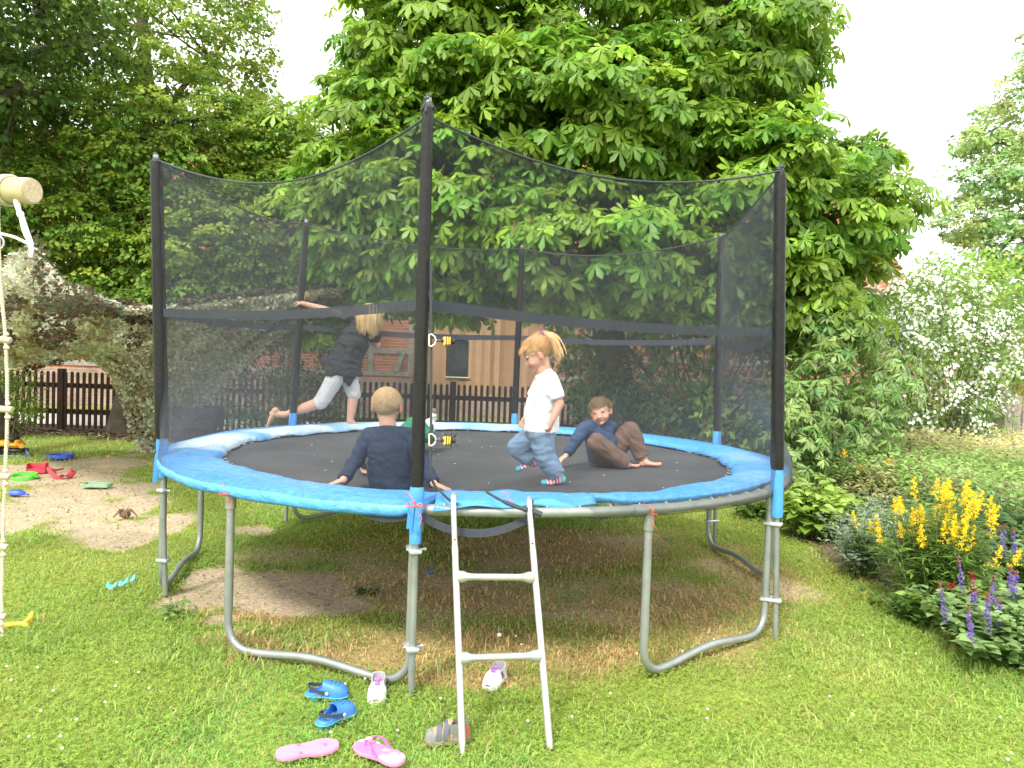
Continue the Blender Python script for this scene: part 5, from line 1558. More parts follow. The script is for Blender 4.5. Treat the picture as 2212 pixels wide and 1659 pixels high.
def hair_obj(H, parent, parts, col, shellparts, name='hair'):
    b = MB()
    for c, r in shellparts: H.e(b, c, r, 28, 18)
    V0 = np.array(b.v); F0 = []
    for f in b.f: F0.append(tuple(f)+((f[2],) if len(f) == 3 else ()))
    o = 0; Vs = []; Cs = []; Fs = []
    for v, f, c in parts: Vs.append(v); Fs += [tuple(q) for q in (f+o)]; Cs.append(c); o += len(v)
    for f in b.f: Fs.append(tuple(i+o for i in f))
    Vs.append(V0); Cs.append(np.repeat(np.array(col)[None]*.75, len(V0), 0))
    return mesh(name, np.concatenate(Vs), Fs, m_hair, parent, col=np.concatenate(Cs))
ZM = .812
def on(px, py, Y): return at(px, py, Y)

# ---------- boy in navy, back to the camera
def boy_back():
    Y = -1.52
    hip = on(846, 1040, Y); hip[2] = .90; ch = on(840, 968, Y-.02); sh = on(838, 938, Y-.01); nk = on(838, 920, Y)
    H = Head(on(836, 876, Y+.02), (.10, 1, -.12), (0, .12, 1), .196)
    sl, sr = on(797, 941, Y), on(884, 941, Y); el, er = on(768, 995, Y-.02), on(912, 998, Y-.03); wl, wr = on(741, 1040, -1.72), on(938, 1046, -1.80)
    wl[2] = max(wl[2], .905)
    b = MB(); H.skin(b, nk); rings(b, [(hip-(0, 0, .06), .09, .07), (hip, .10, .075), (ch, .095, .07), (sh, .075, .05), (nk, .036, .036)], v3((1, 0, 0)))
    for s_, e, w_, lf in ((sl, el, wl, True), (sr, er, wr, False)):
        chain(b, [sh*.5+s_*.5, s_, e, w_], [.045, .036, .029, .019])
    hand(b, wl, (-.75, -.15, -.25), (0, 0, -1), .95, .12, left=False); hand(b, wr, (.8, -.25, -.22), (0, 0, -1), .95, .12, left=True)
    kn = [on(800, 1000, Y+.28), on(886, 985, Y+.30)]; an = [on(790, 1000, -.98), on(870, 1000, -.95)]
    for i in range(2):
        an[i][2] = ZM+.05; kn[i][2] = 1.03-.06*i
        hp = hip+(-.05+.1*i, .03, 0); chain(b, [hp, kn[i], an[i]], [.058, .042, .027])
        foot(b, an[i], an[i]+(0, -.04, -.03), an[i]+(-.02+.04*i, .12, -.03), .9)
    body = remesh(b, 'person', m_skin, None, .0038, 4, colf=lambda V, Nn: H.paint(V, np.repeat(SKIN[None], len(V), 0)), base=(hip[0], hip[1], ZM))
    tag(body, 'small boy in navy long sleeved top sitting with his back to the camera', 'person')
    b = MB(); rings(b, [(hip-(0, .01, .075), .108, .088), (hip, .122, .094), (hip*.5+ch*.5, .114, .086), (ch, .113, .084), (sh-(0, 0, .004), .100, .062), (nk-(0, 0, .010), .050, .050)], v3((1, 0, 0)))
    for s_, e, w_ in ((sl, el, wl), (sr, er, wr)): chain(b, [sh*.45+s_*.55+(0, 0, -.012), s_+(0, 0, -.004), e, w_+(e-w_)*.06], [.054, .047, .040, .031], (True, False))
    remesh(b, 'sweater', cloth('navy_knit', (.009, .018, .045), col2=(.013, .026, .058), thr=(.4, .6)), body, .005, 4, folds(.007, 15, (.3, 0, 1), .5, 3))
    b = MB(); rings(b, [(hip-(0, 0, .085), .100, .09), (hip-(0, 0, .0), .110, .09)], v3((1, 0, 0)))
    for i in range(2): chain(b, [hip+(-.055+.11*i, .02, -.01), kn[i], an[i]+(0, 0, .02)], [.072, .056, .040], (True, False))
    remesh(b, 'trousers', cloth('grey_trousers', (.10, .095, .090)), body, .006, 4, folds(.005, 15))
    hc = (.50, .345, .165)
    w_ = lambda x, y, z: (z > -.02 or y < -.22) and z > -.30+.0*x and not (y > .22 and z < .18)
    cm = lambda x, y, z: (x*.5, .25 if y > 0 else -.2, -.8 if y < 0 else .1)
    whorl = lambda x, y, z: (x*.9+.25*(z-.3), (y+.25)*.9, -.55-(.45-z)*.5)
    hair_obj(H, body, [strands(H, 5200, .017, hc, 5, w_, whorl, .0020, 3, .1, 1.0, .25, (.375, .44, .38), nape=.5)], hc, [((0, -.075, .135), (.372, .435, .376)), ((0, -.16, -.06), (.30, .32, .24))])
boy_back()

# ---------- small girl in white T-shirt, walking left
def girl_white():
    f1 = G(1198, 1046, ZM+.01); Y = f1[1]; y2 = Y+.10
    q = lambda px, py, dy=0: at(px, py, Y+dy)
    hip = q(1168, 925, .05); wa = q(1170, 885, .05); ch = q(1178, 845, .05); sh = q(1180, 815, .05); nk = q(1174, 802, .05)
    H = Head(q(1159, 766, .05), (-1, -.10, -.62), (-.42, 0, 1), .189)
    s1, s2 = q(1192, 826, -.03), q(1170, 826, .13); e1, e2 = q(1209, 872, -.07), q(1150, 868, .17); w1, w2 = q(1193, 908, -.10), q(1138, 900, .15)
    b = MB(); H.skin(b, nk); sd = v3((0, 1, 0))
    rings(b, [(hip-(0, 0, .05), .075, .065), (hip, .085, .075), (wa, .078, .078), (ch, .082, .07), (sh, .065, .045), (nk, .034, .034)], sd)
    chain(b, [sh*.5+s1*.5, s1, e1, w1], [.040, .033, .027, .0185]); chain(b, [sh*.5+s2*.5, s2, e2, w2], [.040, .033, .027, .0185])
    hand(b, w1, (-.25, -.05, -1), (-.8, .5, 0), .88, .55, left=True); hand(b, w2, (-.5, 0, -.9), (-.3, -1, 0), .88, .5, left=False)
    hp1, hp2 = hip+(0, -.045, -.02), hip+(-.01, .05, -.02); k1, k2 = q(1176, 985, -.02), q(1118, 966, .12); a1, a2 = q(1207, 1030, .0), q(1152, 998, .12)
    chain(b, [hp1, k1, a1], [.058, .042, .028]); chain(b, [hp2, k2, a2], [.058, .042, .028])
    body = remesh(b, 'person', m_skin, None, .0036, 4, colf=lambda V, Nn: H.paint(V, np.repeat((SKIN*1.08)[None], len(V), 0), smile=.10, squint=.020, brow=(.45, .28, .15)), base=(hip[0], hip[1], ZM))
    tag(body, 'little girl with blond ponytail, white T-shirt and jeans walking left across the mat', 'person')
    b = MB(); rings(b, [(hip-(-.004, 0, .015), .118, .104), (wa, .104, .098), (wa*.5+ch*.5, .100, .092), (ch, .100, .082), (sh-(0, 0, .002), .086, .058), (nk-(0, 0, .006), .046, .046)], sd)
    chain(b, [sh*.5+s1*.5, s1, s1*.22+e1*.78], [.052, .048, .045], (True, False)); chain(b, [sh*.5+s2*.5, s2, s2*.25+e2*.75], [.052, .048, .045], (True, False))
    ts = remesh(b, 'tshirt', cloth('white_cotton', (.82, .82, .80), var=.03), body, .0048, 4, folds(.007, 15, (.3, 0, 1), .6, 7))
    bb = MB(); c = q(1151, 874, -.055)
    for i in range(5): bb.ell(c+v3((.012*math.cos(i*1.26), 0, .012*math.sin(i*1.26))), (.0045, .003, .0045), nu=8, nv=6)
    bb.build('shirt_print', mat('yellow_print', (.85, .60, .15)), ts)
    b = MB(); rings(b, [(hip-(0, 0, .05), .098, .088), (hip+(0, 0, .02), .100, .088)], sd)
    chain(b, [hp1+(0, 0, -.01), k1, a1+(k1-a1)*.10], [.077, .061, .050], (True, False)); chain(b, [hp2+(0, 0, -.01), k2, a2+(k2-a2)*.12], [.077, .061, .050], (True, False))
    remesh(b, 'jeans', cloth('blue_denim', (.15, .235, .335), var=.08, vs=18, col2=(.19, .28, .38), thr=(.40, .65)), body, .005, 4, folds(.006, 16, (0, 0, 1), .45, 9))
    for i, (an, he, to, ups) in enumerate(((a1, q(1222, 1041), q(1171, 1048), (0, 0, 1)), (a2, q(1166, 994, .12), q(1118, 1019, .12), (-.35, 0, 1)))):
        if i == 0: he[2] = max(he[2], ZM+.004); to[2] = max(to[2], ZM+.004)
        b = MB(); foot(b, an, he, to, .95, ups, toes=False, fat=.004); f_ = nrm(to-he); L = np.linalg.norm(to-he)
        def cf(V, Nn, he=he, f_=f_, L=L):
            t = (V-he)@f_/L; st = np.sin(t*2*PI*7.5) > 0
            c = np.where(st[:, None], np.array([.62, .10, .20])[None], np.array([.72, .58, .60])[None])
            return np.where(((t > .80) | (t < .16) | ((V-he)@np.array([0, 0, 1.]) > .055))[:, None], np.array([.10, .44, .52])[None], c)
        remesh(b, 'sock', vmat('striped_sock', rough=.9), body, .0036, 3, colf=cf)
    hc = (.62, .36, .145)
    pb_ = (0, -.38, .42)
    w_ = lambda x, y, z: (z > .18 or (y < .06 and z > -.10-.0*x) or (y < -.25 and z > -.28)) and not (y > .30 and z < .30)
    cm = lambda x, y, z: tuple(np.array(pb_)-np.array((x, y, z)))
    fr = strands(H, 700, .040, hc, 8, lambda x, y, z: y > .12 and z > .30 and abs(x) < .33, lambda x, y, z: (x*.6, 1, -.25), .0042, 5, .35, 1.03, .2)
    par = [strands(H, 2600, .05, hc, 7, w_, cm, .0042, 4, .02, 1.01, .10), fr]
    # ponytail: locks from the tie
    rg = np.random.default_rng(3); m = 300; base = H.p(0, -.50, .42); P = [np.repeat(base[None], m, 0)+rg.normal(size=(m, 3))*.008]
    dirv = norm(np.array([.95, 0, .25])+rg.normal(size=(m, 3))*.16); L = .175*(.6+.5*rg.random((m, 1)))
    for i in range(7): dirv = norm(dirv+np.array([.02, 0, -.42])+rg.normal(size=(m, 3))*.04); P.append(P[-1]+dirv*L/7)
    W_ = np.stack(P, 1); tan = norm(np.gradient(W_, axis=1)); sd_ = norm(np.cross(tan, np.array([.1, -1, .2]))); wv = (.0050*np.array([.8, 1, 1, 1, .9, .8, .6, .3]))[None, :, None]
    A = W_-sd_*wv/2; B = W_+sd_*wv/2; V = np.stack([A, B], 2).reshape(-1, 3); F_ = np.concatenate([np.stack([np.arange(m)*16+i*2, np.arange(m)*16+i*2+1, np.arange(m)*16+i*2+3, np.arange(m)*16+i*2+2], 1) for i in range(7)])
    pc = np.repeat((np.array([.68, .43, .18])[None]*(.65+.7*rg.random((m, 1))))[:, None], 16, 1).reshape(-1, 3)
    par.append((V, F_, pc))
    hair_obj(H, body, par, hc, [((0, -.080, .135), (.368, .432, .372)), ((0, -.18, -.02), (.30, .30, .22)), ((0, .10, .25), (.27, .24, .20))])
    b = MB()
    for i in range(12):
        a = i*2*PI/12; b.ell(base+(H.r*math.cos(a)+H.u*math.sin(a))*.019+nrm((-.6, 0, -.3))*.004, .0105, nu=8, nv=6)
    b.build('scrunchie', mat('purple_cloth', (.22, .04, .26), rough=.8, var=.3, vscale=90), body)
girl_white()

# ---------- boy in blue sitting at the right
def boy_right():
    s0 = G(1300, 1006, ZM); Y = s0[1]
    q = lambda px, py, dy=0: at(px, py, Y+dy)
    hip = q(1306, 976); hip[2] = ZM+.085; ch = q(1296, 945, .02); sh = q(1291, 919, .02); nk = q(1292, 911, .01)
    H = Head(q(1298, 889, -.02), (-.36, -1, -.20), (-.30, -.10, 1), .182)
    sl, sr = q(1262, 926, -.01), q(1318, 922, .04); el, er = q(1242, 955, -.06), q(1322, 955, .10); wl, wr = q(1223, 984, -.10), q(1335, 985, .14); wr[2] = max(wr[2], ZM+.03)
    b = MB(); H.skin(b, nk); sd = nrm((1, -.15, 0))
    rings(b, [(hip-(0, 0, .06), .09, .07), (hip, .10, .078), (ch, .095, .07), (sh, .075, .05), (nk, .036, .036)], sd)
    chain(b, [sh*.5+sl*.5, sl, el, wl], [.044, .036, .028, .019]); chain(b, [sh*.5+sr*.5, sr, er, wr], [.044, .036, .028, .019])
    hand(b, wl, (-.55, -.35, -.35), (0, 0, -1), .95, .15, left=False, spread=.3); hand(b, wr, (.7, -.2, -.2), (0, 0, -1), .95, .2)
    hp1, hp2 = hip+(-.02, -.06, 0), hip+(.06, .04, 0)
    k1, k2 = q(1290, 957, -.17), q(1362, 930, .02); a1, a2 = q(1352, 993, -.14), q(1392, 984, -.02)
    a1[2] = ZM+.035; a2[2] = ZM+.045
    chain(b, [hp1, k1, a1], [.060, .044, .028]); chain(b, [hp2, k2, a2], [.060, .044, .028])
    foot(b, a2, a2+(-.035, .0, -.035), a2+(.115, -.05, -.022), .95, left=False); foot(b, a1, a1+(-.03, 0, -.025), a1+(.10, .05, -.02), .95)
    body = remesh(b, 'person', m_skin, None, .0036, 4, colf=lambda V, Nn: H.paint(V, np.repeat((SKIN*1.06)[None], len(V), 0), smile=.0, squint=.020), base=(hip[0], hip[1], ZM))
    tag(body, 'boy in blue long sleeved top and brown trousers sitting barefoot at the right', 'person')
    b = MB(); rings(b, [(hip-(0, 0, .06), .112, .088), (hip, .118, .094), (ch, .108, .084), (sh-(0, 0, .003), .092, .060), (nk-(0, 0, .010), .050, .050)], sd)
    chain(b, [sh*.5+sl*.5, sl, el, wl+(el-wl)*.12], [.052, .046, .038, .029], (True, False)); chain(b, [sh*.5+sr*.5, sr, er, wr+(er-wr)*.1], [.052, .046, .038, .029], (True, False))
    remesh(b, 'sweater', cloth('blue_knit', (.017, .042, .095), col2=(.025, .055, .115), thr=(.4, .6)), body, .005, 4, folds(.007, 15, (.2, 0, 1), .5, 13))
    b = MB(); rings(b, [(hip-(0, 0, .08), .104, .09), (hip-(0, 0, .01), .112, .09)], sd)
    chain(b, [hp1, k1, a1+(k1-a1)*.02], [.080, .068, .052], (True, False)); chain(b, [hp2, k2, a2+(k2-a2)*.12], [.080, .066, .052], (True, False))
    remesh(b, 'trousers', cloth('brown_trousers', (.120, .070, .046), var=.1), body, .005, 4, folds(.007, 15, (.7, 0, .7), .5, 17))
    hc = (.42, .31, .18)
    w_ = lambda x, y, z: (z > .20 or (y < .0 and z > .02) or (y < -.25 and z > -.25))
    cm = lambda x, y, z: (x*.8, .55, .75 if y > .05 else .1)
    hair_obj(H, body, [strands(H, 4200, .022, hc, 15, w_, cm, .0026, 3, -.25, 1.02, .25)], hc, [((0, -.085, .145), (.372, .43, .372)), ((0, -.17, -.02), (.29, .30, .20)), ((0, .08, .33), (.28, .24, .13))])
boy_right()

# ---------- older girl in black, running to the right at the back
def girl_run():
    Y = 1.42
    q = lambda px, py, dy=0: at(px, py, Y+dy)
    hip = q(742, 798); wa = q(750, 765); ch = q(768, 734); sh = q(777, 702); nk = q(786, 692)
    H = Head(q(799, 684, .0), (.75, .50, -.75), (.55, .35, .75), .205)
    sl, sr = q(748, 684, -.05), q(806, 718, .09); el, er = q(698, 667, -.10), q(815, 745, .16); wl, wr = q(653, 655, -.10), q(790, 735, .24)
    b = MB(); H.skin(b, nk); sd = nrm((-.35, 1, 0)); sd = nrm((-.75, -.6, .1))
    rings(b, [(hip-(.01, 0, .06), .095, .075), (hip, .105, .08), (wa, .088, .07), (ch, .10, .07), (sh, .08, .05), (nk, .040, .040)], sd)
    chain(b, [sh*.5+sl*.5, sl, el, wl], [.045, .036, .029, .021]); chain(b, [sh*.5+sr*.5, sr, er, wr], [.045, .036, .029, .021])
    hand(b, wl, (-.95, 0, .1), (0, .2, -1), 1.02, 1.15, left=True); hand(b, wr, (-.3, .1, .9), (-.5, .5, 0), 1.02, .8, left=False)
    hp1, hp2 = hip+(-.03, -.05, -.02), hip+(.03, .05, -.02)
    k1, k2 = q(694, 868, -.05), q(764, 850, .05); a1, a2 = q(617, 896, -.02), q(756, 908, .04)
    chain(b, [hp1, k1, k1*.55+a1*.45, a1], [.075, .053, .047, .030]); chain(b, [hp2, k2, k2*.6+a2*.4, a2], [.075, .053, .046, .030])
    h2 = q(756, 926, .04); t2 = q(790, 916, .14); t2[2] = h2[2]
    foot(b, a2, h2, t2, 1.05); foot(b, a1, q(604, 884, -.02), q(577, 930, .0), 1.05, (-1, 0, .2), left=False)
    body = remesh(b, 'person', m_skin, None, .004, 4, colf=lambda V, Nn: H.paint(V, np.repeat(SKIN[None], len(V), 0)), base=(hip[0], hip[1], ZM))
    tag(body, 'girl in black top and light grey leggings running barefoot on the far pad', 'person')
    b = MB(); rings(b, [(hip-(.0, 0, .055), .175, .130), (hip, .170, .130), (wa, .145, .118), (ch, .135, .110), (sh, .105, .075), (nk-(0, 0, .006), .050, .048)], sd)
    chain(b, [sh*.5+sl*.5, sl, sl*.75+el*.25], [.054, .049, .050], (True, False)); chain(b, [sh*.5+sr*.5, sr, sr*.4+er*.6], [.054, .049, .050], (True, False))
    b.cone(hip+(.04, -.03, -.02), q(756, 834, -.04), .085, .020); b.cone(hip+(-.02, -.02, .03), q(697, 780, 0), .09, .045)
    remesh(b, 'blouse', cloth('black_blouse', (.022, .022, .026), var=.2), body, .006, 3, folds(.014, 12, (.5, 0, 1), .5, 23))
    b = MB(); rings(b, [(hip-(0, 0, .06), .105, .085), (hip, .110, .088)], sd)
    chain(b, [hp1, k1, k1*.88+a1*.12], [.086, .066, .060], (True, False)); chain(b, [hp2, k2, k2*.90+a2*.10], [.086, .066, .060], (True, False))
    remesh(b, 'leggings', cloth('grey_leggings', (.50, .50, .51), var=.06), body, .005, 3, folds(.004, 14, (.3, 0, 1), .4, 27))
    hc = (.48, .33, .145)
    w_ = lambda x, y, z: z > -.05 or y < -.05
    cm = lambda x, y, z: (x*1.6, -.1, -.9)
    hair_obj(H, body, [strands(H, 3000, .16, hc, 25, w_, cm, .0060, 8, 1.5, 1.03, .14)], hc, [((0, -.09, .13), (.395, .45, .395)), ((0, -.16, -.08), (.32, .30, .24))])
girl_run()

# ---------- child in green lying behind the first boy
def child_green():
    Y = .25
    q = lambda px, py, dy=0: at(px, py, Y+dy)
    hip = q(858, 960, -.05); hip[2] = ZM+.075; ch = q(848, 975, -.42); ch[2] = ZM+.075; sh = ch+(-.01, -.13, .0); nk = sh+(-.0, -.06, .01)
    H = Head(nk+(0, -.11, .0), (0, -.1, 1), (0, -1, 0), .19)
    b = MB(); H.skin(b, nk); sd = v3((1, 0, 0))
    rings(b, [(hip+(0, .06, 0), .075, .06), (hip, .09, .065), (ch, .085, .06), (sh, .07, .045), (nk, .035, .035)], sd)
    k1, a1 = q(890, 917, .05), q(930, 924, .10); k2, a2 = q(893, 943, -.05), q(932, 940, .02)
    chain(b, [hip+(.04, .03, .01), k1, a1], [.056, .042, .028]); chain(b, [hip+(.05, -.01, 0), k2, a2], [.056, .042, .028])
    el, wl = at(806, 992, -.75), at(799, 1004, -.98); er, wr = ch+(.13, .05, .0), hip+(.12, .0, -.04)
    el[2] = ZM+.05; wl[2] = ZM+.045
    chain(b, [sh, sh+(-.09, .01, 0), el, wl], [.04, .034, .028, .019]); chain(b, [sh, sh+(.09, .01, 0), er, wr], [.04, .034, .028, .019])
    hand(b, wl, (-.2, -1, 0), (0, 0, -1), .9, .3); hand(b, wr, (.2, 1, 0), (0, 0, -1), .9, .3, left=False)
    body = remesh(b, 'person', m_skin, None, .0045, 4, colf=lambda V, Nn: H.paint(V, np.repeat(SKIN[None], len(V), 0)), base=(hip[0], hip[1], ZM))
    tag(body, 'child in green lying on the mat mostly hidden behind the boy in navy', 'person')
    m_gr = cloth('green_cloth', (.020, .16, .085), var=.2)
    b = MB(); rings(b, [(hip, .105, .078), (ch, .10, .075), (sh, .085, .058), (nk+(0, .02, 0), .045, .045)], sd)
    chain(b, [sh, sh+(-.09, .01, 0), el, wl*.92+el*.08], [.05, .046, .042, .040], (True, False)); chain(b, [sh, sh+(.09, .01, 0), er, wr], [.05, .046, .04, .032], (True, False))
    remesh(b, 'green_top', m_gr, body, .006, 3, folds(.005))
    b = MB(); chain(b, [hip+(.03, .03, .01), k1, a1*.95+k1*.05], [.074, .060, .046], (True, False)); chain(b, [hip+(.04, -.01, 0), k2, a2], [.074, .064, .058], (True, False))
    remesh(b, 'green_trousers', m_gr, body, .006, 3, folds(.005))
    b = MB(); he, to = q(938, 930, .08), q(941, 886, .10); foot(b, a1, he, to, 1.0, (-1, 0, .3), toes=False, fat=.016); L = np.linalg.norm(to-he); f_ = nrm(to-he)
    remesh(b, 'white_sock', vmat('white_sock_knit', rough=.95), body, .004, 3, colf=lambda V, Nn: np.where((((V-he)@f_/L) > .80)[:, None], np.array([.13, .13, .13])[None], np.array([.80, .79, .76])[None]))
    b = MB(); he2, to2 = a2+(.0, 0, -.02), q(936, 916, .0); foot(b, a2, he2, to2, .9, (-1, 0, .3), toes=False, fat=.004)
    remesh(b, 'dark_sock', cloth('dark_sock_knit', (.06, .055, .05)), body, .005, 3)
child_green()
# ================================================================ SHOES, TOYS, SWING BEAM, CAMOUFLAGE NET
def shoe_w(t, L, W_):
    """half width of a sole at t (0 heel .. 1 toe)"""
    pts = [(0, 0), (.03, .55), (.10, .80), (.22, .86), (.42, .74), (.58, .86), (.72, 1.0), (.86, .90), (.95, .60), (1.0, 0)]
    for (a, b), (c, d) in zip(pts[:-1], pts[1:]):
        if a <= t <= c:
            u = (t-a)/(c-a); u = u*u*(3-2*u) if 0 < a < .9 else (math.sqrt(u) if a == 0 else 1-(u*u) if c == 1.0 else u)
            if c == 1.0: return W_*(b*(1-u)+0) if False else W_*b*math.sqrt(max(0, 1-((t-a)/(c-a))**2))
            return W_*lerp(b, d, u)
    return 0
def outline(L, W_, n=26, bow=0.0, grow=0.0):
    ts = [.5-.5*math.cos(PI*i/(n-1)) for i in range(n)]
    A = [((t-.5)*(L+2*grow), shoe_w(t, L, W_)+grow*(0 < t < 1)+bow*math.sin(t*PI)) for t in ts]; B = [((t-.5)*(L+2*grow), -shoe_w(t, L, W_)-grow*(0 < t < 1)+bow*math.sin(t*PI)) for t in ts[::-1][1:-1]]
    return A+B
class Local:
    """collects parts in a local frame (x = toe, z = up) and sets them down on the grass"""
    def __init__(s, name, label, cat, pos, yaw, pitch=0, roll=0, group=None, lift=.0):
        s.root = empty(name, pos, label, cat, group); p = v3(pos)
        s.R = Matrix.Rotation(yaw, 3, 'Z') @ Matrix.Rotation(pitch, 3, 'Y') @ Matrix.Rotation(roll, 3, 'X'); s.p = p+v3((0, 0, lift))
    def put(s, b, name, m, parent=None, **k):
        b.v = [tuple(Vector(s.R @ Vector(v))+Vector(s.p)) for v in b.v]
        return b.build(name, m, parent or s.root, **k)
def toebox(b, L, W_, t0, h0, h1, z0, open_=True, n=12, side=1.0, ex=.55):
    """arched upper over the front of the sole from t0 to the toe"""
    rs = []
    for i in range(n):
        t = lerp(t0, .995, (i/(n-1))**.85); w_ = max(shoe_w(min(t, .99), L, W_)*side, .004); u = (t-t0)/(1-t0)
        h = lerp(h0, h1, u**.8)*math.sqrt(max(.02, 1-max(0, (u-.62)/.39)**2)); r = []
        for j in range(13):
            a = PI*j/12; r.append(((t-.5)*L, w_*math.copysign(abs(math.cos(a))**ex, math.cos(a)), z0+h*math.sin(a)**.85))
        r += [(p[0], p[1]*.94, z0+(p[2]-z0)*.90) for p in r[::-1]]
        rs.append(r)
    b.loft(rs)
def heelwall(b, L, W_, t1, z0, hf, th=.004, n=30, side=.97):
    """wall round the heel, height from hf(t)"""
    ts = [t1*(1-i/(n/2)) for i in range(n//2+1)]
    path = [(t, 1) for t in ts]+[(t, -1) for t in ts[::-1][1:]]
    rs = []
    for t, s_ in path:
        w_ = max(shoe_w(t, L, W_)*side, .0005); x = (t-.5)*L; h = hf(t); k = .90
        cx = (t1-.5)*L*.2
        i_ = lambda x, w, z, q: (lerp(x, cx, q), w*(1-q), z)
        rs.append([i_(x, s_*w_, z0, 0), i_(x, s_*w_, z0+h*.5, .02), i_(x, s_*w_, z0+h, .10), i_(x, s_*w_, z0+h, .10+th*16), i_(x, s_*w_, z0+h*.5, .02+th*16), i_(x, s_*w_, z0, th*16)])
    b.loft(rs)
m_clog = mat('blue_clog_foam', (.050, .205, .60), rough=.5, var=.08, vscale=30)
m_clogs = mat('green_printed_sole', (.05, .24, .16), rough=.6, var=.6, vscale=120, col2=(.03, .035, .04), thr=(.48, .52))
m_teal = mat('teal_rim', (.10, .50, .60), rough=.5)
m_dstr = mat('charcoal_strap', (.05, .055, .075), rough=.5, var=.2, vscale=60)
def clog(pos, yaw, label, roll=0.0, pitch=0.0):
    L, W_ = .19, .040; S = Local('clog', label, 'shoe', pos, yaw, pitch, roll, 'blue clogs on the grass', .004)
    b = MB(); o = outline(L, W_); b.loft([[(x, y, 0) for x, y in o], [(x*1.02, y*1.05, .008) for x, y in o], [(x*1.01, y*1.03, .022) for x, y in o]]); S.put(b, 'sole', m_clogs)
    b = MB(); b.loft([[(x*1.035, y*1.07, .022) for x, y in o], [(x*1.035, y*1.07, .026) for x, y in o]]); S.put(b, 'sole_rim', m_teal)
    b = MB(); b.loft([[(x, y, .026) for x, y in o], [(x*.98, y*.95, .030) for x, y in o]])
    toebox(b, L, W_*1.04, .42, .064, .044, .026, ex=.6); heelwall(b, L, W_*1.04, .46, .026, lambda t: .012+.030*float(sstep(.18, .46, t)))
    up = S.put(b, 'upper', m_clog)
    b = MB()
    for t, y in ((.60, 0), (.60, .018), (.60, -.018), (.70, .009), (.70, -.009), (.78, .018), (.78, -.018), (.80, 0)):
        b.ell(((t-.5)*L, y, .026+lerp(.064, .044, (t-.42)/.58)*math.cos(y/.045)**.9-.0005), (.0036, .0036, .0022), nu=8, nv=5)
    S.put(b, 'vent_hole', m_blk, up)
    b = MB(); pts = []
    for i in range(19):
        a = lerp(-1, 1, i/18); x = (-.05-.50*(1-a*a)**.6+.0)*L+.02; pts.append((x, a*W_*1.02, .044+.020*(1-a*a)))
    b.ribbon(pts, (0, 0, .014), .004); st = S.put(b, 'heel_strap', m_dstr)
    b = MB()
    for sy in (-1, 1): b.ell((.018-.05*L, sy*W_*1.06, .044), (.008, .004, .008), nu=10, nv=6)
    S.put(b, 'rivet', m_ring, st)
    b = MB(); b.ell((.035, -.016, .078-.014), (.008, .006, .007), nu=8, nv=6); b.ell((.042, -.013, .070-.008), (.005, .005, .006), nu=8, nv=6); S.put(b, 'charm', mat('white_charm', (.8, .78, .75)), up)
clog(G(706, 1513), math.radians(-3), 'blue clog lying sideways on the grass, the upper one of the pair')
clog(G(726, 1563), math.radians(50), 'blue clog with its opening towards the camera, below the other clog')
m_wh = mat('white_leather', (.74, .72, .70), rough=.5, var=.06); m_pur = mat('purple_lining', (.36, .16, .44), rough=.8, var=.15); m_sil = mat('silver_grey_mesh', (.50, .49, .48), rough=.6, var=.12, vscale=80); m_pstr = mat('purple_stripe', (.20, .13, .24), rough=.6)
def sneaker(pos, yaw, label):
    L, W_ = .19, .041; S = Local('sneaker', label, 'shoe', pos, yaw, 0, 0, 'white sneakers on the grass', .004)
    b = MB(); o = outline(L, W_); b.loft([[(x, y, 0) for x, y in o], [(x*1.03, y*1.06, .006) for x, y in o], [(x*1.01, y*1.02, .020) for x, y in o]]); S.put(b, 'sole', m_wh)
    b = MB(); toebox(b, L, W_, .50, .052, .036, .019); S.put(b, 'toe_cap', m_wh)
    b = MB(); heelwall(b, L, W_, .60, .019, lambda t: .048+.014*float(sstep(.30, .0, t))-.006*float(sstep(.4, .6, t)), .006); up = S.put(b, 'upper', m_sil)
    b = MB(); b.loft([[(x*.86-.006, y*.82, .024) for x, y in o], [(x*.85-.006, y*.80, .030) for x, y in o]]); b.ell((.012, 0, .066), (.026, .017, .012), Matrix.Rotation(-.35, 3, 'Y'), 14, 8)
    b.ell((-.004, 0, .078), (.010, .018, .010), Matrix.Rotation(-.6, 3, 'Y'), 12, 8); S.put(b, 'tongue', m_pur)
    b = MB()
    for x0, w_ in ((.020, .015),):
        b.ribbon([(x0+.004*abs(a), W_*.98*math.sin(a*PI/2), .020+.054*math.cos(a*PI/2)**.8) for a in np.linspace(-1, 1, 13)], (w_, 0, 0), .004)
    S.put(b, 'strap', m_wh, up)
    b = MB()
    for k in range(3):
        for sy in (-1, 1): b.ribbon([(-.030+.012*k, sy*W_*.84*.99, .024), (-.022+.012*k, sy*W_*.80, .042), (-.016+.012*k, sy*W_*.72, .058)], (.0045, 0, 0), .003)
    S.put(b, 'side_stripe', m_pstr, up)
    b = MB(); b.ell((.048, 0, .051), (.012, .010, .004), None, 10, 6); S.put(b, 'toe_patch', m_pur, up)
sneaker(G(815, 1506), math.radians(-86), 'white sneaker with purple tongue, left of the ladder beside the blue clogs')
sneaker(G(1069, 1478), math.radians(-112), 'white sneaker with purple tongue seen between the ladder rails')
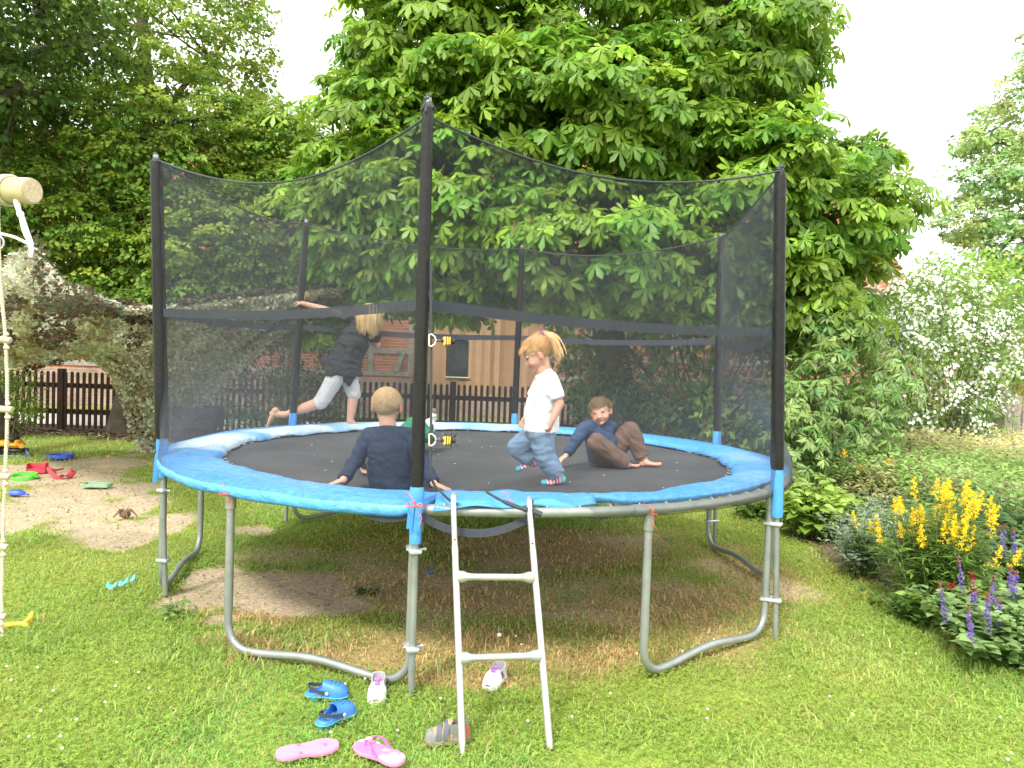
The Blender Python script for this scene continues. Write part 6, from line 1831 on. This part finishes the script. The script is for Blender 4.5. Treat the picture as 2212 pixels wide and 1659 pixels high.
def velcro():
    L, W_ = .185, .038; S = Local('velcro_shoe', 'grey and brown velcro shoe behind the foot of the ladder', 'shoe', G(966, 1603), math.radians(196), 0, 0, None, .003)
    m_g = mat('grey_suede', (.21, .21, .19), rough=.9, var=.2, vscale=60); m_t = mat('tan_suede', (.42, .28, .17), rough=.9, var=.2, vscale=50); m_r = mat('red_suede', (.50, .11, .07), rough=.9); m_d = mat('slate_strap', (.11, .13, .15), rough=.7); m_so = mat('olive_sole', (.22, .20, .14), rough=.8)
    b = MB(); o = outline(L, W_); b.loft([[(x, y, 0) for x, y in o], [(x*1.03, y*1.05, .006) for x, y in o], [(x*1.01, y*1.01, .018) for x, y in o]]); S.put(b, 'sole', m_so)
    b = MB(); toebox(b, L, W_*1.01, .66, .044, .036, .017); S.put(b, 'toe_cap', m_g)
    b = MB(); toebox(b, L*.98, W_*.985, .42, .062, .034, .017); S.put(b, 'vamp', m_t)
    b = MB(); heelwall(b, L, W_, .50, .017, lambda t: .060+.010*float(sstep(.25, .0, t)), .008); up = S.put(b, 'upper', m_g)
    b = MB(); heelwall(b, L*1.012, W_*1.03, .12, .017, lambda t: .058, .003, 12); S.put(b, 'heel_patch', m_r, up)
    b = MB(); b.loft([[(x*.8-.012, y*.7, .022) for x, y in o], [(x*.8-.012, y*.7, .030) for x, y in o]]); S.put(b, 'insole', m_pur)
    b = MB(); b.ell((.000, 0, .074), (.026, .022, .010), Matrix.Rotation(.55, 3, 'Y'), 14, 8); S.put(b, 'tongue', m_t)
    for x0 in (.004, .034):
        b = MB(); b.ribbon([(x0+.014*a, W_*1.0*math.sin(a*PI/2), .020+(.064-.35*x0)*math.cos(a*PI/2)**.8) for a in np.linspace(-1, .95, 13)], (.020, 0, .0), .006); st = S.put(b, 'strap', m_d, up)
    b = MB(); b.loft([[(x*1.005, y*1.015, .017) for x, y in o], [(x*1.005, y*1.015, .021) for x, y in o]]); S.put(b, 'sole_seam', m_t)
velcro()
m_pk = mat('pink_foam', (.84, .25, .40), rough=.7, var=.06, vscale=20); m_pk2 = mat('pink_rubber', (.80, .10, .40), rough=.35, var=.05); m_pkw = mat('pink_printed_foam', (.83, .20, .45), rough=.6, var=.05, vscale=16, col2=(.86, .74, .80), thr=(.50, .54))
def flop(pos, yaw, label, up, roll=0, pitch=0):
    L, W_ = .235, .046; S = Local('flip_flop', label, 'sandal', pos, yaw, pitch, roll, 'pink flip flops on the grass', .026); o = outline(L, W_, 30)
    b = MB(); b.loft([[(x, y, 0) for x, y in o], [(x*1.01, y*1.02, .004) for x, y in o], [(x*1.01, y*1.02, .012) for x, y in o], [(x*.99, y*.97, .016) for x, y in o]]); so = S.put(b, 'sole', m_pk)
    if up:
        b = MB(); b.loft([[(x*.975, y*.95, .0162) for x, y in o], [(x*.97, y*.94, .0185) for x, y in o]]); S.put(b, 'footbed', m_pkw)
        b = MB(); tp = (.066, 0, .030)
        for sy in (-1, 1): b.ribbon(smooth_path([(.066, 0, .034), (.045, sy*.020, .050), (.015, sy*.036, .046), (-.022, sy*.039, .017)], 5), [(.009, .001, 0)]*4+[(.012, .004, 0)]*12, .005)
        b.tube([(.066, 0, .016), (.066, 0, .036)], .004, 8); st = S.put(b, 'strap', m_pk2)
        b = MB(); 
        for i in range(5): b.ell((.052+.007*math.cos(i*1.256), .007*math.sin(i*1.256), .050), (.005, .005, .003), nu=8, nv=5)
        S.put(b, 'flower_trim', mat('pale_yellow_trim', (.85, .75, .45)), st)
    else:
        b = MB()
        for x, y in ((.066, 0), (-.030, .026), (-.030, -.026)): b.tube([(x, y, .0150), (x, y, .0185)], .0075, 12)
        S.put(b, 'strap_plug', mat('rose_plug', (.80, .16, .30), rough=.6), so)
flop(G(664, 1638), math.radians(22), 'pink flip flop lying upside down with its plain sole up', False, roll=.10)
flop(G(818, 1645), math.radians(146), 'pink and white flip flop with its straps up, right of the other one', True, roll=-.06)

# ---- toys in the sand
m_or = mat('orange_plastic', (.80, .33, .02), rough=.45, var=.12); m_red = mat('faded_red_plastic', (.55, .06, .08), rough=.45, var=.15); m_bl = mat('blue_plastic', (.04, .09, .50), rough=.4, var=.1); m_blg = mat('blue_grey_steel', (.14, .17, .30), rough=.5, var=.15)
m_grn = mat('lime_plastic', (.10, .58, .05), rough=.35, var=.08); m_tray = mat('pale_green_plastic', (.25, .40, .26), rough=.5, var=.12)
def R2(a): return Matrix.Rotation(a, 3, 'Z')
dg = G(28, 985); S_ = 1.0
dig = empty('toy_digger', dg, 'orange toy sand digger with blue grey arm and red scoop at the left edge', 'toy')
def dp(px, py, dz=0, dy=0): q = at(px, py, dg[1]+dy); return q+v3((0, 0, dz))
b = MB(); b.box(dp(2, 957), (.32, .20, .075), None, .02); b.box(dp(35, 960), (.16, .18, .05), None, .02); b.box(dp(40, 955), (.06, .14, .07), None, .02); b.build('body', m_or, dig)
b = MB(); b.box(dp(28, 947), (.13, .14, .07), None, .02); b.tube([dp(20, 945), dp(22, 932)], .008, 6); b.build('seat', m_blk, dig)
b = MB(); b.box(dp(33, 972), (.30, .16, .05), None, .02); b.build('base', m_blk, dig)
b = MB(); b.tube([dp(46, 963, 0, -.10), dp(46, 963, 0, .10)], .035, 16); b.build('wheel', m_or, dig)
b = MB(); b.tube([dp(54, 968), dp(66, 990, 0, -.12), dp(80, 1008, 0, -.30)], .016, 8); b.tube([dp(-30, 984, 0, -.1), dp(62, 987, 0, -.12)], .014, 8); b.build('arm', m_blg, dig)
sc_ = G(80, 1021); b = MB(); rr3 = R2(.25)
for c, s_ in (((0, .055, .055), (.20, .012, .11)), ((0, 0, .008), (.20, .12, .012)), ((-.095, 0, .055), (.012, .12, .11)), ((.095, 0, .055), (.012, .12, .11)), ((0, -.05, .03), (.2, .01, .05))): b.box(v3(rr3 @ Vector(c))+sc_, s_, rr3, .003)
b.build('scoop', m_red, dig)
rk = G(128, 1034); b = MB(); t = empty('toy_shovel', rk, 'twisted red plastic sand shovel lying right of the red digger scoop', 'toy')
b.ribbon(smooth_path([G(98, 1016)+(0, 0, .10), G(108, 1027)+(0, 0, .05), G(120, 1034)+(0, 0, .02), G(136, 1034)+(0, 0, .02)], 5), (.01, .05, .03), .008)
b.ribbon(smooth_path([G(100, 1020)+(0, 0, .07), G(116, 1021)+(0, 0, .03), G(137, 1016)+(0, 0, .02)], 5), (0, .03, .02), .008); b.build('handle', m_red, t)
b = MB(); g_ = []
for i in range(9):
    g_.append([G(136+2.4*i, 1034-.2*i)+v3((0, (j-3)*.035, .02+.05*((j-3)/3)**2*(1 if j > 3 else .5)+.02*math.sin(i*.5))) for j in range(7)])
b.sheet(g_); o = b.build('blade', m_red, t); o.modifiers.new('t', 'SOLIDIFY').thickness = .006
def ringobj(name, label, cat, c, R1, R2_, h, m, extra=None, tilt=0):
    t = empty(name, c, label, cat); b = MB(); n = 40; P = [(R2_, 0), (R1, .0), (R1, h*.7), ((R1*.85+R2_*.15), h), (R2_*1.03, h*.85), (R2_, h*.5)]
    V = []
    for i in range(n):
        a = 2*PI*i/n
        for r, z in P: V.append((c[0]+r*math.cos(a), c[1]+r*math.sin(a), c[2]+z+.01+tilt*r*math.sin(a)))
    k = len(P); Fc = [(i*k+j, ((i+1) % n)*k+j, ((i+1) % n)*k+(j+1) % k, i*k+(j+1) % k) for i in range(n) for j in range(k)]
    b.add(V, Fc); b.build('rim', m, t)
    if extra: extra(t)
    return t
c_ = G(50, 1034)
def sieve(t):
    b = MB()
    for sx in (-1, 1): b.box(c_+v3((sx*.150, .0, .03)), (.05, .05, .012), None, .005)
    b.build('handle', m_grn, t)
ringobj('sand_sieve', 'bright green plastic sand sieve ring lying on the sand', 'toy', c_, .145, .105, .04, m_grn, sieve, .10)
c2_ = G(131, 990)
def lid(t):
    b = MB(); b.tube([c2_+(0, 0, .01), c2_+(0, 0, .018)], .11, 24); b.build('bottom', m_bl, t)
ringobj('toy_dish', 'round blue plastic dish at the far edge of the sand', 'toy', c2_, .165, .11, .05, m_bl, lid)
c3 = G(40, 1070); t = empty('sand_scoop', c3, 'small dark blue hand scoop half buried in the sand', 'toy'); b = MB()
b.loft([[c3+v3((x, w_*math.cos(a), .012+h*max(-.2, math.sin(a)))) for a in np.linspace(0, 2*PI, 13)[:-1]] for x, w_, h in ((-.085, .02, .03), (-.07, .04, .045), (0, .042, .05), (.05, .03, .035), (.065, .016, .02))]); b.build('bowl', m_bl, t)
b = MB(); b.tube([c3+(.055, 0, .02), c3+(.11, -.02, .015)], .009, 8); b.build('grip', m_bl, t)
c4 = G(210, 1052); t = empty('plastic_tray', c4, 'pale green rectangular tray lying on the sand', 'tray'); b = MB(); rr3 = R2(.05)
b.box(c4+(0, 0, .012), (.27, .15, .010), rr3, .003)
for c, s_ in (((0, .075, .025), (.27, .008, .035)), ((0, -.075, .025), (.27, .008, .035)), ((.135, 0, .025), (.008, .15, .035)), ((-.135, 0, .025), (.008, .15, .035))): b.box(v3(rr3 @ Vector(c))+c4, s_, rr3, .002)
b.build('tray_body', m_tray, t)
c5 = G(28, 1358); t = empty('yellow_toy_spade', c5, 'yellow plastic toy handle with a forked end lying in the grass at the left edge', 'toy')
b = MB(); b.tube([G(-60, 1362)+(0, 0, .018), G(52, 1356)+(0, 0, .022)], .014, 10); b.build('handle', m_yel, t)
b = MB(); b.tube([G(50, 1357)+(0, 0, .022), G(60, 1352)+(0, .02, .034), G(62, 1347)+(0, .03, .05)], [.014, .015, .010], 8); b.tube([G(50, 1357)+(0, 0, .022), G(62, 1360)+(0, 0, .02)], [.014, .011], 8); b.build('fork', m_yel, t)
for px, py, s_, lab in ((241, 1278, .75, 'pale blue shard of plastic in the grass, leftmost of three'), (267, 1271, .7, 'curled pale blue plastic scrap, middle one of three'), (287, 1263, .45, 'smallest pale blue plastic scrap, right one of three')):
    c = G(px, py); b = MB(); g_ = [[c+v3(((i-3)*.013*s_, (j-2)*.010*s_, .028+.014*math.sin(i*.9+px)+.006*j)) for j in range(5)] for i in range(7)]
    b.sheet(g_); o = b.build('plastic_scrap', mat('pale_blue_plastic', (.12, .50, .75), rough=.4), base=c); o.modifiers.new('t', 'SOLIDIFY').thickness = .003; tag(o, lab, 'litter', 'pale blue plastic scraps in the grass')
c = G(926, 1239); b = MB(); b.ell(c+(0, 0, .012), (.032, .016, .014), None, 12, 8); b.ell(c+(.02, .005, .022), (.014, .01, .01), None, 8, 6); tag(b.build('blue_pebble', mat('dusty_blue', (.06, .13, .25), rough=.7), base=c), 'small dusty blue toy piece on the ground under the trampoline', 'litter')
c = G(1078, 1381); b = MB(); b.ell(c+(0, 0, .025), (.013, .009, .012), None, 10, 6); tag(b.build('white_petal', mat('petal_white', (.85, .84, .80)), base=c), 'single white petal in the grass between the ladder rails', 'petal')
c = G(270, 1118); b = MB(); rr = random.Random(3)
for i in range(9): a = rr.random()*6.28; b.tube(smooth_path([c+v3((0, 0, .03)), c+v3((.05*math.cos(a), .04*math.sin(a), .05+.03*rr.random())), c+v3((.11*math.cos(a), .09*math.sin(a), .01))], 3), [.010]*4+[.004]*3, 6)
b.ell(c+(0, 0, .03), (.05, .04, .035), None, 10, 7); tag(b.build('tree_root', mat('brown_root', (.17, .10, .06), rough=.9, var=.3), base=c), 'knotty brown root stump sticking out of the sand', 'root')
# white clover heads dotted in the lawn, yellow flower by the sand
b = MB(); r = random.Random(12)
cf = []
for i in range(60):
    px, py = r.uniform(0, 2212), r.uniform(1380, 1659)
    p = G(px, py); x, y = p[0], p[1]
    if fbm(np.array([x]), np.array([y]), 1.3, 4, 31)[0] < .45: continue
    b.ell(p+v3((0, 0, .034)), (.006, .006, .005), nu=8, nv=5)
tag(b.build('clover_blossom', mat('clover_white', (.72, .70, .58), rough=.9, var=.2, vscale=200)), 'tiny white clover blossoms dotted over the front lawn', 'blossom', kind='stuff')
c = G(405/1, 1092) if False else G(323, 1040) if False else G(406*.576, 997)
b = MB(); c = G(233, 997); b.tube([c, c+(0, 0, .07)], .003, 5)
for i in range(8): a = i*PI/4; b.ell(c+v3((.016*math.cos(a), .016*math.sin(a), .072)), (.012, .012, .006), nu=8, nv=5)
tag(b.build('dandelion', m_yel, base=c), 'single yellow flower in the grass beside the sand', 'flower')

# ---- swing beam with ropes, rope ladder
m_log = mat('pressure_treated_log', (.50, .42, .24), rough=.75, var=.14, vscale=6, bump=.4, bscale=40, col2=(.36, .34, .17), thr=(.45, .7))
m_rope = mat('cream_rope', (.62, .56, .40), rough=.9, var=.15, vscale=60); m_wrope = mat('white_nylon_rope', (.82, .80, .82), rough=.6, var=.05)
e1 = at(71, 413, -1.92); e0 = at(-620, 392, -1.25)
fr = empty('swing_frame', (e0[0], e0[1], 0), 'round wooden swing beam with sawn end reaching in from the left edge', 'swing frame')
b = MB(); ax = nrm(e1-e0); b.tube([e0, e1-ax*.018, e1-ax*.004, e1], [.062, .062, .059, .053], 28); bm_ = b.build('beam', m_log, fr)
b = MB(); b.tube([e1-ax*.002, e1+ax*.0015], .0515, 28); b.build('sawn_end', mat('sawn_wood', (.62, .50, .31), rough=.85, var=.18, vscale=60, bump=.3, bscale=120), bm_)
b = MB(); ctr = e1-ax*.15; 
b.tube([e1-ax*.03+(0, -.0615, .004)+v3((0, 0, 0)), e1-ax*.5+v3((0, -.0622, .006))], .0016, 5); b.build('drying_crack', m_blk, bm_)
for s_ in (-1, 1):
    b = MB(); f = v3((e0[0]+.1, e0[1]+s_*.9, 0)); b.tube([f, e0+(0, 0, .05)], .058, 18); b.build('leg', m_log, fr)
wr_ = MB()
for k in range(2):
    c = e1-ax*(.135+.022*k); s1_ = nrm(np.cross(ax, (0, 0, 1))); u1 = np.cross(s1_, ax)
    wr_.tube([c+(s1_*math.cos(t)+u1*math.sin(t))*.069+ax*.006*math.sin(t) for t in np.linspace(0, 2*PI, 22)[:-1]], .0075, 8, closed=True)
rp = empty('hanging_rope', e1-ax*.13, 'white rope tied round the wooden beam and holding up the camouflage net', 'rope')
wr_.build('rope_wrap', m_rope, rp)
Yr = -1.93; q = lambda px, py, dy=0: at(px, py, Yr+dy)
b = MB(); b.tube(smooth_path([q(35, 432), q(40, 452), q(45, 468)], 4), [.012, .013, .014, .013, .012, .011, .012, .013, .014][:9], 8); b.ell(q(44, 462), (.017, .015, .015))
b.tube(smooth_path([q(44, 465), q(52, 500, -.01), q(66, 528)], 4), .0085, 8); b.tube(smooth_path([q(48, 465), q(60, 500, .02), q(69, 526)], 4), .0075, 8)
b.tube(smooth_path([q(2, 505), q(30, 512), q(60, 526)], 4), .007, 8); b.ell(q(66, 527), (.014, .012, .013)); b.tube(smooth_path([q(66, 527), q(68, 542), q(66, 556)], 4), [.011]*5+[.008]*4, 8)
b.build('knotted_rope', m_wrope, rp)
b = MB(); c = q(-3, 524); b.tube([c+v3((.024*math.cos(t), 0, .030*math.sin(t))) for t in np.linspace(0, 2*PI, 20)[:-1]], .004, 8, closed=True); b.tube([q(-3, 505), q(-3, 440)], .006, 8); b.build('steel_ring', m_clamp, rp)
rl = empty('rope_ladder', q(-60, 1400), 'twisted cream rope ladder with round wooden rungs hanging at the left edge', 'rope ladder')
def twist(pts, r, turns):
    """two strands wound round each other"""
    b = MB(); P = smooth_path(pts, 24)
    for ph in (0, PI*2/3, PI*4/3):
        o = []
        for i, p in enumerate(P):
            a = ph+turns*2*PI*i/len(P); o.append(p+v3((math.cos(a)*r*.55, math.sin(a)*r*.55, 0)))
        b.tube(o, r*.62, 6)
    return b
rx = [(-4, 440), (0, 590), (12, 735), (16, 885), (11, 1032), (6, 1182), (3, 1332), (6, 1372)]
twist([q(x, y) for x, y in rx], .0085, 62).build('side_rope', m_rope, rl)
twist([q(x-165, y-6, .02) for x, y in rx], .0085, 62).build('side_rope', m_rope, rl)
for (x, y) in ((15, 735), (18, 885), (13, 1030), (8, 1182), (4, 1332)):
    b = MB(); b.tube([q(x-178, y-14, .02), q(x+6, y), q(x+8, y+.5)], [.0155, .0155, .013], 14); b.build('rung', mat('rung_wood', (.58, .47, .31), rough=.7, var=.15), rl)
    b = MB(); b.ell(q(x-1, y+16), (.014, .014, .011), nu=10, nv=7); b.ell(q(x-1, y-13), (.012, .012, .009), nu=10, nv=7); b.build('knot', m_rope, rl)

# ---- camouflage net
CT = [[(-160, 660, 2.2), (0, 588, -.1), (66, 546, -1.7), (185, 628, 1.7), (330, 664, 3.6), (450, 655, 4.5), (600, 640, 5.0), (745, 622, 5.6)],
      [(-160, 700, 3.0), (0, 655, 1.6), (66, 640, 1.2), (195, 690, 2.7), (330, 712, 4.1), (440, 700, 4.8), (575, 672, 5.3), (715, 640, 5.7)],
      [(-160, 750, 3.8), (0, 730, 3.2), (90, 728, 3.4), (215, 745, 4.2), (325, 820, 5.0), (410, 800, 5.3), (540, 722, 5.5), (690, 655, 5.8)],
      [(-160, 796, 4.6), (0, 786, 4.6), (100, 782, 4.8), (225, 792, 5.1), (308, 965, 5.6), (385, 925, 5.8), (490, 820, 5.8), (660, 675, 5.9)]]
W3 = np.array([[at(*c) for c in row] for row in CT])
def crow(P, t):
    n = len(P)-1; x = t*n; i = np.minimum(x.astype(int), n-1); u = (x-i)[:, None]
    p0 = P[np.maximum(i-1, 0)]; p1 = P[i]; p2 = P[i+1]; p3 = P[np.minimum(i+2, n)]
    return .5*((2*p1)+(-p0+p2)*u+(2*p0-5*p1+4*p2-p3)*u*u+(-p0+3*p1-3*p2+p3)*u**3)
def camo(u, v):
    """u across 0..1, v down 0..1 (arrays) -> points"""
    rows = np.stack([crow(W3[k], u) for k in range(4)], 1)          # n,4,3
    n = 3; x = v*n; i = np.minimum(x.astype(int), n-1); f = (x-i)[:, None]; a = rows[np.arange(len(u)), i]; b_ = rows[np.arange(len(u)), i+1]
    p = a*(1-f)+b_*f
    w_ = .10*np.sin(u*34+v*3)*np.sin(v*PI)+.05*np.sin(v*17+u*9)
    p[:, 2] += w_*.6; p[:, 1] += w_
    return p
cn = empty('camouflage_net', at(300, 960, 5.6)*np.array([1, 1, 0]), 'camouflage net of cut olive and brown cloth draped as a tent on the left', 'camouflage net')
rg = np.random.default_rng(90)
def garn(n, size, pal, out_, rg):
    # more pieces where the sheet is big
    u = rg.random(n); v = rg.random(n)*1.02
    P = camo(u, np.clip(v, 0, 1)); e = 1e-3; du = camo(np.clip(u+e, 0, 1), np.clip(v, 0, 1))-P; dv = camo(u, np.clip(v+e, 0, 1))-P
    nn = norm(np.cross(du, dv)+1e-9); nn[:, 1] = nn[:, 1]
    nn = np.where((nn[:, 1:2] > 0), -nn, nn)
    P = P+nn*(out_+.02*rg.normal(size=(n, 1))); P[:, 2] = np.maximum(P[:, 2], .03)
    pat = .6*np.array([mnoise.noise(Vector((float(p[0])*3.5, float(p[1])*2, float(p[2])*4+3))) for p in P])+.34*rg.normal(size=n)
    k = np.digitize(pat, [-.22, .08]); c = np.array(pal)[k]
    D = rdir(n, rg); D[:, 2] *= .5; Nn = nn+rg.normal(size=(n, 3))*.55+np.array([0, 0, .35])
    return place(T_CAM, P, D, Nn, size*(.42+.58*np.clip((P[:, 1]+1.7)/4.5, 0, 1))*(.6+.8*rg.random(n)), c, .35, rg)
T_CAM = (np.array([(0, -.28, .1), (.45, -.5, -.1), (1, -.15, .18), (.8, .35, .0), (.35, .30, -.16), (-.1, .42, .12)], float), np.array([(0, 1, 4, 5), (1, 2, 3, 4)]))
pal = [(.42, .34, .22), (.50, .55, .41), (.62, .65, .52)]
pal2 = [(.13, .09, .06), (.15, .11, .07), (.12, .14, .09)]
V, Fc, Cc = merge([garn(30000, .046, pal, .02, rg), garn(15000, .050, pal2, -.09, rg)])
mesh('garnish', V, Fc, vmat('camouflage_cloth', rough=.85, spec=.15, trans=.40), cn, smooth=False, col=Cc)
b = MB()
for row in (0., 1.): b.tube([camo(np.array([t]), np.array([row]))[0] for t in np.linspace(0, 1, 60)], .006, 6)
for uu in np.linspace(0, 1, 14): b.tube([camo(np.array([uu]), np.array([t]))[0] for t in np.linspace(0, 1, 20)], .004, 5)
b.build('net_cord', mat('olive_cord', (.14, .14, .08), rough=.9), cn)
